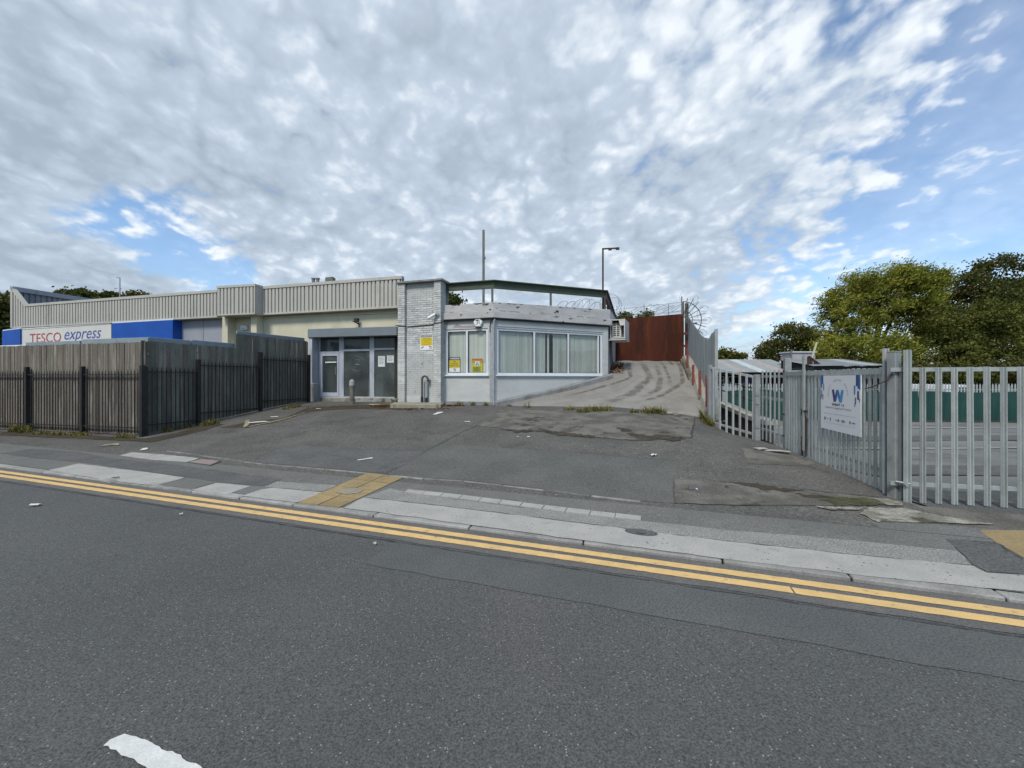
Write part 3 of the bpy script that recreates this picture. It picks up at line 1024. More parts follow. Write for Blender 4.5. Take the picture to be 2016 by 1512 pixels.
sheet('concrete_patch', [bil(0.35, 0.52), bil(0.75, 0.50), bil(0.8, 0.62), bil(0.62, 0.70), bil(0.3, 0.68)], M['worn_buff'], 0.0165, footway, amp=0.015, jstep=0.06)

# edging stones between the footway and the forecourt
edge_px = gp((330, 888), (400, 898), (512, 914), (620, 923), (723, 932), (812, 942.5), (914, 947.5), (1000, 957), (1074, 966), (1198, 981.5), (1263, 989))
edging = root('edging', None, None, (edge_px[5].x, edge_px[5].y, 0.1), kind='structure')
eb = MB()
eb.box(-0.5, 0.5, -0.025, 0.025, -0.1, 0.0)
eme = bevelled('edging_stone', eb, M['edging'], 0.006)
tot = sum((edge_px[i + 1] - edge_px[i]).length for i in range(len(edge_px) - 1))
ne = int(tot / 0.62)
for i in range(ne):
    a, b = along(edge_px, i / ne), along(edge_px, (i + 1) / ne)
    m_ = (a + b) / 2
    d = b - a
    inst('edging_stone', eme, edging, (m_.x, m_.y, terrain(m_.x, m_.y) + 0.012 + random.uniform(-0.006, 0.004)), math.atan2(d.y, d.x) + random.uniform(-0.02, 0.02), (d.length - 0.012, 1, 1))

# forecourt patches
patch('tarmac_patch', [(839, 888), (868, 874), (1065, 886), (1273, 904), (1335, 909), (1325, 945), (1327, 991), (1265, 987), (1198, 979.5), (1074, 964), (914, 945), (812, 940), (760, 933), (800, 914)], M['patch_blue'], L1, forecourt, step=0.3)
patch('tarmac_patch', [(500, 905), (545, 884), (590, 877), (700, 884), (838, 889), (798, 914), (758, 932), (723, 929.5), (620, 920), (512, 911)], M['patch_dark'], L1, forecourt, step=0.3)
patch('worn_patch', [(940, 838), (985, 807), (1100, 808), (1250, 813), (1367, 821), (1360, 862), (1248, 867), (1169, 861), (1062, 849), (1000, 846)], M['patch_rough'], L2, forecourt, amp=0.03, step=0.3)
patch('worn_patch', [(1326, 945), (1416, 949), (1560, 962), (1680, 975), (1741, 983), (1705, 995), (1606, 997), (1416, 994.5), (1328, 991.5)], M['patch_rough'], L2, forecourt, amp=0.02)
patch('worn_patch', [(1460, 882), (1497, 887), (1560, 898), (1610, 911), (1580, 918), (1473, 914)], M['patch_rough'], L1, forecourt, amp=0.02)
for q in ([(1236, 853), (1275, 858), (1300, 856), (1346, 864), (1330, 869), (1290, 866), (1262, 868), (1250, 861)], [(1060, 843), (1085, 849), (1118, 853), (1165, 858), (1172, 863), (1130, 859), (1100, 857), (1072, 852)],
          [(1216, 842), (1238, 846), (1246, 852), (1228, 851)], [(1000, 846), (1022, 848), (1050, 846), (1046, 851), (1020, 852)]):
    patch('dirt_patch', q, M['soil'], 0.0115, forecourt, amp=0.06, jstep=0.06, step=0.15)
for q in ([(1446, 951), (1490, 954), (1540, 963), (1580, 966), (1560, 970), (1510, 966), (1470, 958)], [(1560, 972), (1610, 976), (1650, 982), (1625, 984), (1580, 979)], [(1418, 955), (1440, 958), (1432, 962)]):
    patch('dirt_patch', q, M['soil'], 0.0115, forecourt, amp=0.05, jstep=0.05, step=0.15)
patch('dirt_strip', [(430, 842), (500, 829), (560, 823), (606, 803), (700, 798), (800, 796), (860, 799), (800, 807), (690, 805), (612, 811), (545, 831), (488, 842)], M['soil'], L1, forecourt, amp=0.03, step=0.3)
patch('dirt_strip', [(0, 849.5), (150, 856), (284, 864), (350, 852), (392, 838), (420, 832), (440, 836), (400, 848), (300, 871), (200, 866), (60, 860), (0, 857)], M['soil'], L2, forecourt, amp=0.03, step=0.3)
patch('moss_strip', [(1615, 985), (1660, 979), (1700, 982), (1748, 985), (1765, 993), (1720, 997), (1690, 994), (1650, 998), (1632, 992)], M['moss'], L3, forecourt, amp=0.05, jstep=0.05)
patch('broken_concrete', [(1728, 1029), (1692, 1012), (1714, 1001), (1785, 1003), (1862, 1019), (1961, 1034), (1850, 1031)], M['conc_old'], L3, None, amp=0.015, jstep=0.05)['kind'] = 'structure'
patch('broken_concrete', [(1606, 998), (1640, 1000), (1700, 1001.5), (1690, 1006), (1640, 1006), (1612, 1001)], M['conc_old'], 0.016, forecourt, amp=0.01, jstep=0.05)
patch('broken_concrete', [(1716, 982), (1748, 984), (1775, 990), (1778, 998), (1748, 997)], M['conc_old'], 0.016, forecourt, amp=0.008, jstep=0.05)
# open joints and cracks
def crack(pix, w=0.012, lift=0.014, m=None, parent=None, amp=0.012):
    pts = gp(*pix)
    fine_ = []
    for i in range(len(pts) - 1):
        k = max(2, int((pts[i + 1] - pts[i]).length / 0.07))
        fine_ += [pts[i].lerp(pts[i + 1], j / k) for j in range(k)]
    fine_.append(pts[-1])
    mb = MB()
    v = []
    for i, p in enumerate(fine_):
        d = (fine_[min(i + 1, len(fine_) - 1)] - fine_[max(i - 1, 0)]).normalized()
        nn = Vector((d.y, -d.x))
        p = p + nn * random.uniform(-amp, amp)
        ww = w * random.uniform(0.25, 1.0) / 2
        for sg in (-1, 1):
            q = p + nn * (sg * ww)
            v.append((q.x, q.y, terrain(q.x, q.y) + lift))
    mb.add(v, [(2 * i, 2 * i + 1, 2 * i + 3, 2 * i + 2) for i in range(len(fine_) - 1)])
    return mk('crack', mb, m or M['joint'], parent or forecourt)


crack([(839, 888), (868, 873), (905, 853), (940, 838), (985, 820)], 0.02)
crack([(500, 905), (545, 884), (585, 877), (700, 884), (838, 889)], 0.012)
crack([(868, 874), (1065, 886), (1273, 904), (1340, 908)], 0.010)
crack([(1326, 945), (1328, 992)], 0.02)
crack([(1416, 949), (1480, 953), (1560, 962), (1640, 972), (1746, 981)], 0.03, amp=0.02)
crack([(985, 845), (1020, 850), (1062, 850), (1120, 858), (1169, 862), (1240, 867), (1300, 866), (1345, 860)], 0.05, amp=0.03)
crack([(1062, 846), (1100, 852), (1140, 846), (1150, 838), (1120, 836)], 0.03, amp=0.03)
crack([(1310, 870), (1362, 862), (1367, 823)], 0.03, amp=0.02)
crack([(545, 948), (664, 956)], 0.008, parent=footway)
crack([(168, 911), (214, 902), (330, 914), (556, 944)], 0.008, parent=footway)
crack([(500, 953), (546, 934), (580, 920)], 0.008, parent=footway)
crack([(590, 950), (640, 928)], 0.008, parent=footway)
crack([(310, 955), (370, 941)], 0.010, parent=footway)
crack([(1327, 992), (1416, 995), (1606, 999)], 0.010)
crack([(1866, 1062.5), (1961, 1070), (2018, 1104)], 0.012, parent=footway)
crack([(1886, 1084), (1919, 1114.5), (1943, 1128.5), (2016, 1133)], 0.012, parent=footway)
crack([(280, 905), (330, 886), (392, 868)], 0.008)
crack([(620, 890), (700, 905), (780, 925)], 0.006)
crack([(740, 925), (790, 910), (838, 890)], 0.010)
# faded yellow and white paint marks on the forecourt
def paint(pix, m, name):
    return patch(name, pix, m, 0.0145, forecourt, amp=0.012, jstep=0.05)


M['old_yellow'] = mat('old_yellow_paint', (0.34, 0.285, 0.15), var=(0.16, 0.15, 0.12), vscale=7, vlo=0.42, vhi=0.58, rough=0.9)
paint([(198, 879.5), (210, 875), (235, 873.5), (234, 877), (212, 878)], M['old_yellow'], 'yellow_mark')
paint([(274, 888), (282, 883.5), (291, 882.5), (289, 886)], M['white_paint'], 'white_mark')
paint([(478, 843), (484, 828), (492, 827), (490, 836), (487, 840)], M['old_yellow'], 'yellow_mark')
paint([(483, 841.8), (500, 838), (528, 832), (560, 825), (600, 812.5), (600, 813.5), (560, 826.3), (527, 833.6), (500, 839.6)], M['old_yellow'], 'yellow_mark')
paint([(485, 832.5), (520, 829.5), (532, 831), (520, 831.5), (487, 834)], M['white_paint'], 'white_mark')
paint([(703, 906.5), (733, 902), (733.5, 903.5), (704, 908)], M['white_paint'], 'white_mark')
paint([(852, 817), (862, 812), (872, 811.5), (870, 813.5), (858, 817)], M['white_paint'], 'white_mark')

# covers set into the ground
def cover(name, label, pix, m_in, parent_m, infill=True, fw=0.06):
    q = gp(*pix)
    c = sum(q, Vector((0, 0))) / len(q)
    rt = root(name, label, 'manhole cover', (c.x, c.y, terrain(c.x, c.y)))
    inner = [p.lerp(c, 0.14) for p in q]
    n = len(q)
    mb = MB()
    lift = 0.016
    z = lambda p, d: terrain(p.x, p.y) + d
    v = [(p.x, p.y, z(p, lift)) for p in q] + [(p.x, p.y, z(p, lift)) for p in inner] + [(p.x, p.y, z(p, -0.02)) for p in q] + [(p.x, p.y, z(p, 0.0)) for p in inner]
    f = []
    for i in range(n):
        j = (i + 1) % n
        f += [(i, j, n + j, n + i), (2 * n + i, 2 * n + j, j, i), (n + i, n + j, 3 * n + j, 3 * n + i)]
    mb.add(v, f)
    mk('cover_frame', mb, M['iron'], rt)
    mb = MB()
    mb.add([(p.x, p.y, z(p, 0.0135)) for p in inner], [tuple(range(n))])
    mk('cover_plate', mb, m_in, rt)
    return rt


cover('manhole_cover', 'pinkish concrete filled manhole cover in the footway near the board fence corner', [(367, 911), (396, 904), (436, 908.5), (415, 917.5)], M['pink_conc'], None)
cover('manhole_cover', 'small dark iron cover in the worn tarmac by the galvanised gates', [(1357, 957), (1384, 959), (1383, 966.5), (1356, 964.5)], M['iron'], None)
c0 = G(1262, 1049)
ex, ey = 0.16, 0.075
oval = []
for k in range(16):
    a = 2 * math.pi * k / 16
    p = Vector((c0.x, c0.y)) + KD * (ex * math.cos(a)) + KN * (ey * math.sin(a))
    oval.append(p)
rt = root('stopcock_cover', 'small round stopcock cover in dark tarmac on the pale kerb band', 'utility cover', (c0.x, c0.y, c0.z))
mb = drape(oval, 0.010, step=0.06)
mk('tarmac_surround', mb, M['patch_dark'], rt)
mb = MB()
mb.add([(c0.x + 0.05 * math.cos(k * math.pi / 5), c0.y + 0.05 * math.sin(k * math.pi / 5), c0.z + 0.016) for k in range(10)], [tuple(range(10))])
mk('cover_plate', mb, M['iron'], rt)

# ------------------------------------------------------------------ ramp up to the roof deck
RL = [Vector((-0.35, 13.12, 0.70)), Vector((1.7, 14.15, 1.15)), Vector((3.72, 15.12, 1.66)), Vector((4.25, 16.8, 2.12)), Vector((4.62, 18.3, 2.40))]
RR = [Vector((5.62, 11.5, 0.52)), Vector((6.12, 13.0, 0.95)), Vector((6.75, 15.0, 1.58)), Vector((7.25, 16.6, 2.10)), Vector((7.68, 18.0, 2.40))]


def poly3(pts, f):
    x = f * (len(pts) - 1)
    i = min(int(x), len(pts) - 2)
    return pts[i].lerp(pts[i + 1], x - i)


mb = MB()
nv, nu = 28, 24
v = []
for i in range(nv + 1):
    f_ = i / nv
    a, b = poly3(RL, f_), poly3(RR, f_)
    for j in range(nu + 1):
        p = a.lerp(b, j / nu)
        if i == 0:
            p = p + Vector((0.03 * math.sin(j * 2.1), 0.06 * math.sin(j * 1.3), 0))
        v.append((p.x, p.y, p.z + 0.015 + 0.012 * math.sin(j * 0.9 + i * 0.35)))
w = nu + 1
mb.add(v, [(i * w + j, i * w + j + 1, (i + 1) * w + j + 1, (i + 1) * w + j) for i in range(nv) for j in range(nu)])
# the broken front lip
lip = [(p[0], p[1] - 0.01, terrain(p[0], p[1]) - 0.05) for p in v[:w]]
b0 = len(mb.v)
mb.v += lip
mb.f += [(b0 + j, b0 + j + 1, j + 1, j) for j in range(nu)]
rampo = mk('ramp', mb, M['ramp'], None, (0, 0, 0), smooth=True, kind='structure')
# tyre and water marks running down the ramp
M['ramp_stain'] = mat('ramp_stain', (0.125, 0.115, 0.10), var=(0.19, 0.175, 0.15), vscale=2.5, rough=0.9)
M['ramp_pale'] = mat('ramp_wear', (0.36, 0.335, 0.285), var=(0.30, 0.28, 0.24), vscale=2.5, rough=0.9)


def soft(m, centre=0.9):
    """fade a stain out towards the strip's edges with its UV"""
    N, L = m.node_tree.nodes, m.node_tree.links
    b = N['Principled BSDF']
    uv = N.new('ShaderNodeUVMap')
    sp = N.new('ShaderNodeSeparateXYZ')
    L.new(uv.outputs[0], sp.inputs[0])
    n = N.new('ShaderNodeTexNoise')
    n.inputs['Scale'].default_value = 3.2
    n.inputs['Detail'].default_value = 6
    g = N.new('ShaderNodeNewGeometry')
    L.new(g.outputs['Position'], n.inputs['Vector'])
    mu = N.new('ShaderNodeMath')
    mu.operation = 'MULTIPLY'
    L.new(sp.outputs[0], mu.inputs[0])
    r = N.new('ShaderNodeMapRange')
    r.inputs[1].default_value, r.inputs[2].default_value = 0.36, 0.62
    r.inputs[3].default_value, r.inputs[4].default_value = 0.08, 1.0
    L.new(n.outputs[0], r.inputs[0])
    L.new(r.outputs[0], mu.inputs[1])
    mu2 = N.new('ShaderNodeMath')
    mu2.operation = 'MULTIPLY'
    mu2.inputs[1].default_value = centre
    L.new(mu.outputs[0], mu2.inputs[0])
    L.new(mu2.outputs[0], b.inputs['Alpha'])


soft(M['ramp_stain'], 0.85)
soft(M['ramp_pale'], 0.6)


def ramp_mark(uv_pts, w0, m, lift):
    w0 *= 1.5
    """uv_pts: (across 0..1, up 0..1) points of the mark's centre line"""
    mb = MB()
    v, uvs = [], []
    K = 40
    for i in range(K + 1):
        x = i / K * (len(uv_pts) - 1)
        a = min(int(x), len(uv_pts) - 2)
        fr_ = x - a
        fr_ = fr_ * fr_ * (3 - 2 * fr_) if False else fr_
        u = uv_pts[a][0] * (1 - fr_) + uv_pts[a + 1][0] * fr_
        vv = uv_pts[a][1] * (1 - fr_) + uv_pts[a + 1][1] * fr_
        fade = min(1, min(i, K - i) / 8)
        for k, al in ((-1, 0.0), (-0.3, 1.0), (0.3, 1.0), (1, 0.0)):
            uu = min(0.995, max(0.005, u + k * w0))
            p = poly3(RL, vv).lerp(poly3(RR, vv), uu)
            j = uu * nu
            v.append((p.x, p.y, p.z + 0.015 + 0.012 * math.sin(j * 0.9 + vv * nv * 0.35) + lift))
            uvs.append((al * fade, i / K))
    f = []
    for i in range(K):
        for k in range(3):
            a = i * 4 + k
            f.append((a, a + 1, a + 5, a + 4))
    mb.add(v, f)
    o = mk('tyre_mark', mb, m, rampo, smooth=True)
    uvl = o.data.uv_layers.new(name='UVMap')
    for lp in o.data.loops:
        uvl.data[lp.index].uv = uvs[lp.vertex_index]
    return o


ramp_mark([(0.93, 0.99), (0.93, 0.72), (0.90, 0.45), (0.72, 0.22), (0.60, 0.08)], 0.022, M['ramp_stain'], 0.006)
ramp_mark([(0.70, 0.99), (0.72, 0.75), (0.74, 0.50), (0.80, 0.36)], 0.018, M['ramp_stain'], 0.006)
ramp_mark([(0.42, 0.99), (0.45, 0.72), (0.52, 0.45), (0.54, 0.25), (0.46, 0.05)], 0.035, M['ramp_stain'], 0.006)
ramp_mark([(0.60, 0.80), (0.64, 0.50), (0.70, 0.34), (0.62, 0.20)], 0.025, M['ramp_stain'], 0.009)
ramp_mark([(0.24, 0.99), (0.24, 0.70), (0.27, 0.45), (0.22, 0.30), (0.14, 0.16)], 0.022, M['ramp_stain'], 0.006)
ramp_mark([(0.80, 1.0), (0.83, 0.9), (0.84, 0.74)], 0.02, M['ramp_stain'], 0.012)
ramp_mark([(0.05, 0.985), (0.5, 0.975), (0.97, 0.985)], 0.02, M['ramp_stain'], 0.014)
ramp_mark([(0.10, 0.62), (0.14, 0.40), (0.16, 0.22), (0.08, 0.04)], 0.05, M['ramp_pale'], 0.005)
ramp_mark([(0.34, 0.60), (0.36, 0.40), (0.34, 0.20), (0.28, 0.04)], 0.04, M['ramp_pale'], 0.005)
ramp_mark([(0.88, 0.34), (0.86, 0.2), (0.82, 0.03)], 0.06, M['ramp_pale'], 0.005)
# kerb of old concrete along the foot of the building wall
mb = MB()
pa = [Vector((-0.62, 13.28)), Vector((1.66, 14.28)), Vector((3.70, 15.20))]
mb.path([p for p in pa], -0.02, 0.30, [0.55, 0.95, 1.45], [0.84, 1.27, 1.78])
mk('ramp_kerb', mb, M['coping'], None, (0, 0, 0), bevel=0.03, kind='structure')

# ------------------------------------------------------------------ lettering helper
_fonts = {}


def text_geo(body, size=1.0, shear=0.0, align='LEFT', bold=0.0, spacing=1.0):
    """flat outline text as (verts2d, faces)"""
    cu = bpy.data.curves.new('text', 'FONT')
    cu.body = body
    cu.size = size
    cu.shear = shear
    cu.align_x = align
    cu.offset = bold
    cu.space_character = spacing
    cu.resolution_u = 3
    ob = bpy.data.objects.new('text', cu)
    col.objects.link(ob)
    dg = bpy.context.evaluated_depsgraph_get()
    me = ob.evaluated_get(dg).to_mesh()
    v = [(p.co.x, p.co.y) for p in me.vertices]
    f = [tuple(q.vertices) for q in me.polygons]
    ob.evaluated_get(dg).to_mesh_clear()
    bpy.data.objects.remove(ob)
    bpy.data.curves.remove(cu)
    return v, f


def put_text(mb, body, place, size, cx=0.0, cy=0.0, shear=0.0, align='CENTER', bold=0.0, spacing=1.0, width=None, height=None, rot=0.0):
    """place(x, y) -> world point"""
    v, f = text_geo(body, size, shear, align, bold, spacing)
    if not v:
        return
    xs, ys = [p[0] for p in v], [p[1] for p in v]
    w, h = max(xs) - min(xs), max(ys) - min(ys)
    sx = width / w if width else 1
    sy = height / h if height else (sx if width else 1)
    mx = (max(xs) + min(xs)) / 2 if align == 'CENTER' else min(xs)
    y0 = min(ys) if height else 0
    c, s = math.cos(rot), math.sin(rot)
    q = []
    for x, y in v:
        x, y = (x - mx) * sx, (y - y0) * sy
        q.append(place(cx + x * c - y * s, cy + x * s + y * c))
    mb.add(q, f)


def rect(mb, place, x0, x1, y0, y1):
    mb.quad(place(x0, y0), place(x1, y0), place(x1, y1), place(x0, y1))


# ------------------------------------------------------------------ long shop building
U_L = FF.pu(22, 0)                         # left end
U_R = 0.03
shop = root('shop_building', 'long low shop building with ribbed stone grey fascia and cream walls', 'building', FF.P(-8, -0.3, 0.6))


def ztop(u):
    return 5.38 + (5.10 - 5.38) * (u / U_L)


def zbot(u):
    return 4.24 + (4.03 - 4.24) * (u / U_L)


def ribbed(fr, u0, u1, n, z0, z1, name, parent, m, pitch=0.165, depth=0.055, top=None, bot=None, out=1):
    """trapezoid-ribbed sheet; top/bot: height functions of u"""
    mb = MB()
    us = []
    k = 0
    u = u0
    while u < u1 - 1e-6:
        for du, d in ((0.0, 0), (0.62, 0), (0.70, -1), (0.92, -1)):
            x = u + du * pitch
            if x < u1:
                us.append((x, d))
        u += pitch
    us.append((u1, 0))
    v = []
    for x, d in us:
        a = bot(x) if bot else z0
        b = top(x) if top else z1
        v += [fr.P(x, n + d * depth * out, a), fr.P(x, n + d * depth * out, b)]
    mb.add(v, [(2 * i, 2 * i + 2, 2 * i + 3, 2 * i + 1) for i in range(len(us) - 1)])
    return mk(name, mb, m, parent)


U_A, U_B = FF.pu(428, 0.0), FF.pu(515.5, 0.0)    # the raised box between the two fascia runs
tri = lambda u: ztop(u) if u > U_L + 0.95 else ztop(u) + (0.93) * (1 - (u - U_L) / 0.95)
for (ua, ub) in ((U_L, U_A), (U_B, U_R)):
    n = max(1, round((ub - ua) / 0.99))
    for i in range(n):
        a, b = ua + (ub - ua) * i / n, ua + (ub - ua) * (i + 1) / n
        if i == 0 and ua == U_L:
            ribbed(FF, a, b, 0, 0, 0, 'cladding_sheet', shop, M['cladding'], top=lambda u: tri(u) - 0.05, bot=lambda u: zbot(u) + 0.03)
        else:
            ribbed(FF, a, b, 0, 0, 0, 'cladding_sheet', shop, M['cladding'], top=lambda u: ztop(u) - 0.10, bot=lambda u: zbot(u) + 0.03)
    mb = MB()
    u0 = ua + 0.95 if ua == U_L else ua
    mb.fbox(FF, u0, ub, -0.16, 0.025, ztop(u0) - 0.11, ztop(u0), ztop(ub) - 0.11, ztop(ub))
    mk('top_flashing', mb, M['cladding'], shop)
    mb = MB()
    mb.fbox(FF, ua, ub, -0.30, 0.02, zbot(ua) - 0.03, zbot(ua) + 0.035, zbot(ub) - 0.03, zbot(ub) + 0.035)
    mk('bottom_flashing', mb, M['cladding'], shop)
    mb = MB()
    mb.fbox(FF, u0, ub, -0.16, -0.10, zbot(ua), ztop(u0) - 0.02, zbot(ub), ztop(ub) - 0.02)
    mk('fascia_backing', mb, M['cladding_back'], shop)
# raking end of the left run and the return parapet behind it
mb = MB()
mb.hexa([FF.P(U_L, 0.03, zbot(U_L)), FF.P(U_L + 0.14, 0.03, zbot(U_L)), FF.P(U_L + 0.14, -0.1, zbot(U_L)), FF.P(U_L, -0.1, zbot(U_L)),
         FF.P(U_L, 0.03, tri(U_L)), FF.P(U_L + 0.14, 0.03, tri(U_L) - 0.03), FF.P(U_L + 0.14, -0.1, tri(U_L) - 0.03), FF.P(U_L, -0.1, tri(U_L))])
a_, b_ = (U_L + 0.0, tri(U_L)), (U_L + 0.98, ztop(U_L + 1) - 0.02)
mb.hexa([FF.P(a_[0], 0.03, a_[1] - 0.14), FF.P(b_[0], 0.03, b_[1] - 0.12), FF.P(b_[0], -0.12, b_[1] - 0.12), FF.P(a_[0], -0.12, a_[1] - 0.14),
         FF.P(a_[0], 0.03, a_[1]), FF.P(b_[0], 0.03, b_[1]), FF.P(b_[0], -0.12, b_[1]), FF.P(a_[0], -0.12, a_[1])])
mk('end_flashing', mb, M['cladding'], shop)
FS = Fr(FF.P(U_L, 0, 0).to_2d(), -12.4 + 90)     # side wall line, going back from the road
zs = tri(U_L)
n = 9
for i in range(n):
    ribbed(FS, 0.02 + i * 1.05, 0.02 + (i + 1) * 1.05, 0.0, 4.1, zs - 0.2, 'side_sheet', shop, M['cladding_back'], pitch=0.21, depth=0.04)
mb = MB()
mb.fbox(FS, 0.0, 9.5, -0.06, 0.12, zs - 0.24, zs - 0.02)
mk('side_flashing', mb, M['grey_panel'], shop)
for u in (2.2, 4.6, 7.0):
    mb = MB()
    mb.bar(FS.P(u, 0.06, zs - 0.3), FS.P(u + 0.1, 0.95, 4.9), 0.06)
    mk('parapet_brace', mb, M['grey_steel'], shop)
# projecting box over the pilasters
PJ = 0.37
UA2, UB2 = FF.pu(428, PJ), FF.pu(502, PJ)
n = 2
for i in range(n):
    a, b = UA2 + (UB2 - UA2) * i / n, UA2 + (UB2 - UA2) * (i + 1) / n
    ribbed(FF, a, b, PJ, 4.16, 5.24, 'cladding_sheet', shop, M['cladding'], pitch=0.17)
mb = MB()
mb.fbox(FF, UA2 - 0.02, UB2 + 0.02, PJ - 0.5, PJ + 0.02, 5.22, 5.31)
mk('top_flashing', mb, M['cladding'], shop)
mb = MB()
mb.fbox(FF, UA2, UB2, PJ - 0.6, PJ + 0.015, 4.12, 4.17)
mk('bottom_flashing', mb, M['cladding'], shop)
for a, b in ((UB2 - 0.045, UB2), (UA2, UA2 + 0.03)):
    mb = MB()
    mb.fbox(FF, a, b, -0.3, PJ + 0.01, 4.17, 5.22)
    mk('box_side', mb, M['cladding'], shop)

# walls under the fascia
WN_ = -0.30
SU0, SU1 = FF.pu(612, -0.35), FF.pu(781, -0.35)   # shop front opening
G0 = 0.55
ucp = FF.pu(437, WN_)
mb = MB()
mb.fbox(FF, ucp, SU0, WN_ - 0.25, WN_, G0 - 0.4, 4.24)
mb.fbox(FF, SU0, U_R, WN_ - 0.25, WN_, 3.5, 4.24)
mb.fbox(FF, SU1 + 0.06, U_R + 0.2, WN_ - 0.25, WN_ - 0.01, G0 - 0.4, 3.5)
mk('cream_wall', mb, M['cream'], shop)
mb = MB()
mb.fbox(FF, U_L + 0.15, ucp, WN_ - 0.25, WN_ - 0.005, G0 - 0.4, 4.12)
mk('grey_wall', mb, M['grey_panel'], shop)
mb = MB()
ug = FF.pu(400, WN_)
mb.fbox(FF, ug - 0.012, ug + 0.012, WN_ - 0.004, WN_ + 0.012, 2.5, 4.1)
mk('wall_seam', mb, M['grey_panel'], shop)
mb = MB()
mb.fbox(FF, FF.pu(437.5, 0.06), FF.pu(448, 0.06), WN_, 0.06, G0, 4.13)
mk('pilaster', mb, M['cream'], shop, bevel=0.01)
mb = MB()
mb.fbox(FF, FF.pu(493.5, 0.06), FF.pu(505, 0.06), WN_, 0.06, G0, 4.13)
mk('pilaster', mb, M['cream'], shop, bevel=0.01)
mb = MB()
uc_ = FF.pu(523, WN_)
mb.tube([FF.P(uc_ - 0.12, WN_ + 0.02, 4.2), FF.P(uc_ - 0.12, WN_ + 0.02, 3.4), FF.P(uc_ - 0.08, WN_ + 0.02, 3.0)], 0.012, 5)
mk('wall_cable', mb, M['lamp_black'], shop)
# horizontal lines in the render
mb = MB()
ua, ub = FF.pu(517, WN_), FF.pu(782, WN_)
mb.fbox(FF, ua, ub, WN_ - 0.003, WN_ + 0.05, 4.06, 4.10)
mk('wall_bead', mb, M['cream'], shop)
# roof and far walls
mb = MB()
pts = [FF.P(U_L, -0.2, 0), FF.P(0.2, -0.2, 0), FF.P(0.2, -20, 0), FF.P(U_L, -20, 0)]
mb.prism([(p.x, p.y) for p in pts], 4.55, 4.72)
mk('roof', mb, M['coping'], shop)
mb = MB()
mb.fbox(FF, U_L, 0.2, -20.2, -20, 0, 4.6)
mb.fbox(FF, U_L - 0.02, U_L + 0.14, -20, -0.05, -0.5, 4.1)
mk('rear_wall', mb, M['grey_panel'], shop)
# cowls and a hood on the roof
for px_, w_ in ((617, 0.055), (625.5, 0.055)):
    p = at(px_, 552, 18.0)
    mb = MB()
    mb.tube([(p.x, p.y, 4.7), (p.x, p.y, EYE + (HY - 549) / FPX * 18)], 0.07, 10)
    mb.tube([(p.x, p.y, EYE + (HY - 549.5) / FPX * 18), (p.x, p.y, EYE + (HY - 547.5) / FPX * 18)], 0.095, 10)
    mk('roof_cowl', mb, M['coping'], shop)
p = at(650, 549, 17.5)
mb = MB()
mb.hexa([(p.x - 0.16, p.y - 0.2, 4.7), (p.x + 0.16, p.y - 0.2, 4.7), (p.x + 0.16, p.y + 0.2, 4.7), (p.x - 0.16, p.y + 0.2, 4.7),
         (p.x - 0.15, p.y - 0.15, 6.02), (p.x + 0.17, p.y - 0.15, 6.06), (p.x + 0.17, p.y + 0.15, 6.06), (p.x - 0.13, p.y + 0.15, 6.02)])
mk('roof_hood', mb, M['grey_steel'], shop)
mb = MB()
mb.fbox(FF, FF.pu(597, -2), FF.pu(640, -2), -2.3, -1.8, 4.7, 5.62)
mk('roof_plinth', mb, M['coping'], shop)

# shop front under the shutter box
SN = -0.42
ZS0, ZS1 = 0.84, 3.42
mb = MB()
mb.fbox(FF, FF.pu(606, 0.02), FF.pu(781.5, 0.02), -0.30, 0.04, 3.19, 3.52)
mk('shutter_box', mb, M['shutter'], shop, bevel=0.012)
mb = MB()
mb.fbox(FF, SU0 - 0.02, SU1 + 0.05, -0.62, -0.30, 3.30, 3.52)
mk('lintel', mb, M['shutter'], shop)
mb = MB()
mb.fbox(FF, FF.pu(609, -0.05), FF.pu(615.5, -0.05), -0.34, -0.02, 0.55, 3.2)
mk('shutter_guide', mb, M['upvc_dull'], shop)
mb = MB()
mb.fbox(FF, SU0 - 0.05, SU1 + 0.06, -0.62, -0.24, 0.40, ZS0)
mk('shop_sill', mb, M['conc_old'], shop, bevel=0.01)
mb = MB()
mb.fbox(FF, FF.pu(603, 0.0), FF.pu(617, 0.0), -0.30, 0.02, 0.4, 1.42)
mk('wall_stub', mb, M['conc_pale'], shop, bevel=0.03)


def ub_(px):
    return FF.pu(px, SN)


posts = [(622, 630), (667.5, 676.5), (727.5, 736.5)]
for a, b in posts:
    mb = MB()
    mb.fbox(FF, ub_(a), ub_(b), SN - 0.08, SN, ZS0, 3.30)
    mk('frame_post', mb, M['upvc_dull'], shop, bevel=0.006)
mb = MB()
mb.fbox(FF, ub_(777), SU1 + 0.05, SN - 0.08, SN + 0.01, ZS0, 3.30)
mk('frame_post', mb, M['dark_wall'], shop)
mb = MB()
mb.fbox(FF, ub_(615), ub_(622), SN - 0.10, SN - 0.03, ZS0, 3.30)
mk('frame_post', mb, M['grey_steel'], shop)
zt = FF.pz(700, 689.5, SN)
mb = MB()
mb.fbox(FF, ub_(630), ub_(667.5), SN - 0.07, SN - 0.005, zt - 0.12, zt - 0.03)
mb.fbox(FF, ub_(676.5), ub_(727.5), SN - 0.07, SN - 0.005, zt - 0.035, zt + 0.045)
mb.fbox(FF, ub_(736.5), ub_(777), SN - 0.07, SN - 0.005, zt + 0.0, zt + 0.07)
mk('transom', mb, M['upvc_dull'], shop)
mb = MB()
mb.fbox(FF, ub_(630), ub_(777), SN - 0.07, SN - 0.003, ZS0, ZS0 + 0.05)
mk('bottom_rail', mb, M['upvc_dull'], shop)
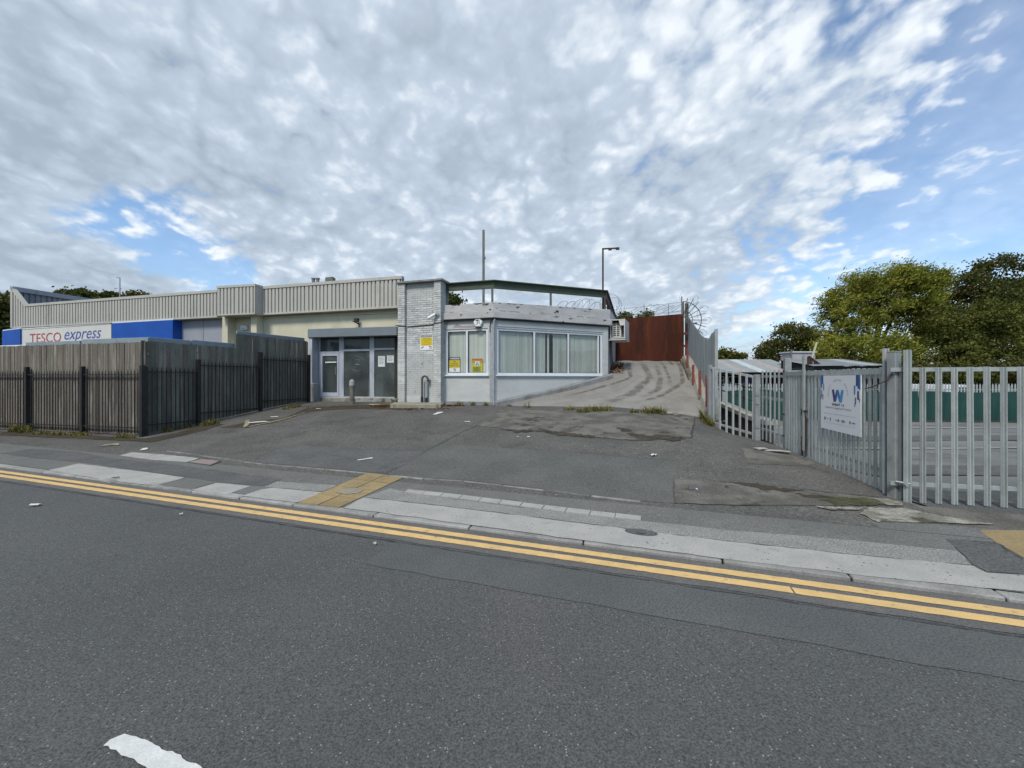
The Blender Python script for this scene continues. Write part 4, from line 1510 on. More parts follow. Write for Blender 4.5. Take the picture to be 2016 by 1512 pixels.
# door leaf
du0, du1 = ub_(630.5), ub_(667)
zd = zt - 0.125
mb = MB()
mb.fbox(FF, du0, du0 + 0.10, SN - 0.06, SN + 0.01, ZS0 + 0.055, zd)
mb.fbox(FF, du1 - 0.07, du1, SN - 0.06, SN + 0.01, ZS0 + 0.055, zd)
mb.fbox(FF, du0 + 0.10, du1 - 0.07, SN - 0.06, SN + 0.008, zd - 0.08, zd)
mb.fbox(FF, du0 + 0.10, du1 - 0.07, SN - 0.06, SN + 0.008, ZS0 + 0.055, ZS0 + 0.2)
door = mk('shop_door', mb, M['upvc_dull'], shop)
mb = MB()
mb.fbox(FF, du0 + 0.10, du1 - 0.07, SN - 0.035, SN - 0.028, ZS0 + 0.2, zd - 0.08)
mk('door_pane', mb, M['shop_glass'], door)
mb = MB()
zl = FF.pz(648, 713.5, SN)
mb.fbox(FF, ub_(641), ub_(662.5), SN - 0.025, SN + 0.015, zl - 0.02, zl + 0.03)
mk('letter_plate', mb, M['upvc'], door)
mb = MB()
mb.bar(FF.P(du1 - 0.10, SN + 0.06, 1.75), FF.P(du1 - 0.10, SN + 0.06, 2.05), 0.025)
mk('door_handle', mb, M['grey_steel'], door)
panes = [(630, 667.5, zt - 0.03, 3.30), (676.5, 727.5, ZS0 + 0.05, zt - 0.035), (676.5, 727.5, zt + 0.045, 3.30), (736.5, 777, ZS0 + 0.05, zt), (736.5, 777, zt + 0.07, 3.30)]
for a, b, z0, z1 in panes:
    mb = MB()
    mb.fbox(FF, ub_(a), ub_(b), SN - 0.045, SN - 0.038, z0, z1)
    mk('shop_pane', mb, M['shop_glass'], shop)
# a dim room behind with a counter and shelves
mb = MB()
mb.fbox(FF, SU0 - 0.1, SU1 + 0.1, -3.4, -3.3, 0.5, 3.6)
mb.fbox(FF, SU0 - 0.2, SU0 - 0.1, -3.4, -0.62, 0.5, 3.6)
mb.fbox(FF, SU1 + 0.1, SU1 + 0.2, -3.4, -0.62, 0.5, 3.6)
mb.fbox(FF, SU0 - 0.1, SU1 + 0.1, -3.3, -0.62, 3.5, 3.6)
mb.fbox(FF, SU0 - 0.1, SU1 + 0.1, -3.3, -0.62, 0.5, 0.8)
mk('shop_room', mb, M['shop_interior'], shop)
mb = MB()
mb.fbox(FF, ub_(690), ub_(722), -2.2, -1.6, 0.8, 1.75)
mk('counter', mb, M['grey_panel'], shop, bevel=0.02)
mb = MB()
for k in range(4):
    mb.fbox(FF, ub_(742), ub_(778), -1.6, -1.2, 1.0 + 0.4 * k, 1.03 + 0.4 * k)
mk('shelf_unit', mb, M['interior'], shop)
# notices stuck inside the right pane
for (a, b, y0, y1), lab in zip(((743.5, 757, 701, 722), (761, 774.5, 700, 714)), ('white notice on the left inside the shop pane by the brick pier', 'smaller white notice on the right inside the shop pane by the brick pier')):
    mb = MB()
    mb.fbox(FF, ub_(a), ub_(b), SN - 0.034, SN - 0.030, FF.pz(a, y1, SN), FF.pz(a, y0, SN))
    po = mk('paper_notice', mb, M['paper'], None, FF.P(ub_(a), SN - 0.032, FF.pz(a, y1, SN)), label=lab, cat='notice')
    mb = MB()
    for k in range(6):
        z = FF.pz(a, y0, SN) - 0.05 - k * 0.05
        if z > FF.pz(a, y1, SN) + 0.03:
            mb.fbox(FF, ub_(a) + 0.03, ub_(b) - 0.03 - 0.04 * (k % 2), SN - 0.030, SN - 0.0285, z, z + 0.018)
    mk('print_lines', mb, M['grey_ink'], po)
# round reflection on the middle pane, modelled as grey arcs and a bar
mb = MB()
uc, zc_ = ub_(702), FF.pz(702, 716, SN)
for rr, a0, a1 in ((0.30, 2, 17), (0.29, 20, 28), (0.17, 4, 12)):
    pts = [FF.P(uc + rr * math.cos(a * math.pi / 16), SN - 0.036, zc_ + rr * math.sin(a * math.pi / 16)) for a in range(a0, a1)]
    mb.tube(pts, 0.005, 4)
mb.fbox(FF, uc - 0.07, uc + 0.09, SN - 0.037, SN - 0.034, zc_ - 0.04, zc_ - 0.01)
mk('modelled_reflection', mb, M['grey_ink'], shop)
# short bollard in front of the shop
bp_ = G(693, 795)
bol = root('bollard', 'short pale worn bollard standing in front of the shop door', 'bollard', bp_)
mb = MB()
mb.tube([bp_ + Vector((0, 0, -0.05)), bp_ + Vector((0, 0, 0.78))], 0.085, 12)
mk('bollard_shaft', mb, M['rubble'], bol)
mb = MB()
mb.tube([bp_ + Vector((0, 0, 0.66)), bp_ + Vector((0, 0, 0.82))], 0.10, 12, 0.09)
mb.tube([bp_ + Vector((0, 0, 0.82)), bp_ + Vector((0, 0, 0.88))], 0.09, 12, 0.03)
mk('bollard_cap', mb, M['conc_pale'], bol)

# signs on the shop front
ZSG = 3.08
sg_n = WN_ + 0.28
ws0, ws1 = FF.pu(40, sg_n), FF.pu(219, sg_n)
zst = FF.pz(219, 637.5, sg_n)
zsl = FF.pz(40, 649, sg_n)
sgn = root('shop_sign', 'long white shop sign with red capitals and blue italic lettering', 'sign', FF.P((ws0 + ws1) / 2, sg_n - 0.05, ZSG))
mb = MB()
mb.fbox(FF, ws0 + 0.03, ws1 - 0.003, WN_, sg_n, ZSG, zsl, ZSG, zst)
mk('sign_panel', mb, M['sign_white'], sgn)
mb = MB()
mb.fbox(FF, ws0 - 0.02, ws0 + 0.027, WN_, sg_n + 0.02, ZSG, zsl + 0.02)
mb.fbox(FF, ws0 + 0.027, ws1, sg_n - 0.1, sg_n + 0.02, zsl + 0.003, zsl + 0.05, zst + 0.003, zst + 0.05)
mk('sign_edge', mb, M['upvc'], sgn)
slope = (zst - zsl) / (ws1 - ws0)
plc = lambda x, y: FF.P(x, sg_n + 0.006, y)
zt0 = FF.pz(60, 676.0, sg_n)
zt1 = FF.pz(60, 657.5, sg_n)
mb = MB()
plr = lambda x, y: FF.P(x, sg_n + 0.006, y + slope * (x - FF.pu(60, sg_n)))
put_text(mb, 'TESCO', plr, 1.0, FF.pu(59, sg_n), zt0, align='LEFT', bold=0.0, width=FF.pu(120.5, sg_n) - FF.pu(59, sg_n), height=zt1 - zt0)
mk('red_letters', mb, M['red_ink'], sgn)
mb = MB()
for k in range(5):
    x0 = FF.pu(61, sg_n) + k * 0.62
    a, b = plr(x0, zt0 - 0.16), plr(x0 + 0.42, zt0 - 0.16)
    c_, d_ = plr(x0 + 0.48, zt0 - 0.06), plr(x0 + 0.06, zt0 - 0.06)
    mb.quad(a, b, c_, d_)
mk('blue_bars', mb, M['blue_ink'], sgn)
mb = MB()
put_text(mb, 'express', plr, 1.0, FF.pu(127, sg_n), FF.pz(127, 678, sg_n), shear=0.32, align='LEFT', width=FF.pu(199.5, sg_n) - FF.pu(127, sg_n), height=0.52)
mk('blue_letters', mb, M['blue_ink'], sgn)
for (pa, pb, nn, yt, lab) in ((4, 39.5, sg_n + 0.06, 649, 'short blue sign box at the far end of the white shop sign'), (220, 340, sg_n + 0.10, 636, 'long plain blue sign box beside the white shop sign')):
    a, b = FF.pu(pa, nn), FF.pu(pb, nn)
    za, zb = FF.pz(pa, 651.5 if pa < 10 else 636.5, nn), FF.pz(pb, 647.2 if pa < 10 else 629.6, nn)
    mb = MB()
    mb.fbox(FF, a, b, WN_ + 0.005, nn, ZSG, za, ZSG, zb)
    bs = root('blue_sign', lab, 'sign', FF.P((a + b) / 2, nn - 0.1, ZSG))
    mk('sign_panel', mb, M['sign_blue'], bs)
    mb = MB()
    mb.fbox(FF, a, b, WN_ + 0.005, nn - 0.02, za + 0.004, za + 0.05, zb + 0.004, zb + 0.05)
    mk('sign_edge', mb, M['upvc'], bs)
# small white alarm box between the pilasters
uu = FF.pu(478.5, WN_)
al = root('alarm_box', 'small white alarm box in the cream recess above the board fence', 'alarm box', FF.P(uu, WN_, 3.2))
mb = MB()
zb0, zb1 = FF.pz(478, 649.5, -0.2), FF.pz(478, 640.5, -0.2)
mb.fbox(FF, FF.pu(472.5, -0.2), FF.pu(485, -0.2), WN_, WN_ + 0.1, zb0, zb1)
mk('alarm_case', mb, M['upvc'], al, bevel=0.02)
mb = MB()
mb.fbox(FF, FF.pu(476, -0.2), FF.pu(481, -0.2), WN_ + 0.1, WN_ + 0.104, zb0 + 0.05, zb0 + 0.08)
mk('alarm_light', mb, M['grey_ink'], al)
# floodlight over the shutter box
uf, zf_ = FF.pu(700, WN_ + 0.2), FF.pz(700, 630, WN_ + 0.2)
fl = root('floodlight', 'black floodlight fixed to the cream wall above the shutter box', 'floodlight', FF.P(uf, WN_, zf_))
mb = MB()
mb.fbox(FF, uf - 0.06, uf + 0.10, WN_ + 0.10, WN_ + 0.24, zf_ - 0.07, zf_ + 0.07)
mk('lamp_housing', mb, M['lamp_black'], fl, bevel=0.015)
mb = MB()
mb.bar(FF.P(uf - 0.14, WN_ + 0.2, zf_ - 0.03), FF.P(uf + 0.02, WN_ + 0.12, zf_ - 0.12), 0.03)
mb.bar(FF.P(uf + 0.02, WN_, zf_ - 0.13), FF.P(uf + 0.02, WN_ + 0.16, zf_ - 0.10), 0.04)
mk('lamp_bracket', mb, M['lamp_black'], fl)
mb = MB()
mb.tube([FF.P(uf + 0.02, WN_ + 0.012, zf_ - 0.12), FF.P(uf + 0.04, WN_ + 0.012, zf_ - 0.25), FF.P(uf, WN_ + 0.012, zf_ - 0.36)], 0.012, 5)
mk('lamp_cable', mb, M['lamp_black'], fl)

# ------------------------------------------------------------------ corner building: pier and two windows
corner = root('corner_building', 'pale grey painted corner building with brick pier and white framed windows', 'building', (CORNER.x, CORNER.y + 1.5, 0.7))
PB = 4.92                                  # top of the pier
ZG = 0.62
uP0, uP1, uP2, uP3 = FL.pu(783, 0.36), FL.pu(796.5, 0.36), FL.pu(854, 0.36), FL.pu(867.5, 0.36)
mb = MB()
mb.fbox(FL, uP0 + 0.01, uP3 - 0.01, -0.3, 0.23, ZG - 0.3, PB)
mb.fbox(FL, uP0 + 0.012, uP1 - 0.012, 0.23, 0.345, ZG - 0.3, PB)
mb.fbox(FL, uP2 + 0.012, uP3 - 0.012, 0.23, 0.345, ZG - 0.3, PB)
mk('pier_core', mb, M['mortar'], corner)
# the bricks, course by course
bricks = []
ch = 0.075
z = ZG + 0.02
row = 0
while z + ch < PB + 0.01:
    for (a, b, nf, kind) in ((uP0, uP1, 0.36, 'pil'), (uP2, uP3, 0.36, 'pil'), (uP1, uP2, 0.245, 'panel')):
        L = b - a
        if kind == 'pil':
            cuts = [0, L] if row % 2 == 0 else [0, L / 2, L]
        else:
            n = 5
            st_ = L / n
            cuts = [0] + [st_ * (i + (0.5 if row % 2 else 0)) for i in range(n + 1)] + [L]
            cuts = sorted(set(round(c, 4) for c in cuts if 0 <= c <= L + 1e-6))
        for c0_, c1_ in zip(cuts, cuts[1:]):
            bricks.append((a + c0_, a + c1_, nf, z, 0.12 if kind == 'pil' else 0.02))
    # right flank of the near pilaster
    bricks.append(('side', uP3, row, z))
    z += ch
    row += 1
face = [q for q in bricks if q[0] != 'side']
side = [q for q in bricks if q[0] == 'side']
bb = MB()
bb.box(-0.5, 0.5, -0.5, 0.5, -0.5, 0.5)
brick_me = bevelled('brick', bb, M['brick'], 0.035)
face.sort(key=lambda q: (abs(q[3] - 3.4) if q[2] < 0.3 else abs(q[3] - 3.0) * 0.6))
for i, (a, b, nf, z, dep) in enumerate(face[:270]):
    d = 0.10
    pr = random.uniform(-0.005, 0.004)
    p = FL.P((a + b) / 2, nf - d / 2 + pr, z + ch / 2)
    gap = 0.0035 if z < 2.8 else 0.009
    inst('brick', brick_me, corner, p, FL.ang, (b - a - random.uniform(0.3, 1.1) * gap, d, ch - random.uniform(0.6, 1.6) * gap))
mb = MB()
for (a, b, nf, z, dep) in face[270:]:
    pr = random.uniform(-0.004, 0.003)
    mb.fbox(FL, a + 0.002, b - 0.002, nf - 0.1, nf + pr, z + 0.002, z + ch - 0.003)
for q in side:
    _, u, row, z = q
    for k, (n0, n1) in enumerate(((-0.02, 0.1), (0.1, 0.24), (0.24, 0.355)) if row % 2 else ((-0.02, 0.16), (0.16, 0.355))):
        mb.fbox(FL, u - 0.08, u + random.uniform(-0.004, 0.004), n0 + 0.003, n1 - 0.003, z + 0.003, z + ch - 0.003)
mk('brickwork', mb, M['brick'], corner, kind='stuff')
mb = MB()
mb.fbox(FL, uP0 - 0.05, uP3 + 0.08, -0.32, 0.42, PB, PB + 0.075)
mk('pier_coping', mb, M['coping'], corner, bevel=0.012)
# smooth painted plaster over the lower half of the panel
mb = MB()
mb.fbox(FL, uP1 + 0.004, uP2 + 0.12, 0.2, 0.2505, ZG + 0.0, 1.0)
mk('pier_plinth', mb, M['render'], corner, bevel=0.004)

# walls round the windows
uW0, uW1 = FL.pu(877.2, 0), FL.pu(960.5, 0)
zW1, zW0 = 3.30, 1.72
PR_ = FRT.P(FRT.pu(1196.5, 0), 0, 0).to_2d()
SIDE = Vector((0.335, 0.942))
BACK = PR_ + SIDE * 5.0
uE = FRT.pu(1196.5, 0)
vW0, vW1 = FRT.pu(978, 0), FRT.pu(1186, 0)
TH = 0.25
ZP = 3.62
mb = MB()
mb.fbox(FL, uP3 - 0.15, uW0, -TH, 0, ZG - 0.3, ZP + 0.1)
mb.fbox(FL, uW0, uW1, -TH, 0, ZG - 0.3, zW0)
mb.fbox(FL, uW0, uW1, -TH, 0, zW1, ZP + 0.1)
mb.path([FL.P(uW1, 0, 0).to_2d(), CORNER, FRT.P(vW0, 0, 0).to_2d()], -TH, 0, ZG - 0.3, ZP + 0.1)
mb.fbox(FRT, vW0, vW1, -TH, 0, ZG - 0.3, zW0)
mb.fbox(FRT, vW0, vW1, -TH, 0, zW1, ZP + 0.1)
mb.path([FRT.P(vW1, 0, 0).to_2d(), PR_, BACK], -TH, 0, ZG - 0.3, ZP + 0.1)
mk('wall', mb, M['render'], corner)
# corner bead, plinth, trim boards
mb = MB()
mb.fbox(FL, FL.pu(964.5, 0.0), -0.012, 0.003, 0.03, ZG, ZP)
mk('corner_board', mb, M['pipe_grey'], corner, bevel=0.006)
mb = MB()
mb.fbox(FRT, 0.012, FRT.pu(977, 0.0), 0.003, 0.024, ZG, ZP)
mk('corner_board', mb, M['render'], corner, bevel=0.006)
mb = MB()
mb.tube([FRT.P(0.0, 0.10, 3.58), FRT.P(-0.03, 0.09, 3.5), FRT.P(-0.03, 0.075, 3.3), FRT.P(-0.03, 0.075, ZG + 0.1)], 0.028, 8)
mk('downpipe', mb, M['pipe_grey'], corner)
mb = MB()
mb.tube([FL.P(-0.02, 0.11, 3.56), FL.P(-0.10, 0.06, 3.50), FL.P(-0.12, 0.05, 3.38), FL.P(-0.12, 0.045, 3.15)], 0.016, 6)
mk('hose_pipe', mb, M['lamp_black'], corner)
mb = MB()
mb.path([FL.P(uP3, 0, 0).to_2d(), CORNER, FRT.P(0.8, 0, 0).to_2d()], 0.003, 0.07, ZG - 0.2, ZG + 0.19)
mk('plinth', mb, M['coping'], corner, bevel=0.008)
mb = MB()
zt_ = FRT.pz(1190, 628, 0)
mb.fbox(FRT, vW1 + 0.03, uE - 0.01, 0.003, 0.025, 1.72, 3.45)
mb.fbox(FRT, FRT.pu(979, 0), uE - 0.012, 0.003, 0.02, 3.36, 3.52)
mk('trim_board', mb, M['render'], corner)
# cornice: two painted courses, peeling
loop = [FL.P(uP3 - 0.02, 0, 0).to_2d(), CORNER, PR_, BACK]
mb = MB()
mb.path(loop, -TH, 0.15, ZP, ZP + 0.24)
cor = mk('cornice', mb, M['parapet'], corner, bevel=0.015)
mb = MB()
mb.path(loop, -TH, 0.10, ZP + 0.242, [4.13, 4.15, 4.23, 4.25])
mk('parapet', mb, M['parapet'], corner, bevel=0.015)
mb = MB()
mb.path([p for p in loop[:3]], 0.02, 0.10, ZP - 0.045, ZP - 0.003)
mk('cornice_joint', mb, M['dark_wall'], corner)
mb = MB()                                    # where paint and mortar have come away along the edges of the parapet


def ragged(mb, fr, u0, u1, z, n, h, seed, both=True):
    rnd = random.Random(seed)
    u = u0
    pts = []
    while u < u1:
        pts.append(u)
        u += rnd.uniform(0.03, 0.07)
    v = []
    for i, u in enumerate(pts):
        e = 0 if i in (0, len(pts) - 1) else 1
        v += [fr.P(u, n, z + h * e * rnd.uniform(0.05, 0.5) * both), fr.P(u, n, z - h * e * rnd.uniform(0.1, 1.0))]
    mb.add(v, [(2 * i, 2 * i + 1, 2 * i + 3, 2 * i + 2) for i in range(len(pts) - 1)])


rr = random.Random(5)
for fr, ua, ub in ((FL, -1.55, -0.1), (FRT, 0.1, uE - 0.1)):
    u = ua
    while u < ub:
        w_ = rr.uniform(0.12, 0.6)
        if u + w_ < ub:
            ragged(mb, fr, u, u + w_, 4.135 + 0.017 * max(0, u), 0.103, rr.uniform(0.02, 0.06), int(u * 50) + 99, False)
        u += w_ + rr.uniform(0.05, 0.5)
    u = ua
    while u < ub:
        w_ = rr.uniform(0.2, 0.9)
        if u + w_ < ub:
            ragged(mb, fr, u, u + w_, ZP + 0.245, 0.152, rr.uniform(0.008, 0.022), int(u * 50) + 7)
        u += w_ + rr.uniform(0.05, 0.7)
for fr, u, w_, z in ((FRT, 2.32, 0.16, 4.0), (FRT, 0.02, 0.13, 3.95), (FL, -0.14, 0.13, 3.9), (FRT, 3.35, 0.08, 4.02), (FRT, 2.2, 0.3, 3.80), (FRT, 2.85, 0.2, 3.77)):
    n_ = 0.103 if z > 3.87 else 0.153
    ragged(mb, fr, u, u + w_, z, n_, 0.10 if z > 3.87 else 0.04, int(u * 31) + 3)
mk('broken_edge', mb, M['black_brick'], corner, kind='stuff')
mb = MB()
deck = [FL.P(uP3 - 0.1, -0.1, 0), FRT.P(0, -0.1, 0), FRT.P(uE - 0.1, -0.1, 0), Vector((BACK.x, BACK.y, 0)), Vector((-2.0, 20, 0))]
mb.prism([(p.x, p.y) for p in deck], 3.7, 3.82)
mk('roof_deck', mb, M['coping'], corner)
# room behind the windows
mb = MB()
mb.prism([(p.x, p.y) for p in deck], ZG, ZG + 0.1)
mb.path([Vector((deck[4].x, deck[4].y)), Vector((deck[3].x, deck[3].y))], -0.1, 0.0, ZG, 3.7)
mb.path([Vector((deck[0].x, deck[0].y)), Vector((deck[4].x, deck[4].y))], 0.0, 0.1, ZG, 3.7)
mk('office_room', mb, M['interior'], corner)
# peeled paint over the small window
mb = MB()
pk = [(892, 645.3), (894, 641.5), (897, 638.8), (902, 637.6), (905, 640.5), (912, 642), (922, 641), (935, 640.5), (946, 643), (946, 645)]
mb.add([FL.P(FL.pu(x, 0), 0.002, FL.pz(x, y, 0)) for x, y in pk], [tuple(range(len(pk)))])
mk('peeled_patch', mb, mat('old_pink_paint', (0.36, 0.27, 0.26), var=(0.30, 0.25, 0.24), vscale=6, rough=0.9), corner)


def window(fr, cuts, z0, z1, sill_over=0.05, n=-0.03):
    """white frame with mullions at the given u positions: cuts = [u0, u1, ..] centre lines, outer edges first and last"""
    u0, u1 = cuts[0], cuts[-1]
    fw, dp = 0.075, 0.07
    mb = MB()
    mb.fbox(fr, u0, u0 + fw, n - dp, n, z0, z1)
    mb.fbox(fr, u1 - fw, u1, n - dp, n, z0, z1)
    mb.fbox(fr, u0 + fw, u1 - fw, n - dp, n - 0.001, z1 - fw, z1)
    mb.fbox(fr, u0 + fw, u1 - fw, n - dp, n - 0.001, z0, z0 + fw)
    w = mk('window', mb, M['upvc'], corner)
    for c in cuts[1:-1]:
        mb = MB()
        mb.fbox(fr, c - 0.035, c + 0.035, n - dp, n - 0.002, z0 + fw, z1 - fw)
        mk('mullion', mb, M['upvc'], w)
    for a, b in zip(cuts, cuts[1:]):
        mb = MB()
        a2 = a + (fw if a == u0 else 0.035)
        b2 = b - (fw if b == u1 else 0.035)
        mb.fbox(fr, a2, b2, n - 0.045, n - 0.037, z0 + fw, z1 - fw)
        mk('pane', mb, M['glass'], w)
        mb = MB()
        for (x0, x1, y0, y1) in ((a2, a2 + 0.012, z0 + fw, z1 - fw), (b2 - 0.012, b2, z0 + fw, z1 - fw), (a2 + 0.012, b2 - 0.012, z0 + fw, z0 + fw + 0.012), (a2 + 0.012, b2 - 0.012, z1 - fw - 0.012, z1 - fw)):
            mb.fbox(fr, x0, x1, n - 0.036, n - 0.012, y0, y1)
        mk('gasket', mb, M['lamp_black'], w)
    mb = MB()
    mb.fbox(fr, u0 - sill_over, u1 + sill_over, n - dp, 0.075, z0 - 0.045, z0 - 0.004)
    mk('window_sill', mb, M['upvc'], w, bevel=0.006)
    return w


wl_cuts = [uW0, FL.pu(919, -0.03), uW1]
wr_cuts = [vW0, FRT.pu(1052, -0.03), FRT.pu(1119, -0.03), vW1]
window(FL, wl_cuts, zW0, zW1)
window(FRT, wr_cuts, zW0, zW1)
# inner casement line on the right hand light
mb = MB()
ri = FRT.pu(1178, -0.03)
mb.fbox(FRT, ri - 0.02, ri + 0.03, -0.09, -0.033, zW0 + 0.075, zW1 - 0.075)
mk('casement_stile', mb, M['upvc'], corner)
# vertical blinds
sl = MB()
sl.hexa([(-0.5, -0.002, -1), (0.5, -0.002, -1), (0.5, 0.002, -1), (-0.5, 0.002, -1), (-0.5, -0.002, 0), (0.5, -0.002, 0), (0.5, 0.002, 0), (-0.5, 0.002, 0)])
slat_me = mesh_from('blind_slat', sl.v, sl.f, M['blind'])


def blind(fr, u0, u1, label, gaps=(), tilt=16, seed=1):
    rnd = random.Random(seed)
    zt, zb = zW1 - 0.07, zW0 + 0.05
    BN = -0.135
    b = root('vertical_blind', label, 'blind', fr.P((u0 + u1) / 2, -0.24, zb))
    mb = MB()
    mb.fbox(fr, u0, u1, BN - 0.025, BN + 0.025, zt - 0.03, zt + 0.03)
    mk('headrail', mb, M['upvc'], b)
    u = u0 + 0.045
    while u < u1 - 0.03:
        if not any(g0 < u < g1 for g0, g1 in gaps):
            inst('slat', slat_me, b, fr.P(u, BN, zt - 0.03), fr.ang + R(tilt + rnd.uniform(-5, 5)), (0.089, 1, zt - zb - 0.05), ry=R(rnd.uniform(-0.3, 0.3)))
        u += 0.079
    return b


blind(FL, wl_cuts[0] + 0.02, wl_cuts[2] - 0.02, 'pale vertical blind behind the small window with yellow notices', tilt=10, seed=3)
g1, g2 = FRT.pu(1072, -0.23), FRT.pu(1082, -0.23)
blind(FRT, wr_cuts[0] + 0.03, wr_cuts[3] - 0.03, 'pale vertical blind behind the wide three light window', gaps=((g1 - 0.02, g1 + 0.045), (g2 - 0.045, g2 + 0.045)), tilt=13, seed=5)

# green beam round the roof edge on posts
mb = MB()
beam = [FL.P(uP3 - 0.02, 0, 0).to_2d(), CORNER, PR_]
mb.path(beam, -0.16, -0.10, [4.66, 4.65, 4.72], [4.90, 4.89, 4.96])
mb.path(beam, -0.22, 0.0, [4.90, 4.89, 4.96], [4.93, 4.92, 4.99])
mk('green_beam', mb, M['green_beam'], corner)
mb = MB()
bk = PR_ + SIDE * 4.2
mb.path([PR_ + Vector((0.01, 0.02)), bk], -0.16, -0.06, [4.70, 4.25], [4.97, 4.5])
mb.path([PR_ + Vector((0.01, 0.02)), bk], -0.22, 0.0, [4.975, 4.505], [5.0, 4.53])
mk('rusty_beam', mb, M['rusty_beam'], corner)
for fr, px_ in ((FRT, 966.5), (FRT, 1084.5)):
    u = max(0.0, fr.pu(px_, -0.13))
    mb = MB()
    mb.fbox(fr, u - 0.03, u + 0.03, -0.17, -0.11, 4.1, 4.66 + 0.015 * u)
    mk('beam_post', mb, M['grey_steel'], corner)
for k, d in enumerate((0.08, 1.3, 2.4)):
    p = PR_ + SIDE * d + Vector((-0.12, 0.0))
    mb = MB()
    mb.box(p.x - 0.035, p.x + 0.035, p.y - 0.035, p.y + 0.035, 4.1, 4.72 - 0.1 * d)
    mk('beam_post', mb, M['rusty_beam'], corner)
mb = MB()
for k in range(7):
    d = 0.3 + 0.45 * k
    p = PR_ + SIDE * d + Vector((-0.06, 0.0))
    mb.bar((p.x, p.y, 4.2), (p.x, p.y, 4.68 - 0.1 * d), 0.018)
for zz in (4.35, 4.5):
    a, b = PR_ + Vector((-0.06, 0)), PR_ + SIDE * 3.2 + Vector((-0.06, 0))
    mb.bar((a.x, a.y, zz), (b.x, b.y, zz - 0.15), 0.018)
mk('side_railing', mb, M['rusty_beam'], corner)
mb = MB()
pw = PR_ + SIDE * 2.2
mb.fbox(FRT, uE - 0.09, uE + 0.0, -3.2, -2.2, 1.6, 3.3)
mk('side_pilaster', mb, M['render'], corner)
# cable sagging across the pier
mb = MB()
pts = [FL.P(uP0 - 0.08, 0.375, 3.47), FL.P(uP1, 0.375, 3.43), FL.P(uP1 + 0.05, 0.262, 3.42), FL.P((uP1 + uP2) / 2, 0.262, 3.44), FL.P(uP2 - 0.05, 0.262, 3.46), FL.P(uP2 + 0.02, 0.375, 3.49), FL.P(uP3 + 0.02, 0.372, 3.50), FL.P(uP3 + 0.03, 0.2, 3.56), FL.P(uP3 + 0.05, 0.06, 3.60)]
mb.tube(pts, 0.016, 6)
mk('pier_cable', mb, M['lamp_black'], corner)
mb = MB()
mb.fbox(FL, uP3 + 0.02, uP3 + 0.09, 0.003, 0.08, 3.52, 3.95)
mk('junction_box', mb, M['grey_steel'], corner)

# ------------------------------------------------------------------ things fixed to the corner building
def mini_logo(mb, plc, x, y, h, bold=0.02):
    put_text(mb, 'Ti', plc, 1.0, x, y, bold=bold, height=h, width=h * 0.78)
    rect(mb, plc, x - h * 0.5, x + h * 0.05, y + h * 0.9, y + h * 1.0)


# yellow CCTV warning on the pier
PN = 0.262
a, b = FL.pu(827.5, PN), FL.pu(852, PN)
z1, z0 = FL.pz(840, 658.5, PN), FL.pz(840, 689, PN)
ws = root('warning_sign', 'yellow and white warning sign on the painted brick pier', 'sign', FL.P((a + b) / 2, PN, z0))
mb = MB()
mb.fbox(FL, a, b, 0.25, PN, z0, z1)
mk('sign_plate', mb, M['white_ink'], ws)
W_, H_ = b - a, z1 - z0
pl = lambda d: (lambda x, y: FL.P(a + x * W_, PN + d, z0 + y * H_))
mb = MB()
rect(mb, pl(0.0025), 0.04, 0.96, 0.285, 0.80)
mk('yellow_field', mb, M['sign_yellow'], ws)
mb = MB()
rect(mb, pl(0.0025), 0.04, 0.96, 0.825, 0.985)
mk('heading_band', mb, M['navy_ink'], ws)
mb = MB()
put_text(mb, 'WARNING', pl(0.004), 1.0, 0.5, 0.855, width=0.86, height=0.10, bold=0.02)
mk('heading', mb, M['white_ink'], ws)
mb = MB()
for t_, y, w in (('These premises', 0.72, 0.55), ('are under surveillance', 0.625, 0.78), ('by CCTV', 0.53, 0.35), ('for your safety', 0.435, 0.66), ('and security', 0.34, 0.66)):
    put_text(mb, t_, pl(0.004), 1.0, 0.5, y, width=w, height=0.062)
put_text(mb, 'Ti', pl(0.004), 1.0, 0.8, 0.05, width=0.2, height=0.19, bold=0.03)
x_ = [(0.10, 0.10), (0.30, 0.21), (0.27, 0.25), (0.06, 0.14)]
mb.add([pl(0.004)(x, y) for x, y in x_], [(0, 1, 2, 3)])
mk('print', mb, M['black_ink'], ws)

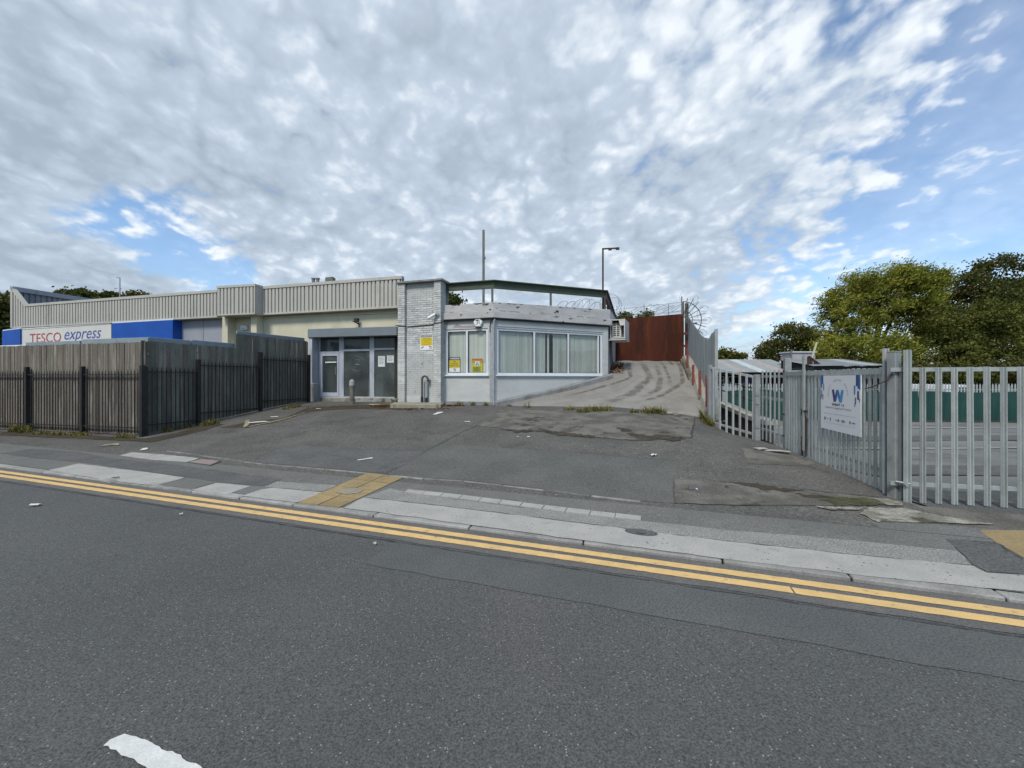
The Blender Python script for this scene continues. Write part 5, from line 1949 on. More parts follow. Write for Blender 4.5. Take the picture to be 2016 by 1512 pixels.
# two notices in the small window
SNN = -0.075
for (p0, p1, y0, y1, kind) in ((884.5, 905.5, 703, 732.5, 'w'), (928.7, 950.3, 706, 733, 'o')):
    a, b = FL.pu(p0, SNN), FL.pu(p1, SNN)
    zt, zb = FL.pz(p0, y0, SNN), FL.pz(p0, y1, SNN)
    W_, H_ = b - a, zt - zb
    pl = (lambda a, zb, W_, H_: (lambda d: (lambda x, y: FL.P(a + x * W_, SNN + d, zb + y * H_))))(a, zb, W_, H_)
    lab = 'yellow warning notice low in the left light of the small window' if kind == 'w' else 'orange headed yellow notice with a warning triangle in the small window'
    nt = root('window_notice', lab, 'notice', FL.P((a + b) / 2, SNN, zb))
    mb = MB()
    mb.fbox(FL, a, b, SNN - 0.004, SNN, zb, zt)
    mk('notice_card', mb, M['sign_yellow'] if kind == 'w' else M['sign_lime'], nt)
    if kind == 'w':
        mb = MB()
        rect(mb, pl(0.002), 0.0, 1.0, 0.0, 0.27)
        mk('white_foot', mb, M['white_ink'], nt)
        mb = MB()
        rect(mb, pl(0.002), 0.0, 1.0, 0.80, 1.0)
        mk('heading_band', mb, M['navy_ink'], nt)
        mb = MB()
        put_text(mb, 'WARNING', pl(0.004), 1.0, 0.5, 0.84, width=0.9, height=0.12, bold=0.02)
        mk('heading', mb, M['white_ink'], nt)
        mb = MB()
        for t_, y, w in (('This', 0.66, 0.22), ('is an alarmed', 0.52, 0.6), ('security system', 0.37, 0.88)):
            put_text(mb, t_, pl(0.004), 1.0, 0.5, y, width=w, height=0.085, bold=0.01)
        put_text(mb, 'Ti', pl(0.004), 1.0, 0.5, 0.05, width=0.26, height=0.18, bold=0.03)
        mk('print', mb, M['black_ink'], nt)
    else:
        mb = MB()
        rect(mb, pl(0.002), 0.0, 1.0, 0.86, 1.0)
        rect(mb, pl(0.002), 0.0, 1.0, 0.68, 0.86)
        mk('heading_band', mb, M['sign_orange'], nt)
        mb = MB()
        rect(mb, pl(0.003), 0.30, 0.72, 0.47, 0.80)
        mk('triangle_field', mb, M['paper'], nt)
        mb = MB()
        P_ = pl(0.0045)
        mb.add([P_(0.35, 0.52), P_(0.51, 0.77), P_(0.67, 0.52), P_(0.42, 0.555), P_(0.51, 0.70), P_(0.60, 0.555)], [(0, 3, 4, 1), (1, 4, 5, 2), (2, 5, 3, 0)])
        put_text(mb, 'WARNING', P_, 1.0, 0.5, 0.885, width=0.9, height=0.09)
        for k in range(5):
            rect(mb, P_, 0.10, 0.86 - 0.1 * (k % 2), 0.35 - k * 0.07, 0.375 - k * 0.07)
        mk('print', mb, M['black_ink'], nt)
# small papers beside them
a, b = FL.pu(951.5, SNN - 0.01), FL.pu(956.5, SNN - 0.01)
mb = MB()
mb.fbox(FL, a, b, SNN - 0.012, SNN - 0.008, FL.pz(953, 733, SNN), FL.pz(953, 715, SNN))
mk('paper_slip', mb, M['paper'], None, FL.P(a, SNN - 0.01, FL.pz(953, 733, SNN)), label='narrow white paper slip in the right bottom corner of the small window', cat='paper')

# hexagonal alarm sounder
uh, zh = FL.pu(941, 0.08), FL.pz(941, 634.5, 0.08)
hx = root('alarm_sounder', 'white hexagonal alarm box with black letters above the small window', 'alarm box', FL.P(uh, 0, zh))
mb = MB()
hexp = [(0.165 * math.cos(math.pi / 3 * k), 0.175 * math.sin(math.pi / 3 * k)) for k in range(6)]
v = [FL.P(uh + x * 1.0, 0.004, zh + y) for x, y in hexp] + [FL.P(uh + x, 0.085, zh + y) for x, y in hexp] + [FL.P(uh + x * 0.86, 0.105, zh + y * 0.86) for x, y in hexp]
f = [(k, (k + 1) % 6, 6 + (k + 1) % 6, 6 + k) for k in range(6)] + [(6 + k, 6 + (k + 1) % 6, 12 + (k + 1) % 6, 12 + k) for k in range(6)] + [tuple(range(12, 18))]
mb.add(v, f)
mk('sounder_case', mb, M['white_ink'], hx)
mb = MB()
plh = lambda x, y: FL.P(uh + x, 0.108, zh + y)
put_text(mb, 'Ti', plh, 1.0, 0.0, -0.06, width=0.13, height=0.13, bold=0.03)
rect(mb, plh, -0.085, 0.01, 0.055, 0.075)
rect(mb, plh, -0.065, -0.01, -0.075, -0.058)
mk('print', mb, M['black_ink'], hx)
mb = MB()
mb.fbox(FL, uh - 0.08, uh + 0.09, 0.004, 0.09, zh - 0.20, zh - 0.155)
mk('sounder_lamp', mb, M['lamp_black'], hx, bevel=0.01)

# bullet camera on the pier
cu_, cz_ = FL.pu(862, 0.36), FL.pz(862, 620, 0.36)
cc = root('security_camera', 'white bullet security camera on the pier edge', 'security camera', FL.P(cu_, 0.36, cz_))
mb = MB()
mb.tube([FL.P(cu_, 0.355, cz_), FL.P(cu_, 0.41, cz_)], 0.065, 12)
mk('camera_base', mb, M['ac_grey'], cc)
mb = MB()
mb.tube([FL.P(cu_, 0.41, cz_), FL.P(cu_ - 0.05, 0.47, cz_ + 0.01), FL.P(cu_ - 0.09, 0.47, cz_ - 0.01)], 0.028, 8)
mk('camera_arm', mb, M['ac_grey'], cc)
mb = MB()
mb.tube([FL.P(cu_ - 0.05, 0.44, cz_ + 0.02), FL.P(cu_ - 0.27, 0.55, cz_ - 0.13)], 0.048, 10, 0.055)
mk('camera_body', mb, M['upvc'], cc)
mb = MB()
mb.tube([FL.P(cu_ - 0.27, 0.55, cz_ - 0.13), FL.P(cu_ - 0.275, 0.5525, cz_ - 0.1335)], 0.044, 10)
mk('camera_lens', mb, M['lamp_black'], cc)

# vent pipes at the foot of the pier
g = G(837, 797)
pu_, gz = FL.pu(832, 0.36), g.z
vp = root('bent_pipe', 'dark pipe bent over at the top at the foot of the brick pier', 'pipe', FL.P(pu_, 0.38, gz))
mb = MB()
zt = FL.pz(836, 741, 0.36)
pts = [FL.P(pu_, 0.40, gz), FL.P(pu_, 0.40, zt - 0.10)]
for k in range(9):
    a = math.pi - math.pi * k / 8
    pts.append(FL.P(pu_ + 0.11 + 0.11 * math.cos(a), 0.40, zt - 0.10 + 0.11 * math.sin(a)))
pts.append(FL.P(pu_ + 0.22, 0.40, zt - 0.17))
mb.tube(pts, 0.034, 8)
mk('pipe_run', mb, M['pipe_dark'], vp)
mb = MB()
mb.tube([FL.P(pu_, 0.40, gz + 0.0), FL.P(pu_, 0.40, gz + 0.28)], 0.046, 8)
mk('pipe_collar', mb, M['lamp_black'], vp)
pu2 = FL.pu(839.5, 0.36)
vq = root('vent_pipe', 'pale grey upright pipe standing under the bent dark pipe', 'pipe', FL.P(pu2, 0.36, gz))
mb = MB()
mb.tube([FL.P(pu2, 0.36, gz + 0.24), FL.P(pu2, 0.36, FL.pz(840, 752, 0.36)), FL.P(pu2 + 0.05, 0.33, FL.pz(840, 748, 0.36)), FL.P(pu2 + 0.09, 0.26, FL.pz(840, 748, 0.36))], 0.036, 8)
mk('pipe_run', mb, M['pipe_grey'], vq)
mb = MB()
mb.tube([FL.P(pu2, 0.36, gz), FL.P(pu2, 0.36, gz + 0.25)], 0.046, 8)
mk('pipe_collar', mb, M['lamp_black'], vq)
# low slab with leaves round it
q = gp((776, 797), (876, 796), (868, 803.5), (768, 803.5))
c = sum(q, Vector((0, 0))) / 4
mb = MB()
zs_ = terrain(c.x, c.y)
mb.hexa([(p.x, p.y, zs_ - 0.1) for p in q[::-1]] + [(p.x, p.y, zs_ + 0.10) for p in q[::-1]])
mk('concrete_slab', mb, M['slab'], None, (c.x, c.y, zs_), bevel=0.02, label='low stained concrete slab lying at the foot of the brick pier', cat='slab')

# air conditioning unit in a cage on the side wall
AF = Fr((3.76, 15.42), -24.0)     # cage front line, turned a little towards the ramp foot
ac = root('air_conditioner', 'off white air conditioning unit boxed on the side wall above the ramp', 'air conditioner', (4.0, 15.4, 3.15))
zc0, zc1 = 3.14, 3.88
wA = 0.62
n0, n1 = -1.15, 0.0
mb = MB()
fb = 0.035
for (u0, u1, za, zb) in ((0.06, 0.06 + fb, zc0, zc1), (wA - fb, wA, zc0, zc1), (0.06 + fb, wA - fb, zc0, zc0 + fb), (0.06 + fb, wA - fb, zc1 - fb, zc1)):
    mb.fbox(AF, u0, u1, n1 - 0.03, n1 + 0.004, za, zb)
mk('cage_frame', mb, M['ac_white'], ac)
mb = MB()
mb.fbox(AF, wA - 0.012, wA, n0, n1 - 0.03, zc0 - 0.02, zc1 - 0.002)
mk('side_panel', mb, M['ac_white'], ac)
mb = MB()
mb.fbox(AF, -0.06, wA + 0.01, n0 - 0.02, n1 + 0.01, zc0 - 0.06, zc0 - 0.025)
mk('base_panel', mb, M['ac_white'], ac)
mb = MB()
mb.fbox(AF, 0.0, wA - 0.012, n0, n1 - 0.002, zc1 - 0.02, zc1 - 0.003)
mk('top_panel', mb, M['ac_white'], ac)
mb = MB()
mb.fbox(AF, 0.0, wA - 0.012, n0, n0 + 0.012, zc0 - 0.02, zc1 - 0.02)
mk('back_panel', mb, M['ac_grey'], ac)
mb = MB()
mb.fbox(AF, 0.11, 0.46, n0 + 0.1, n1 - 0.14, zc0 + 0.05, zc1 - 0.1)
mk('condenser_case', mb, M['ac_white'], ac, bevel=0.02)
mb = MB()
for i in range(2):
    for j in range(7):
        u = 0.155 + i * 0.135
        z = zc0 + 0.11 + j * 0.08
        mb.fbox(AF, u, u + 0.10, n1 - 0.145, n1 - 0.134, z, z + 0.052)
mk('fan_grille', mb, M['ac_dark'], ac)
mb = MB()
for k in range(9):
    u = 0.47 + k * 0.018
    mb.fbox(AF, u, u + 0.008, n1 - 0.3, n1 - 0.28, zc0 + 0.05, zc1 - 0.3)
mk('side_louvres', mb, M['ac_grey'], ac)
mb = MB()
mb.hexa([AF.P(0.44, n1 - 0.004, zc1 - 0.24), AF.P(wA - fb, n1 - 0.004, zc1 - 0.24), AF.P(wA - fb, n1 - 0.012, zc1 - 0.24), AF.P(0.44, n1 - 0.012, zc1 - 0.24),
         AF.P(0.38, n1 - 0.004, zc1 - fb), AF.P(wA - fb, n1 - 0.004, zc1 - fb), AF.P(wA - fb, n1 - 0.012, zc1 - fb), AF.P(0.38, n1 - 0.012, zc1 - fb)])
mk('corner_plate', mb, M['ac_white'], ac)
mb = MB()
mb.tube([AF.P(0.02, -0.2, 3.08), AF.P(0.03, -0.25, 2.5), AF.P(0.05, -0.2, 2.1)], 0.03, 6)
mb.tube([AF.P(0.06, -0.3, 3.08), AF.P(0.08, -0.4, 2.0), AF.P(0.2, -0.5, 1.9)], 0.02, 6)
mk('refrigerant_pipe', mb, M['lamp_black'], ac)

# roof pole and lamp mast
p = at(952, 560, 15.0)
po = root('roof_pole', 'plain square grey pole standing on the roof behind the small window', 'pole', (p.x, p.y, 3.82))
mb = MB()
mb.box(p.x - 0.045, p.x + 0.045, p.y - 0.045, p.y + 0.045, 3.82, EYE + (HY - 453) / FPX * 15)
mk('pole_shaft', mb, M['grey_steel'], po)
mb = MB()
z_ = EYE + (HY - 508) / FPX * 15
mb.box(p.x + 0.046, p.x + 0.075, p.y - 0.03, p.y + 0.03, z_ - 0.04, z_ + 0.04)
mb.box(p.x - 0.10, p.x + 0.10, p.y - 0.10, p.y + 0.10, 3.82, 3.84)
mk('pole_fitting', mb, M['grey_steel'], po)
p = at(1187, 560, 15.6)
ml = root('lamp_mast', 'thin dark mast with a short lamp arm on the roof corner above the air conditioner', 'lamp post', (p.x, p.y, 3.82))
zm = EYE + (HY - 490) / FPX * 15.6
mb = MB()
mb.tube([(p.x, p.y, 3.82), (p.x, p.y, zm)], 0.034, 8)
mk('mast', mb, M['dark_post'], ml)
mb = MB()
mb.bar((p.x - 0.03, p.y, zm), (p.x + 0.60, p.y, zm + 0.03), 0.05)
mk('lamp_arm', mb, M['dark_post'], ml)
mb = MB()
mb.box(p.x + 0.22, p.x + 0.34, p.y - 0.04, p.y + 0.04, zm - 0.055, zm - 0.02)
mb.box(p.x + 0.52, p.x + 0.64, p.y - 0.05, p.y + 0.05, zm - 0.03, zm + 0.05)
mk('lamp_head', mb, M['lamp_black'], ml)


# razor wire
def coil(pts, r, turns, jitter=0.1, seed=2, wire=0.008, squash=1.0):
    rnd = random.Random(seed)
    pts = [Vector(p) for p in pts]
    out = []
    N = turns * 14
    for i in range(N + 1):
        f = i / N * (len(pts) - 1)
        a = min(int(f), len(pts) - 2)
        c = pts[a].lerp(pts[a + 1], f - a)
        d = (pts[a + 1] - pts[a]).normalized()
        sidev = d.cross(Vector((0, 0, 1))).normalized()
        ang = 2 * math.pi * i / 14
        rr = r * (1 + jitter * math.sin(i * 0.37 + seed))
        out.append(c + Vector((0, 0, 1)) * (rr * math.sin(ang)) + sidev * (rr * 0.9 * math.cos(ang)) + d * (0.10 * squash * math.sin(ang + 0.7)))
    mb = MB()
    mb.tube(out, wire, 4)
    for i in range(0, len(out) - 1, 2):        # barbs
        q = out[i]
        d = (out[i + 1] - q).normalized() * 0.022
        e = d.orthogonal().normalized() * 0.016
        mb.add([q - d, q + e, q + d, q - e], [(0, 1, 2, 3)])
    return mb


a, b = at(1102, 605, 15.6), at(1180, 610, 16.4)
mk('razor_wire', coil([a, b], 0.34, 6, 0.25, 4, 0.009, 2.2), M['wire'], None, (a.x, a.y, 4.1), label='loose razor wire coils lying on the parapet behind the green beam', cat='razor wire')
a, b = at(1196, 600, 16.2), at(1214, 604, 18.0)
mk('razor_wire', coil([a, b], 0.42, 3, 0.2, 7, 0.009, 2), M['wire'], None, (a.x, a.y, 4.1), label='short razor wire coil behind the rusty side beam above the air conditioner', cat='razor wire')

# ------------------------------------------------------------------ rusted gate across the ramp
GA, GB_ = Vector((4.52, 18.42)), Vector((7.63, 17.72))
gd = (GB_ - GA).normalized()
FG = Fr(GA, math.degrees(math.atan2(gd.y, gd.x)))
GL = (GB_ - GA).length
rg = root('sheet_gate', 'tall rusty red sheet steel gate closing the top of the ramp', 'gate', FG.P(GL / 2, 0, 2.4))
zg0 = 2.34
topz = lambda u: 4.33 + 0.16 * u / GL
k = 3
for i in range(k):
    a, b = GL * i / k - (0.3 if i == 0 else 0), GL * (i + 1) / k + (0.03 if i < 2 else 0)
    mb = MB()
    mb.fbox(FG, a, b, -0.006 - 0.007 * i, 0.0 - 0.007 * i, zg0, topz(a), zg0, topz(b))
    mk('gate_sheet', mb, M['rust'], rg)
mb = MB()
mb.fbox(FG, -0.3, GL, -0.08, -0.03, zg0 + 0.1, zg0 + 0.16)
mb.fbox(FG, -0.3, GL, -0.08, -0.03, topz(0) - 0.1, topz(0) - 0.04, topz(GL) - 0.1, topz(GL) - 0.04)
mk('gate_rail', mb, M['dark_post'], rg)
mb = MB()
mb.fbox(FG, GL + 0.005, GL + 0.055, -0.06, 0.01, zg0 - 0.1, 5.02)
mk('gate_stile', mb, M['dark_post'], rg)
pg = FG.P(GL + 0.15, 0.02, 2.3)
gpst = root('gate_post', 'dark rusty post between the red sheet gate and the grey sheeting', 'post', (pg.x, pg.y, 2.2))
mb = MB()
mb.fbox(FG, GL + 0.11, GL + 0.24, -0.08, 0.06, 2.0, 4.95)
mk('post_shaft', mb, M['dark_post'], gpst)
mb = MB()
for z in (3.0, 3.55):
    mb.fbox(FG, GL + 0.03, GL + 0.26, 0.012, 0.07, z, z + 0.10)
mk('hinge_plate', mb, M['red_post'], gpst)
mb = MB()
mb.fbox(FG, GL + 0.12, GL + 0.22, 0.061, 0.075, 2.1, 3.3)
mk('red_plate', mb, M['red_post'], gpst)
rw = root('razor_wire_run', 'razor wire strung on thin uprights along the top of the rusty gate', 'razor wire', FG.P(GL / 2, -0.05, 4.4))
mb = MB()
for u in (0.35, 1.55, 2.6):
    mb.bar(FG.P(u, -0.05, 4.3), FG.P(u, -0.05, 4.98), 0.02)
mk('wire_upright', mb, M['grey_steel'], rw)
mb = MB()
mb.tube([FG.P(-0.4, -0.05, 4.76), FG.P(1.2, -0.05, 4.86), FG.P(GL, -0.05, 5.02)], 0.008, 4)
mb.tube([FG.P(-0.4, -0.05, 4.5), FG.P(1.2, -0.05, 4.52), FG.P(GL, -0.05, 4.6)], 0.006, 4)
mk('line_wire', mb, M['wire'], rw)
cb = coil([FG.P(0.9, -0.05, 4.66), FG.P(2.0, -0.05, 4.74), FG.P(GL - 0.05, -0.05, 4.78)], 0.18, 7, 0.4, 9, 0.008, 3)
mk('wire_coil', cb, M['wire'], rw)
# building-side infill beside the gate
mb = MB()
ra = root('ramp_rubbish', 'dark heap of leaves and rubbish beside the gate under the air conditioner', 'rubbish', (4.1, 15.9, 1.9))
for i in range(120):
    x, y = 3.78 + random.random() ** 1.5 * 0.5, 15.5 + random.random() * 1.6
    x += (y - 15.2) * 0.27
    z = 1.72 + (y - 15.2) * 0.24 + random.random() * 0.14
    s_ = random.uniform(0.03, 0.08)
    a = random.random() * 6.3
    mb.add([(x + s_ * math.cos(a), y + s_ * math.sin(a), z), (x - s_ * math.sin(a), y + s_ * math.cos(a), z + s_ * random.uniform(-1, 1)), (x - s_ * math.cos(a), y - s_ * math.sin(a), z + 0.02), (x + s_ * math.sin(a), y - s_ * math.cos(a), z - s_ * random.uniform(-1, 1))], [(0, 1, 2, 3)])
mk('leaf_heap', mb, M['dry_leaf'], ra, kind='stuff')

# ------------------------------------------------------------------ grey sheeting beside the ramp
W0, W1 = Vector((5.93, 11.55)), Vector((7.86, 17.75))
wd = (W1 - W0).normalized()
FW = Fr(W0, math.degrees(math.atan2(wd.y, wd.x)) + 180)   # faces the ramp (left); u runs towards the road
WL = (W1 - W0).length
U = lambda d: -d                                          # distance from the road end -> u


def wtop(d):
    """the scooped top edge"""
    tab = [(0, 2.98), (0.6, 2.98), (1.0, 2.86), (1.9, 2.98), (2.6, 3.14), (WL, 4.42)]
    for (a, za), (b, zb) in zip(tab, tab[1:]):
        if d <= b:
            return za + (zb - za) * (d - a) / (b - a)
    return 4.42


def wbase(d):
    f = d / WL
    return poly3(RR, min(1, max(0, f))).z


sw = root('sheet_wall', 'tall grey corrugated sheeting with a scooped top beside the ramp', 'fence', FW.P(U(WL / 2), 0, 1.5))
edges = [0, 0.75, 1.75, 2.85, 3.95, 5.05, WL]
for a, b in zip(edges, edges[1:]):
    mb = MB()
    n = max(4, int((b - a) / 0.038))
    n += n % 2
    v = []
    for i in range(n + 1):
        d = a + (b - a) * i / n
        off = 0.010 * (1 if i % 2 else -1) * (1 if 0 < i < n else 0)
        v += [FW.P(U(d), off, wbase(d) + 0.22), FW.P(U(d), off, wtop(d))]
    mb.add(v, [(2 * i, 2 * i + 2, 2 * i + 3, 2 * i + 1) for i in range(n)])
    mk('wall_sheet', mb, M['sheet'], sw)
mb = MB()
for d in (1.75, 0.75):
    mb.fbox(FW, U(d) - 0.012, U(d) + 0.012, 0.014, 0.022, wbase(d) + 0.4, wtop(d) - 0.02)
mk('joint_cover', mb, M['galv'], sw)
mb = MB()
for z0_, z1_ in ((1.3, 2.0), (2.2, 3.2)):
    mb.bar(FW.P(U(0.02), -0.04, z0_), FW.P(U(WL), -0.04, z0_ + 1.4), 0.05)
mk('sheeting_rail', mb, M['grey_steel'], sw)
# end post at the road side
ep = root('end_post', 'thin dark steel post at the low end of the grey sheeting', 'post', FW.P(0.06, 0, 0.4))
mb = MB()
mb.fbox(FW, 0.03, 0.10, -0.05, 0.03, 0.1, 3.03)
mk('post_shaft', mb, M['galv_dark'], ep)
mb = MB()
mb.fbox(FW, -0.09, -0.02, -0.03, 0.032, 1.9, 2.98)
mk('pink_strip', mb, M['lowwall'], ep)
# low concrete wall at the foot of the sheeting
mb = MB()
v = []
N = 14
for i in range(N + 1):
    d = WL * i / N
    z = wbase(d)
    bulge = 0.02 * math.sin(i * 1.9)
    for n_, zz in ((0.30 + bulge, z - 0.08), (0.20 + bulge, z + 0.20), (0.02, z + 0.30), (-0.12, z + 0.30), (-0.12, z - 0.8)):
        v.append(FW.P(U(d), n_, zz))
mb.add(v, [(i * 5 + k, i * 5 + k + 1, i * 5 + k + 6, i * 5 + k + 5) for i in range(N) for k in range(4)] + [(0, 1, 2, 3, 4)])
lw = mk('ramp_wall', mb, M['lowwall'], None, FW.P(U(WL / 2), 0, 1), smooth=False, label='low rough concrete wall along the foot of the grey sheeting', cat='wall')
mb = MB()
for i in range(10):
    d = 3.4 + i * 0.28
    z = wbase(d)
    w_ = random.uniform(0.10, 0.16)
    for j in range(1):
        mb.fbox(FW, U(d) - w_, U(d) + w_ * 0.7, 0.24, 0.33 + random.uniform(0, 0.03), z - 0.05, z + 0.10 + random.uniform(0, 0.08))
mk('wall_block', mb, M['rubble'], lw, kind='stuff')
# red post stubs
pdist = [(1390, 740, 800, 'nearest the road'), (1376, 730, 772, 'second from the road'), (1363, 718, 756, 'third from the road'), (1352, 691, 727, 'nearest the rusty gate')]
for px_, yt, yb_, where in pdist:
    u = FW.pu(px_, 0.28)
    d = -u
    zt, zb = FW.pz(px_, yt, 0.28), min(FW.pz(px_, yb_, 0.28), wbase(d) + 0.25)
    r_ = root('red_post', 'red painted post stub on the grey sheeting, ' + where, 'post', FW.P(u, 0.1, zb), 'red post stubs along the grey sheeting')
    mb = MB()
    mb.fbox(FW, u - 0.05, u + 0.05, 0.215, 0.275, zb, zt)
    mk('post_web', mb, M['red_post'], r_)
    mb = MB()
    mb.fbox(FW, u - 0.055, u + 0.055, 0.276, 0.288, zb, zt)
    mk('post_flange', mb, M['red_post'], r_)
    mb = MB()
    for z in (zb + 0.15, zt - 0.12):
        mb.tube([FW.P(u + 0.03, 0.288, z), FW.P(u + 0.03, 0.305, z)], 0.02, 6)
    mk('bolt', mb, M['dark_post'], r_)
# rotating spike fan with razor wire at the top
c_ = FW.P(U(WL - 1.0), 0.03, 4.02)
fan = root('spiked_fan', 'half wheel of steel spikes with razor wire above the grey sheeting', 'security spikes', c_)
CD = at(1346, 626, 17.0)
Yf = 16.9
ctr = at(1344.5, 630, Yf)
mb = MB()
angs = [78, 64, 49, 33, 17, 0, -17, -34]


def fp(a, r, dy=0.0):
    return Vector((ctr.x + r * math.cos(R(a)), ctr.y + dy, ctr.z + r * math.sin(R(a))))


for a in angs:
    mb = MB()
    mb.bar(fp(a, 0.12), fp(a, 1.02 if a not in (78,) else 0.95), 0.026)
    mk('spike', mb, M['grey_steel'], fan)
for r_, w_ in ((0.40, 0.016), (0.78, 0.020)):
    mb = MB()
    mb.tube([fp(a, r_, -0.02) for a in range(90, -46, -6)], w_, 5)
    mk('hoop', mb, M['grey_steel'], fan)
mb = MB()
mb.bar((ctr.x - 0.05, ctr.y, 4.3), (ctr.x - 0.05, ctr.y, ctr.z + 1.0), 0.035)
mk('fan_upright', mb, M['grey_steel'], fan)
pts = [fp(a, 0.95, 0.0) for a in range(88, -50, -12)]
wirep = []
N = 4 * 16 + 6
for i in range(N + 1):
    f = i / N
    a = 88 - 130 * f
    c0 = fp(a, 0.95)
    t_ = 2 * math.pi * i / 16
    wirep.append(c0 + Vector((0.25 * math.cos(t_ + R(a)), 0.15 * math.sin(t_ * 0.5), 0.25 * math.sin(t_ + R(a)))))
mb = MB()
mb.tube(wirep, 0.006, 4)
mk('wire_coil', mb, M['wire'], fan)
mb = MB()
mb.bar(at(1360, 637.5, Yf), at(1372, 636, Yf), 0.05)
mk('latch_bar', mb, M['dark_post'], fan)

# ------------------------------------------------------------------ board fence with black railings
pb = MB()
pb.box(-0.5, 0.5, -0.009, 0.009, 0, 1)
plank_me = [bevelled('board', pb, M['board'], 0.0), bevelled('board', pb, M['board_green'], 0.0)]
nb = 0
rb = MB()
rb.box(-0.5, 0.5, -0.5, 0.5, 0, 1)
bar_me = bevelled('bar', rb, M['black_steel'], 0.0)
tipm = MB()
tipm.add([(-0.5, -0.5, 0), (0.5, -0.5, 0), (0.5, 0.5, 0), (-0.5, 0.5, 0), (-0.85, -0.3, 0.35), (0.85, -0.3, 0.35), (0.85, 0.3, 0.35), (-0.85, 0.3, 0.35), (0, 0, 1)],
         [(0, 1, 5, 4), (1, 2, 6, 5), (2, 3, 7, 6), (3, 0, 4, 7), (4, 5, 8), (5, 6, 8), (6, 7, 8), (7, 4, 8)])


def board_run(fr, u0, u1, top, rt, m_green, n=-0.10):
    u = u0
    while u < u1 - 0.03:
        w_ = min(random.uniform(0.088, 0.104), u1 - u)
        p = fr.P(u + w_ / 2, n + random.uniform(-0.006, 0.006), 0)
        z0_ = terrain(p.x, p.y) + 0.03
        z1_ = top + random.uniform(-0.012, 0.008)
        inst('board', plank_me[1 if random.random() < m_green else 0], rt, (p.x, p.y, z0_), fr.ang + R(random.uniform(-1.5, 1.5)), (w_ - random.uniform(0.004, 0.010), 1, z1_ - z0_), ry=R(random.uniform(-0.25, 0.25)))
        u += w_


def bays(fr, posts, rails, rt, spacing=0.112):
    """black vertical bar railing: posts at u; rails[i] top rail height of bay i"""
    for u, zt in posts:
        p = fr.P(u, 0, 0)
        g = terrain(p.x, p.y)
        inst('rail_post', bar_me, rt, (p.x, p.y, g - 0.1), fr.ang, (0.085, 0.085, zt - g + 0.1))
    for i, zr in enumerate(rails):
        a, b = posts[i][0] + 0.043, posts[i + 1][0] - 0.043
        pm = fr.P((a + b) / 2, 0, 0)
        for zz in (zr, terrain(pm.x, pm.y) + 0.22):
            inst('rail', bar_me, rt, (pm.x, pm.y, zz - 0.012), fr.ang, (b - a, 0.045, 0.024))
        n_ = max(2, round((b - a) / spacing))
        for k in range(1, n_):
            u = a + (b - a) * k / n_
            p = fr.P(u, 0, 0)
            g = terrain(p.x, p.y)
            h = zr + 0.075 - (g + 0.08)
            inst('bar', spike_me, rt, (p.x, p.y, g + 0.08), fr.ang, (1, 1, h))


# one bar with its pointed head, in one mesh (1 m high)
sp_ = MB()
sp_.box(-0.0075, 0.0075, -0.0075, 0.0075, 0, 0.955)
b0 = len(sp_.v)
sp_.add([(x * 0.018, y * 0.018, 0.955 + z * 0.085) for x, y, z in tipm.v], tipm.f)
spike_me = bevelled('bar', sp_, M['black_steel'], 0.0)

fa = root('board_fence', 'weathered grey board fence along the footway', 'fence', FA.P(-3, -0.1, 0.1))
board_run(FA, -9.5, -0.02, 2.53, fa, 0.04)
mb = MB()
for z in (0.5, 1.3, 2.2):
    mb.fbox(FA, -9.5, -0.05, -0.18, -0.125, z, z + 0.07)
mk('back_rail', mb, M['board'], fa)
for a, b, z in ((-4.86, -2.63, 2.635), (-2.57, -0.12, 2.665)):
    mb = MB()
    mb.fbox(FA, a, b, -0.24, -0.20, 2.46, z)
    mk('grey_capping', mb, M['cap'], fa, bevel=0.005)
mb = MB()
mb.fbox(FA, -6.2, -4.84, -0.30, -0.25, 2.3, 2.575)
mk('white_capping', mb, M['upvc'], fa, bevel=0.005)
fb_ = root('board_fence', 'dark greenish board fence stepping back from the footway to the shop front', 'fence', FB.P(2.5, -0.1, 0.4))
US = (12.39 - 10) / FB.u.y
UE = FB.pu(606, -0.1)
board_run(FB, 0.03, US, 2.56, fb_, 0.7)
board_run(FB, US, UE, 3.01, fb_, 0.55)
mb = MB()
for z in (0.7, 1.5, 2.3):
    mb.fbox(FB, 0.05, UE - 0.02, -0.18, -0.125, z, z + 0.07)
mk('back_rail', mb, M['board'], fb_)
for a, b, za, zb in ((0.26, 1.28, 2.68, 2.68), (1.30, US + 0.05, 2.70, 2.70), (US + 0.12, UE - 0.06, 3.11, 3.14)):
    mb = MB()
    mb.fbox(FB, a, b, -0.24, -0.19, za - 0.22, za, zb - 0.22, zb)
    mk('grey_capping', mb, M['cap'], fb_, bevel=0.005)
ra_ = root('railing', 'black spiked railing in front of the footway board fence', 'railing', FA.P(-3, 0, 0.1))
up = [FA.pu(53, 0), FA.pu(162.5, 0)]
step_ = up[1] - up[0]
bays(FA, [(up[0] - 2 * step_, 1.92), (up[0] - step_, 1.92), (up[0], 1.92), (up[1], 1.92), (0.0, 1.93)], [1.70, 1.70, 1.70, 1.70], ra_)
rbk = root('railing', 'black spiked railing in front of the stepped board fence by the shop', 'railing', FB.P(2.5, 0, 0.4))
ub1, ub2, ub3 = FB.pu(391, 0), FB.pu(513, 0), FB.pu(608, 0)
bays(FB, [(0.06, 1.9), (ub1, 2.14), (ub2, 2.47), (ub3, 2.50)], [1.77, 1.97, 2.23], rbk)

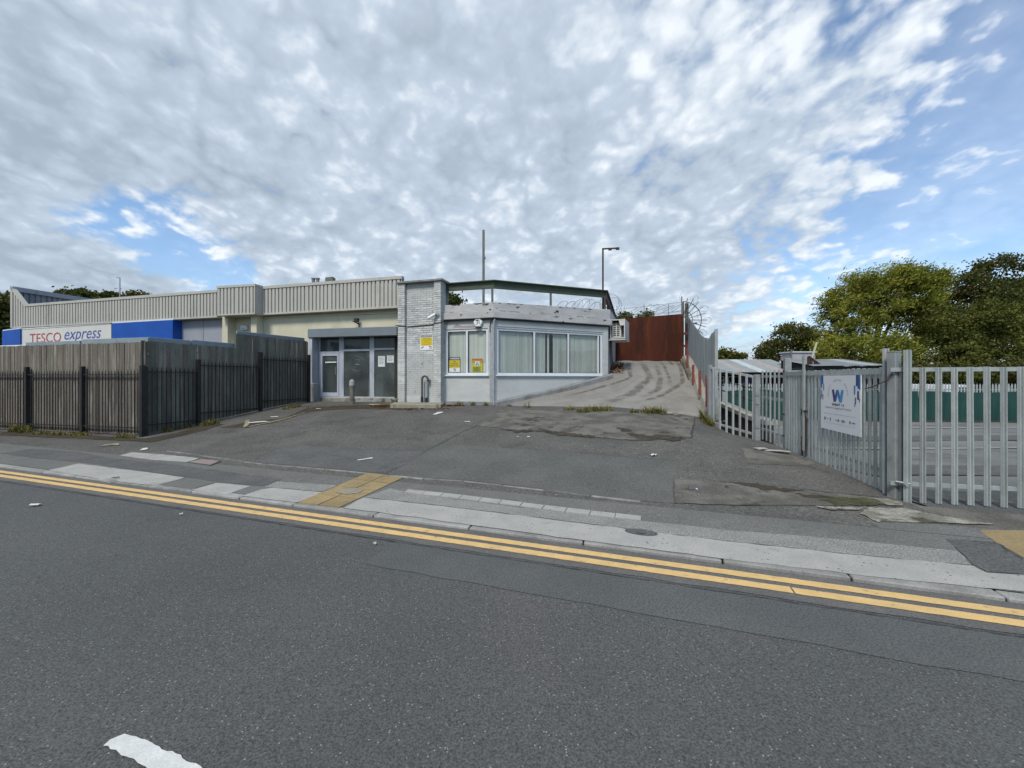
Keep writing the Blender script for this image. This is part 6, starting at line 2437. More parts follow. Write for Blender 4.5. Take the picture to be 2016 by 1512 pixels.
# ------------------------------------------------------------------ galvanised palisade fence and gates
def pale_mesh(name, m, w=0.068, d=0.030, t=0.004):
    """W section pale, 1 m high"""
    prof = [(-w / 2, -d * 0.35), (-w / 2 + 0.006, 0), (-w * 0.30, d * 0.6), (-w * 0.17, d * 0.6), (-w * 0.05, -d * 0.25), (w * 0.05, -d * 0.25), (w * 0.17, d * 0.6), (w * 0.30, d * 0.6), (w / 2 - 0.006, 0), (w / 2, -d * 0.35)]
    mb = MB()
    n = len(prof)
    v = []
    for z in (0, 1):
        v += [(x, -y, z) for x, y in prof] + [(x, -y + t, z) for x, y in prof]
    f = []
    N2 = 2 * n
    for i in range(n - 1):
        f += [(i, i + 1, N2 + i + 1, N2 + i), (n + i + 1, n + i, N2 + n + i, N2 + n + i + 1), (i, n + i, n + i + 1, i + 1), (N2 + i, N2 + i + 1, N2 + n + i + 1, N2 + n + i)]
    f += [(0, N2, N2 + n, n), (n - 1, 2 * n - 1, N2 + 2 * n - 1, N2 + n - 1)]
    mb.add(v, f)
    me = mesh_from(name, mb.v, mb.f, m)
    bm = bmesh.new()
    bm.from_mesh(me)
    bmesh.ops.recalc_face_normals(bm, faces=bm.faces)
    bm.to_mesh(me)
    bm.free()
    return me


pale = pale_mesh('pale', M['galv'], 0.066, 0.022)
pale_g = pale_mesh('pale', M['galv'], 0.066, 0.018)
pale_s = pale_mesh('pale', M['galv'], 0.062, 0.026)


def yz(p):
    return terrain(p.x, p.y)


def pales(fr, us, z0, z1, rt, me, n=0.0, wob=0.4):
    for u in us:
        p = fr.P(u, n, 0)
        a = z0(u) if callable(z0) else z0
        b = z1(u) if callable(z1) else z1
        inst('pale', me, rt, (p.x, p.y, a + random.uniform(-0.006, 0.006)), fr.ang + R(random.uniform(-1.5, 1.5)), (1, 1, b - a), ry=R(random.uniform(-wob, wob)))


PRF = Fr((4.72, 4.93), -12.6)
pr = root('palisade_fence', 'galvanised palisade fence running along the footway right of the gates', 'fence', PRF.P(2, 0, 0.05))
pus = [PRF.pu(1818 + 31.3 * k, 0.0) for k in range(3)]
d_ = (pus[2] - pus[0]) / 2
pales(PRF, [pus[0] + d_ * k for k in range(20)], 0.075, 1.735, pr, pale, 0.0)
inst('pale', pale_s, pr, PRF.P(0.145, -0.06, 0.08), PRF.ang, (0.75, 1, 1.66))
mb = MB()
mb.fbox(PRF, 0.0, 4.6, -0.050, -0.012, 1.685, 1.735)
mk('top_rail', mb, M['galv'], pr)
mb = MB()
mb.fbox(PRF, 0.0, 4.6, -0.050, -0.012, 0.27, 0.315)
mk('bottom_rail', mb, M['galv'], pr)
mb = MB()
mb.fbox(PRF, 2.7, 2.8, -0.16, -0.06, 0.0, 1.8)
mk('fence_post', mb, M['galv_dark'], pr)
# the tall flat pale and the box post at the hinge side
tpst = root('tall_pale', 'tall single galvanised pale at the start of the palisade fence', 'fence post', PRF.P(0.0, 0.02, 0.02))
ut = PRF.pu(1788, 0.05)
gz_ = terrain(*PRF.P(ut, 0.05, 0).to_2d())
inst('pale_strip', pale, tpst, PRF.P(ut, 0.05, gz_ - 0.02), PRF.ang, (1.32, 1.1, 1.97 - gz_))
mb = MB()
mb.tube([PRF.P(ut - 0.1, 0.0, 0.32), PRF.P(ut + 0.02, 0.06, 0.31)], 0.014, 6)
mb.tube([PRF.P(ut - 0.03, 0.052, 0.30), PRF.P(ut - 0.03, 0.085, 0.30)], 0.022, 6)
mk('fixing_bolt', mb, M['galv_dark'], tpst)
GF = Fr((4.93, 5.22), math.degrees(math.atan2(2.08, 0.55)) + 180)   # gates: faces the forecourt; u runs towards the road


def GU(d):
    return -d


bx = at(1760, 745, 5.02)
bx.z = terrain(bx.x, bx.y)
gp1 = root('gate_post', 'thick square galvanised gate post nearest the footway', 'gate post', bx)
mb = MB()
ca, sa = math.cos(R(12)), math.sin(R(12))
q = [(bx.x + (x * ca - y * sa) * 0.05, bx.y + (x * sa + y * ca) * 0.05) for x, y in ((-1, -1), (1, -1), (1, 1), (-1, 1))]
mb.prism(q, bx.z - 0.1, 1.93)
mk('post_shaft', mb, M['galv_dark'], gp1, bevel=0.006)
mb = MB()
mb.prism([(x + (x - bx.x) * 0.04, y + (y - bx.y) * 0.04) for x, y in q], 1.932, 1.945)
mk('post_cap', mb, M['galv_dark'], gp1)
mb = MB()
mb.tube([(bx.x - 0.05, bx.y - 0.03, 1.66), (bx.x - 0.10, bx.y - 0.02, 1.58), (bx.x - 0.16, bx.y + 0.1, 1.50), (bx.x - 0.19, bx.y + 0.2, 1.46)], 0.007, 5)
mk('hanging_wire', mb, M['dark_post'], gp1)


def gate_leaf(label, d0, d1, n_pales, base, top, extra=None):
    """palisade gate leaf between distances d0, d1 from the hinge corner along the gate line"""
    rt = root('palisade_gate', label, 'gate', GF.P(GU((d0 + d1) / 2), 0, 0.1))
    us = [GU(d0 + (d1 - d0) * (k + 0.5) / n_pales) for k in range(n_pales)]
    pales(GF, us, base, top, rt, pale_g, 0.0, 0.2)
    for z in (1.60, 0.33):
        mb = MB()
        mb.fbox(GF, GU(d1), GU(d0), -0.06, -0.012, z, z + 0.06)
        mk('gate_rail', mb, M['galv'], rt)
    mb = MB()
    mb.fbox(GF, GU(d1), GU(d1) + 0.05, -0.06, -0.012, 0.15, 1.72)
    mb.fbox(GF, GU(d0) - 0.05, GU(d0), -0.06, -0.012, 0.15, 1.72)
    mk('gate_stile', mb, M['galv'], rt)
    mb = MB()
    mb.fbox(GF, GU(d1) + 0.02, GU(d0) - 0.02, 0.014, 0.019, 1.655, 1.735)
    mk('top_strip', mb, M['galv'], rt)
    return rt


dist = lambda px_: -GF.pu(px_, 0.0)
dA, dB, dC, dD = dist(1741), dist(1588), dist(1546), dist(1497)
zlow = lambda u: 0.07 + 0.02 * (-u)
ga1 = gate_leaf('wide galvanised palisade gate leaf carrying the white sign', dA, dB - 0.02, 17, zlow, 1.745)
ga2 = gate_leaf('narrow galvanised palisade gate leaf beside the one with the sign', dB + 0.03, dC - 0.02, 8, zlow, 1.765)
mb = MB()
mb.fbox(GF, GU(dB) + 0.02, GU(dB) + 0.14, 0.016, 0.03, 0.86, 1.06)
mk('lock_plate', mb, M['galv_dark'], ga1)
mb = MB()
mb.bar(GF.P(GU(dB) - 0.06, 0.04, 0.98), GF.P(GU(dB) + 0.12, 0.045, 1.0), 0.03)
mk('sliding_bolt', mb, M['dark_post'], ga1)
mb = MB()
mb.tube([GF.P(GU(dB) + 0.05, 0.035, 0.9), GF.P(GU(dB) + 0.05, 0.035, 0.03)], 0.012, 6)
mk('drop_bolt', mb, M['dark_post'], ga1)
mb = MB()
mb.tube([GF.P(GU(dB) - 0.10, 0.035, 0.5), GF.P(GU(dB) - 0.10, 0.035, 0.06)], 0.012, 6)
mk('drop_bolt', mb, M['dark_post'], ga2)
mb = MB()
mb.fbox(GF, GU(dB) - 0.17, GU(dB) - 0.10, 0.016, 0.022, 0.9, 1.02)
mk('lock_plate', mb, M['dark_wall'], ga2)
# tall meeting stile at the centre
ms = root('gate_stop', 'tall flat galvanised upright where the two gate leaves meet', 'gate post', GF.P(GU(dB), 0.03, 0.2))
inst('pale_strip', pale, ms, GF.P(GU(dB) - 0.01, 0.045, 0.25), GF.ang, (1.25, 1, 2.03 - 0.25))
ms2 = root('gate_stop', 'tall flat galvanised upright behind the thick square gate post', 'gate post', GF.P(GU(dA), 0.03, 0.2))
pm = at(1745, 740, 5.15)
inst('pale_strip', pale, ms2, (pm.x, pm.y, 0.1), R(-20), (1.1, 1, 1.99 - 0.1))
gp2p = GF.P(GU(dC), 0, 0.09)
gp2 = root('gate_post', 'galvanised gate post behind the narrow gate leaf', 'gate post', gp2p)
mb = MB()
mb.fbox(GF, GU(dC) - 0.06, GU(dC) + 0.05, -0.10, 0.02, 0.0, 2.02)
mk('post_shaft', mb, M['galv_dark'], gp2, bevel=0.006)
mb = MB()
for z in (0.4, 0.85, 1.75):
    mb.tube([GF.P(GU(dC), 0.02, z), GF.P(GU(dC), 0.045, z)], 0.02, 6)
mk('post_bolt', mb, M['dark_post'], gp2)
sf = root('palisade_fence', 'short galvanised palisade panel between the gates and the lower post', 'fence', GF.P(GU((dC + dD) / 2), 0, 0.1))
pales(GF, [GU(dC + 0.08 + (dD - dC - 0.1) * k / 5.5) for k in range(6)], 0.12, 1.79, sf, pale_g, 0.0, 0.2)
for z in (1.62, 0.33, 1.1):
    mb = MB()
    mb.fbox(GF, GU(dD), GU(dC), -0.06, -0.012, z, z + 0.055)
    mk('fence_rail', mb, M['galv'], sf)
gp3p = at(1490, 745, 9.25)
gp3p.z = terrain(gp3p.x, gp3p.y)
gp3 = root('fence_post', 'low galvanised box post at the bend of the palisade fence', 'fence post', gp3p)
mb = MB()
mb.box(gp3p.x - 0.055, gp3p.x + 0.055, gp3p.y - 0.055, gp3p.y + 0.055, 0.0, 1.69)
mk('post_shaft', mb, M['galv_dark'], gp3, bevel=0.006)
mb = MB()
for z in (0.45, 1.0, 1.2):
    mb.box(gp3p.x - 0.065, gp3p.x + 0.02, gp3p.y - 0.07, gp3p.y - 0.057, z, z + 0.08)
mk('post_bracket', mb, M['galv_dark'], gp3)
# left run, stepping up towards the ramp wall
LFA, LFB = Vector((5.66, 9.40)), Vector((5.46, 10.86))
ld = (LFA - LFB).normalized()
LF = Fr(LFB, math.degrees(math.atan2(ld.y, ld.x)))
LL = (LFA - LFB).length
lf = root('palisade_fence', 'sloping palisade fence beside the ramp with wide gaps between its pales', 'fence', LF.P(LL / 2, 0, 0.2))
lus = [LF.pu(x, 0) for x in (1404.5, 1417, 1430, 1443, 1456.5, 1469.5, 1483)]
zb_ = lambda u: 0.235 - 0.11 * u / LL
zt_ = lambda u: 1.925 - 0.24 * u / LL
pales(LF, lus, zb_, zt_, lf, pale, 0.0, 0.2)
mb = MB()
mb.fbox(LF, -0.05, LL, -0.05, -0.012, zt_(0) - 0.065, zt_(0) - 0.01, zt_(LL) - 0.065, zt_(LL) - 0.01)
mk('top_rail', mb, M['galv'], lf)
mb = MB()
mb.fbox(LF, -0.05, LL, -0.05, -0.012, zb_(0) + 0.14, zb_(0) + 0.19, zb_(LL) + 0.14, zb_(LL) + 0.19)
mk('bottom_rail', mb, M['galv'], lf)
p = LF.P(-0.09, 0, 0.2)
lp = root('fence_post', 'galvanised post where the sloping palisade meets the ramp wall', 'fence post', (p.x, p.y, 0.25))
mb = MB()
mb.fbox(LF, -0.14, -0.06, -0.08, 0.02, 0.1, 1.97)
mk('post_shaft', mb, M['galv_dark'], lp, bevel=0.005)
# the sign on the gate
SD = 0.040
ga, gb_ = GF.pu(1616, SD), GF.pu(1694.5, SD)
zS1, zS0 = 1.648, 0.755
sn = root('school_sign', 'white sign with a large blue W hung on the wide palisade gate', 'sign', GF.P((ga + gb_) / 2, SD, zS0))
mb = MB()
mb.fbox(GF, ga, gb_, SD - 0.012, SD, zS0, zS1)
mk('sign_board', mb, M['banner'], sn)
W_, H_ = gb_ - ga, zS1 - zS0
pl = lambda d: (lambda x, y: GF.P(ga + x * W_, SD + d, zS0 + y * H_))
ink_m = lambda n, c: mat(n, c, rough=0.5)
M['w1'], M['w2'], M['w3'], M['w4'] = ink_m('indigo_print', (0.055, 0.04, 0.15)), ink_m('blue_print', (0.035, 0.09, 0.30)), ink_m('mid_blue_print', (0.03, 0.19, 0.46)), ink_m('cyan_print', (0.05, 0.32, 0.56))
# W in four strokes, dark to light
w0, w1_, y0, y1 = 0.315, 0.62, 0.525, 0.745
ww = w1_ - w0
strokes = [((0.0, 0.20, 0.36, 0.16), 'w1'), ((0.16, 0.36, 0.58, 0.40), 'w2'), ((0.40, 0.58, 0.84, 0.64), 'w3'), ((0.64, 0.80, 1.0, 0.84), 'w4')]
S4 = [([(0.0, 1), (0.20, 1), (0.36, 0), (0.16, 0)], 'w1'), ([(0.16, 0), (0.36, 0), (0.58, 1), (0.40, 1)], 'w2'), ([(0.40, 1), (0.58, 1), (0.84, 0), (0.64, 0)], 'w3'), ([(0.64, 0), (0.84, 0), (1.0, 1), (0.80, 1)], 'w4')]
for i, (pp, mm) in enumerate(S4):
    mb = MB()
    mb.add([pl(0.002 + 0.0006 * i)(w0 + x * ww, y0 + y * (y1 - y0)) for x, y in pp], [(0, 1, 2, 3)])
    mk('letter_stroke', mb, M[mm], sn)
mb = MB()
P_ = pl(0.003)
put_text(mb, 'WEST 11', P_, 1.0, 0.47, 0.455, width=0.31, height=0.042, bold=0.03)
word = 'RESPECT. INSPIRE. ACHIEVE.'
# arched motto
n = len(word)
for k, ch_ in enumerate(word):
    if ch_ == ' ':
        continue
    a = math.radians(188 - 196 * k / (n - 1))
    x, y = 0.47 + 0.235 * math.cos(a), 0.66 + 0.245 * math.sin(a)
    put_text(mb, ch_, P_, 0.038, x, y, rot=(a - math.pi / 2) * 0.9)
mk('dark_lettering', mb, M['navy_ink'], sn)
mb = MB()
put_text(mb, 'Student Re-engagement Provision', P_, 1.0, 0.47, 0.388, width=0.66, height=0.046)
rect(mb, P_, 0.08, 0.34, 0.298, 0.302)
rect(mb, P_, 0.62, 0.90, 0.298, 0.302)
put_text(mb, 'a partnership between', P_, 1.0, 0.48, 0.29, width=0.25, height=0.022)
rect(mb, P_, 0.07, 0.90, 0.128, 0.131)
for x, w_, h_ in ((0.10, 0.05, 0.05), (0.185, 0.025, 0.02), (0.26, 0.03, 0.055), (0.40, 0.10, 0.012), (0.475, 0.03, 0.05), (0.565, 0.05, 0.04), (0.62, 0.03, 0.03), (0.75, 0.035, 0.045), (0.81, 0.075, 0.022)):
    rect(mb, P_, x, x + w_, 0.20 - h_ / 2, 0.20 + h_ / 2)
mk('grey_lettering', mb, M['grey_ink'], sn)
# brush blocks in both upper corners
for i, (x0, x1, ya, yb2, mm) in enumerate(((0.0, 0.03, 0.80, 1.0, 'w3'), (0.03, 0.075, 0.84, 1.0, 'w2'), (0.02, 0.045, 0.76, 0.83, 'w2'), (0.075, 0.10, 0.72, 0.85, 'w3'), (0.02, 0.04, 0.60, 0.72, 'w1'), (0.055, 0.075, 0.55, 0.65, 'w2'), (0.0, 0.02, 0.55, 0.62, 'w2'),
                                        (0.90, 0.935, 0.82, 1.0, 'w1'), (0.935, 0.97, 0.78, 1.0, 'w2'), (0.97, 1.0, 0.76, 1.0, 'w3'), (0.855, 0.885, 0.68, 0.83, 'w3'), (0.93, 0.965, 0.60, 0.74, 'w1'), (0.875, 0.90, 0.52, 0.63, 'w2'), (0.97, 0.985, 0.56, 0.62, 'w1'), (0.87, 0.885, 0.48, 0.54, 'w2'))):
    mb = MB()
    rect(mb, pl(0.002 + 0.0003 * (i % 3)), x0, x1, ya, yb2)
    mk('brush_block', mb, M[mm], sn)

# ------------------------------------------------------------------ beyond the palisade: yard, sheds
# green sheeted fence with a palisade behind it
GY0, GY1 = at(1430, 760, 23.5), at(2120, 775, 21.0)
gdir = Vector((GY1.x - GY0.x, GY1.y - GY0.y)).normalized()
FY = Fr((GY0.x, GY0.y), math.degrees(math.atan2(gdir.y, gdir.x)))
YL = (Vector((GY1.x, GY1.y)) - Vector((GY0.x, GY0.y))).length + 6
zy = yard_z(0, 22)
gf = root('green_fence', 'green sheeted fence across the far side of the yard', 'fence', FY.P(YL / 2, 0, zy))
npan = 14
for i in range(npan):
    a, b = YL * i / npan + 0.01, YL * (i + 1) / npan - 0.01
    mb = MB()
    v = []
    for k in range(9):
        u = a + (b - a) * k / 8
        v += [FY.P(u, 0.03 * math.sin(k * 1.9 + i), zy - 0.02), FY.P(u, 0.03 * math.sin(k * 1.7 + i * 2), 0.86 + 0.03 * math.sin(i * 2.2 + k * 0.4))]
    mb.add(v, [(2 * k, 2 * k + 2, 2 * k + 3, 2 * k + 1) for k in range(8)])
    mk('fence_sheet', mb, M['green_sheet'], gf)
yp = root('palisade_fence', 'distant palisade fence showing its points above the green sheeting', 'fence', FY.P(YL / 2, -0.3, zy))
mb = MB()
u = 0
while u < YL:
    mb.fbox(FY, u, u + 0.07, -0.30, -0.28, zy, 1.24)
    mb.add([FY.P(u, -0.28, 1.24), FY.P(u + 0.07, -0.28, 1.24), FY.P(u + 0.035, -0.28, 1.33)], [(0, 1, 2)])
    u += 0.15
mk('pale', mb, M['galv'], yp, kind='stuff')
mb = MB()
mb.fbox(FY, 0, YL, -0.34, -0.31, 0.95, 1.0)
mb.fbox(FY, 0, YL, -0.34, -0.31, -0.4, -0.35)
mk('fence_rail', mb, M['galv'], yp)
mb = MB()
v = []
N = 60
for i in range(N + 1):
    u = -2 + (YL + 4) * i / N
    for n_, k in ((0.02, 0), (0.9 + 0.35 * math.sin(i * 1.3), 1)):
        p = FY.P(u, n_, 0)
        v.append((p.x, p.y, yard_z(p.x, p.y) + 0.02 + (0.03 if k == 0 else 0)))
mb.add(v, [(2 * i, 2 * i + 1, 2 * i + 3, 2 * i + 2) for i in range(N)])
mk('weedy_strip', mb, M['soil'], yard)
# worn lines and darker bands on the yard concrete
for (y0, y1, x0, x1, m_) in ((6.3, 7.3, 5.9, 30, 'patch_dark'), (9.6, 10.0, 6.6, 40, 'conc_agg'), (11.5, 13.0, 8, 45, 'patch_blue'), (16.2, 17.0, 9, 45, 'conc_agg')):
    q = []
    N = 40
    mb = MB()
    v = []
    for i in range(N + 1):
        x = x0 + (x1 - x0) * i / N
        for yy in (y0 + 0.08 * math.sin(i * 1.1) + x * 0.02, y1 + 0.1 * math.sin(i * 0.7 + 1) + x * 0.02):
            v.append((x, yy, yard_z(x, yy) + 0.016))
    mb.add(v, [(2 * i, 2 * i + 2, 2 * i + 3, 2 * i + 1) for i in range(N)])
    mk('yard_patch', mb, M[m_], yard)
# dark tarmac close behind the fence
mb = MB()
v = []
N = 30
for i in range(N + 1):
    x = 5.0 + 7 * i / N
    for yy in (2.2, 5.55 - 0.12 * (x - 5) + 0.05 * math.sin(i)):
        v.append((x, yy, yard_z(x, yy) + 0.02 - (0.02 if yy < 4.5 else 0)))
mb.add(v, [(2 * i, 2 * i + 2, 2 * i + 3, 2 * i + 1) for i in range(N)])
mk('yard_patch', mb, M['patch_dark'], yard)

# low wall, near-black below a pale top, just right of the ramp sheeting
LW = [Vector((6.55, 10.0)), Vector((6.7, 11.0)), Vector((7.5, 14.6)), Vector((8.2, 17.0))]
mb = MB()
mb.path(LW, -0.1, 0.1, [-0.4, -0.4, -0.6, -0.7], [0.42, 0.46, 0.72, 0.8])
wlow = mk('low_wall', mb, M['black_brick'], None, (7.2, 13, 0), label='low dark wall with a pale concrete top behind the sloping palisade', cat='wall')
mb = MB()
mb.path(LW, -0.16, 0.16, [0.422, 0.462, 0.722, 0.802], [0.54, 0.58, 0.84, 0.92])
mk('wall_coping', mb, M['lowwall'], wlow)
hr = root('handrail', 'thin dark handrail sloping down along the low dark wall', 'handrail', (7.2, 13.0, 0.6))
for k in range(6):
    mb = MB()
    f = k / 5
    x = f * 3
    a = min(int(x), 2)
    p = LW[a].lerp(LW[a + 1], x - a)
    zt = 0.54 + 0.38 * f
    mb.tube([(p.x, p.y, zt), (p.x, p.y, zt + 0.75)], 0.022, 6)
    mk('rail_post', mb, M['lamp_black'], hr)
for h in (0.4, 0.74):
    mb = MB()
    mb.tube([(p.x, p.y, z + h) for p, z in zip(LW, (0.54, 0.58, 0.84, 0.92))], 0.022, 6)
    mk('rail_bar', mb, M['lamp_black'], hr)


# corrugated roofed sheds
def shed(label, A, B, depth, z_eave, z_ridge, m_roof, open_front=True, name='shed', nsheet=8, mats=None):
    """A, B: eave line ends (front); the roof rises backwards"""
    A, B = Vector(A), Vector(B)
    d = (B - A)
    L = d.length
    fr = Fr(A, math.degrees(math.atan2(d.y, d.x)))
    rt = root(name, label, 'shed', fr.P(L / 2, -depth / 2, -0.8))
    for i in range(nsheet):
        a, b = L * i / nsheet, L * (i + 1) / nsheet
        mb = MB()
        v = []
        K = 24
        for k in range(K + 1):
            u = a + (b - a) * k / K
            h = 0.022 * math.sin(2 * math.pi * k / 4) if True else 0
            h = 0.02 * (1 if k % 2 else -1)
            v += [fr.P(u, 0.25, z_eave + h), fr.P(u, -depth, z_ridge + h)]
        mb.add(v, [(2 * k, 2 * k + 2, 2 * k + 3, 2 * k + 1) for k in range(K)])
        mm = (mats or {}).get(i, m_roof)
        mk('roof_sheet', mb, mm, rt)
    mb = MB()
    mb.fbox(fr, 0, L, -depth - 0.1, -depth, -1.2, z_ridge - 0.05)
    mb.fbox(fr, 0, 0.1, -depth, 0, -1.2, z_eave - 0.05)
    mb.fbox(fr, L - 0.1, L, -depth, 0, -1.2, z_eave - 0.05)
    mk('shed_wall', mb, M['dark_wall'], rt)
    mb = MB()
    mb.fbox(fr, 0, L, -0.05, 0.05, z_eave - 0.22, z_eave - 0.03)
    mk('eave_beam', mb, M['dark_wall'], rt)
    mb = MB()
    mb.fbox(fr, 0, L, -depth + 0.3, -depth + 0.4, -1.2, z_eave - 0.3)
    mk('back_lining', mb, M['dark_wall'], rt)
    return rt, fr, L


e0, e1 = at(1340, 733, 30), at(1562, 733, 30)
s1, F1, L1_ = shed('long open shed with a grey corrugated roof beyond the sloping palisade', (e0.x, e0.y), (e1.x + 0.9, e1.y), 4.0, 2.07, 3.22, M['roof_sheet'], mats={6: M['roof_rust'], 8: M['roof_new'], 10: M['roof_rust']}, nsheet=13)
# white framed openings and a purple board under the eave
for (xa, xb) in ((1397, 1426), (1433.5, 1462)):
    a, b = F1.pu(xa, -1.5), F1.pu(xb, -1.5)
    wf = root('white_frame', 'white rectangular frame standing under the long shed roof, ' + ('nearer the grey sheeting' if xa < 1400 else 'nearer the purple board'), 'frame', F1.P((a + b) / 2, -1.5, -0.8))
    mb = MB()
    zt_f, zb_f = F1.pz(xa, 741, -1.5), F1.pz(xa, 756, -1.5)
    mb.fbox(F1, a, b, -1.55, -1.5, zt_f - 0.06, zt_f)
    mb.fbox(F1, b - 0.07, b, -1.55, -1.5, -1.0, zt_f - 0.06)
    mb.fbox(F1, a, a + 0.07, -1.55, -1.5, -1.0, zt_f - 0.06)
    mk('frame_bars', mb, M['upvc'], wf)
    mb = MB()
    mb.fbox(F1, a + 0.07, b - 0.07, -1.545, -1.51, zb_f - 0.1, zb_f)
    mk('frame_rail', mb, M['upvc'], wf)
a, b = F1.pu(1457, -0.6), F1.pu(1487, -0.6)
pp_ = root('purple_board', 'dark purple board under the eave of the long shed', 'board', F1.P((a + b) / 2, -0.6, -0.8))
mb = MB()
mb.fbox(F1, a, b, -0.65, -0.6, F1.pz(1460, 757, -0.6), F1.pz(1460, 738.5, -0.6))
mk('board_face', mb, M['purple'], pp_)
mb = MB()
mb.fbox(F1, a, b, -0.66, -0.595, F1.pz(1460, 759.5, -0.6), F1.pz(1460, 757.4, -0.6))
mb.fbox(F1, a + 0.05, a + 0.12, -0.64, -0.62, -1.1, F1.pz(1460, 757, -0.6))
mb.fbox(F1, b - 0.12, b - 0.05, -0.64, -0.62, -1.1, F1.pz(1460, 757, -0.6))
mk('board_frame', mb, M['pipe_grey'], pp_)
# grey upright sheeting below the shed front
gs = root('grey_hoarding', 'pale grey upright sheet hoarding in front of the long shed', 'fence', F1.P(F1.pu(1425, 0.5), 0.5, -0.9))
ha, hb = F1.pu(1398, 0.5), F1.pu(1447, 0.5)
nn = 12
for i in range(nn):
    a, b = ha + (hb - ha) * i / nn + 0.004, ha + (hb - ha) * (i + 1) / nn - 0.004
    mb = MB()
    mb.fbox(F1, a, b, 0.45 + 0.02 * (i % 2), 0.48 + 0.02 * (i % 2), -1.2, 1.02)
    mk('hoarding_sheet', mb, M['sheet'], gs)
# second roof to the right and the small pale hut between
e0, e1 = at(1612, 719, 26), at(1745, 717.5, 25)
s2, F2, L2_ = shed('shed with a grey green corrugated roof behind the wide palisade gate', (e0.x - 0.4, e0.y), (e1.x, e1.y), 5.0, 2.42, 3.05, M['roof_sheet'], mats={6: M['roof_new']}, nsheet=8)
hp = at(1572, 700, 31)
hut = root('flat_roofed_hut', 'small pale flat roofed hut standing above the long shed roof', 'hut', (hp.x, hp.y, -0.9))
mb = MB()
mb.box(hp.x - 0.95, hp.x + 0.85, hp.y - 0.6, hp.y + 0.6, -1.1, EYE + (HY - 694.5) / FPX * 30.4)
mk('hut_wall', mb, mat('pinkish_panel', (0.36, 0.34, 0.36), var=(0.30, 0.285, 0.30), vscale=2, rough=0.8), hut)
mb = MB()
zr = EYE + (HY - 694.2) / FPX * 30.4
mb.box(hp.x - 1.05, hp.x + 0.9, hp.y - 0.7, hp.y + 0.7, zr, zr + 0.09)
mk('hut_roof', mb, M['roof_new'], hut)
mb = MB()
q = at(1558, 690, 30.2)
mb.tube([(q.x, q.y, 1.5), (q.x, q.y, EYE + (HY - 688.5) / FPX * 30.2)], 0.055, 8)
mk('hut_flue', mb, M['grey_steel'], hut)
a_, b_ = at(1599.5, 700, 30), at(1608, 674, 30)
mb = MB()
mb.bar(a_ - Vector((0.35, 0, 1.2)), b_, 0.09)
mk('leaning_pole', mb, mat('pale_timber', (0.50, 0.46, 0.32), rough=0.8), None, a_, label='pale pole leaning up between the hut and the willow', cat='pole')
tr_ = root('broken_gable', 'dark broken gable frame between the hut and the second shed roof', 'frame', at(1605, 712, 26.5))
mb = MB()
for (x0, y0, x1, y1) in ((1592, 702, 1615, 719), (1592, 702, 1592, 722), (1590, 721, 1616, 720), (1597, 706, 1597, 721), (1605, 712, 1605, 721)):
    mb.bar(at(x0, y0, 26.6), at(x1, y1, 26.6), 0.12)
mk('gable_bars', mb, M['dark_post'], tr_)
# a small white van beyond the green fence
vp_ = at(1860, 764, 27)
van = root('parked_van', 'small white van seen over the green fence', 'van', (vp_.x, vp_.y, -1.0))
vx, vy = vp_.x, vp_.y
mb = MB()
prof = [(-0.9, -0.6), (0.72, -0.6), (0.80, 0.3), (0.62, 1.22), (0.40, 1.3), (-0.80, 1.3), (-0.9, 1.0)]
n = len(prof)
v = [(vx + x, vy - 0.9, -0.12 + z) for x, z in prof] + [(vx + x, vy + 2.4, -0.12 + z) for x, z in prof]
mb.add(v, [tuple(range(n)), tuple(reversed(range(n, 2 * n)))] + [(i, n + i, n + (i + 1) % n, (i + 1) % n) for i in range(n)])
mk('van_body', mb, M['upvc'], van, bevel=0.05)
mb = MB()
mb.box(vx - 0.55, vx + 0.45, vy - 0.915, vy - 0.905, 0.58, 1.02)
mk('rear_window', mb, M['lamp_black'], van)
for sx in (-0.75, 0.62):
    for sy in (-0.3, 1.7):
        mb = MB()
        mb.tube([(vx + sx - 0.1, vy + sy, -0.72), (vx + sx + 0.1, vy + sy, -0.72)], 0.3, 14)
        mk('wheel', mb, M['lamp_black'], van)

# rubble where the ramp wall meets the palisade
rbx = MB()
rbx.add([(0, 0, 1), (1, 0, 0), (0.3, 0.9, 0.1), (-0.8, 0.55, -0.1), (-0.8, -0.6, 0.1), (0.35, -0.95, 0), (0, 0, -0.9)], [(0, 1, 2), (0, 2, 3), (0, 3, 4), (0, 4, 5), (0, 5, 1), (6, 2, 1), (6, 3, 2), (6, 4, 3), (6, 5, 4), (6, 1, 5)])
rock = bevelled('stone', rbx, M['rubble'], 0.15)
cen = G(1393, 826)
rp = root('rubble_heap', 'broken stones and dry weeds at the corner of the ramp wall and palisade', 'rubble', cen)
for i in range(26):
    x, y = cen.x + random.uniform(-0.12, 0.22), cen.y + random.uniform(-0.5, 0.45)
    s_ = random.uniform(0.03, 0.09)
    inst('stone', rock, rp, (x, y, terrain(x, y) + random.uniform(0, 0.16)), random.random() * 6, (s_, s_ * random.uniform(0.7, 1.2), s_ * random.uniform(0.5, 0.9)), random.uniform(-0.5, 0.5))
for i, (px_, py_) in enumerate(((1318, 815), (1338, 816), (1332, 819))):
    g = G(px_, py_)
    o = inst('broken_stone', rock, None, (g.x, g.y, g.z + 0.02), i * 1.7, (0.16, 0.07, 0.045))
    tag(o, ('flat pale broken stone at the foot of the ramp, left one', 'flat pale broken stone at the foot of the ramp, right one', 'flat pale broken stone at the foot of the ramp, front one')[i], 'stone', 'broken stones at the foot of the ramp')


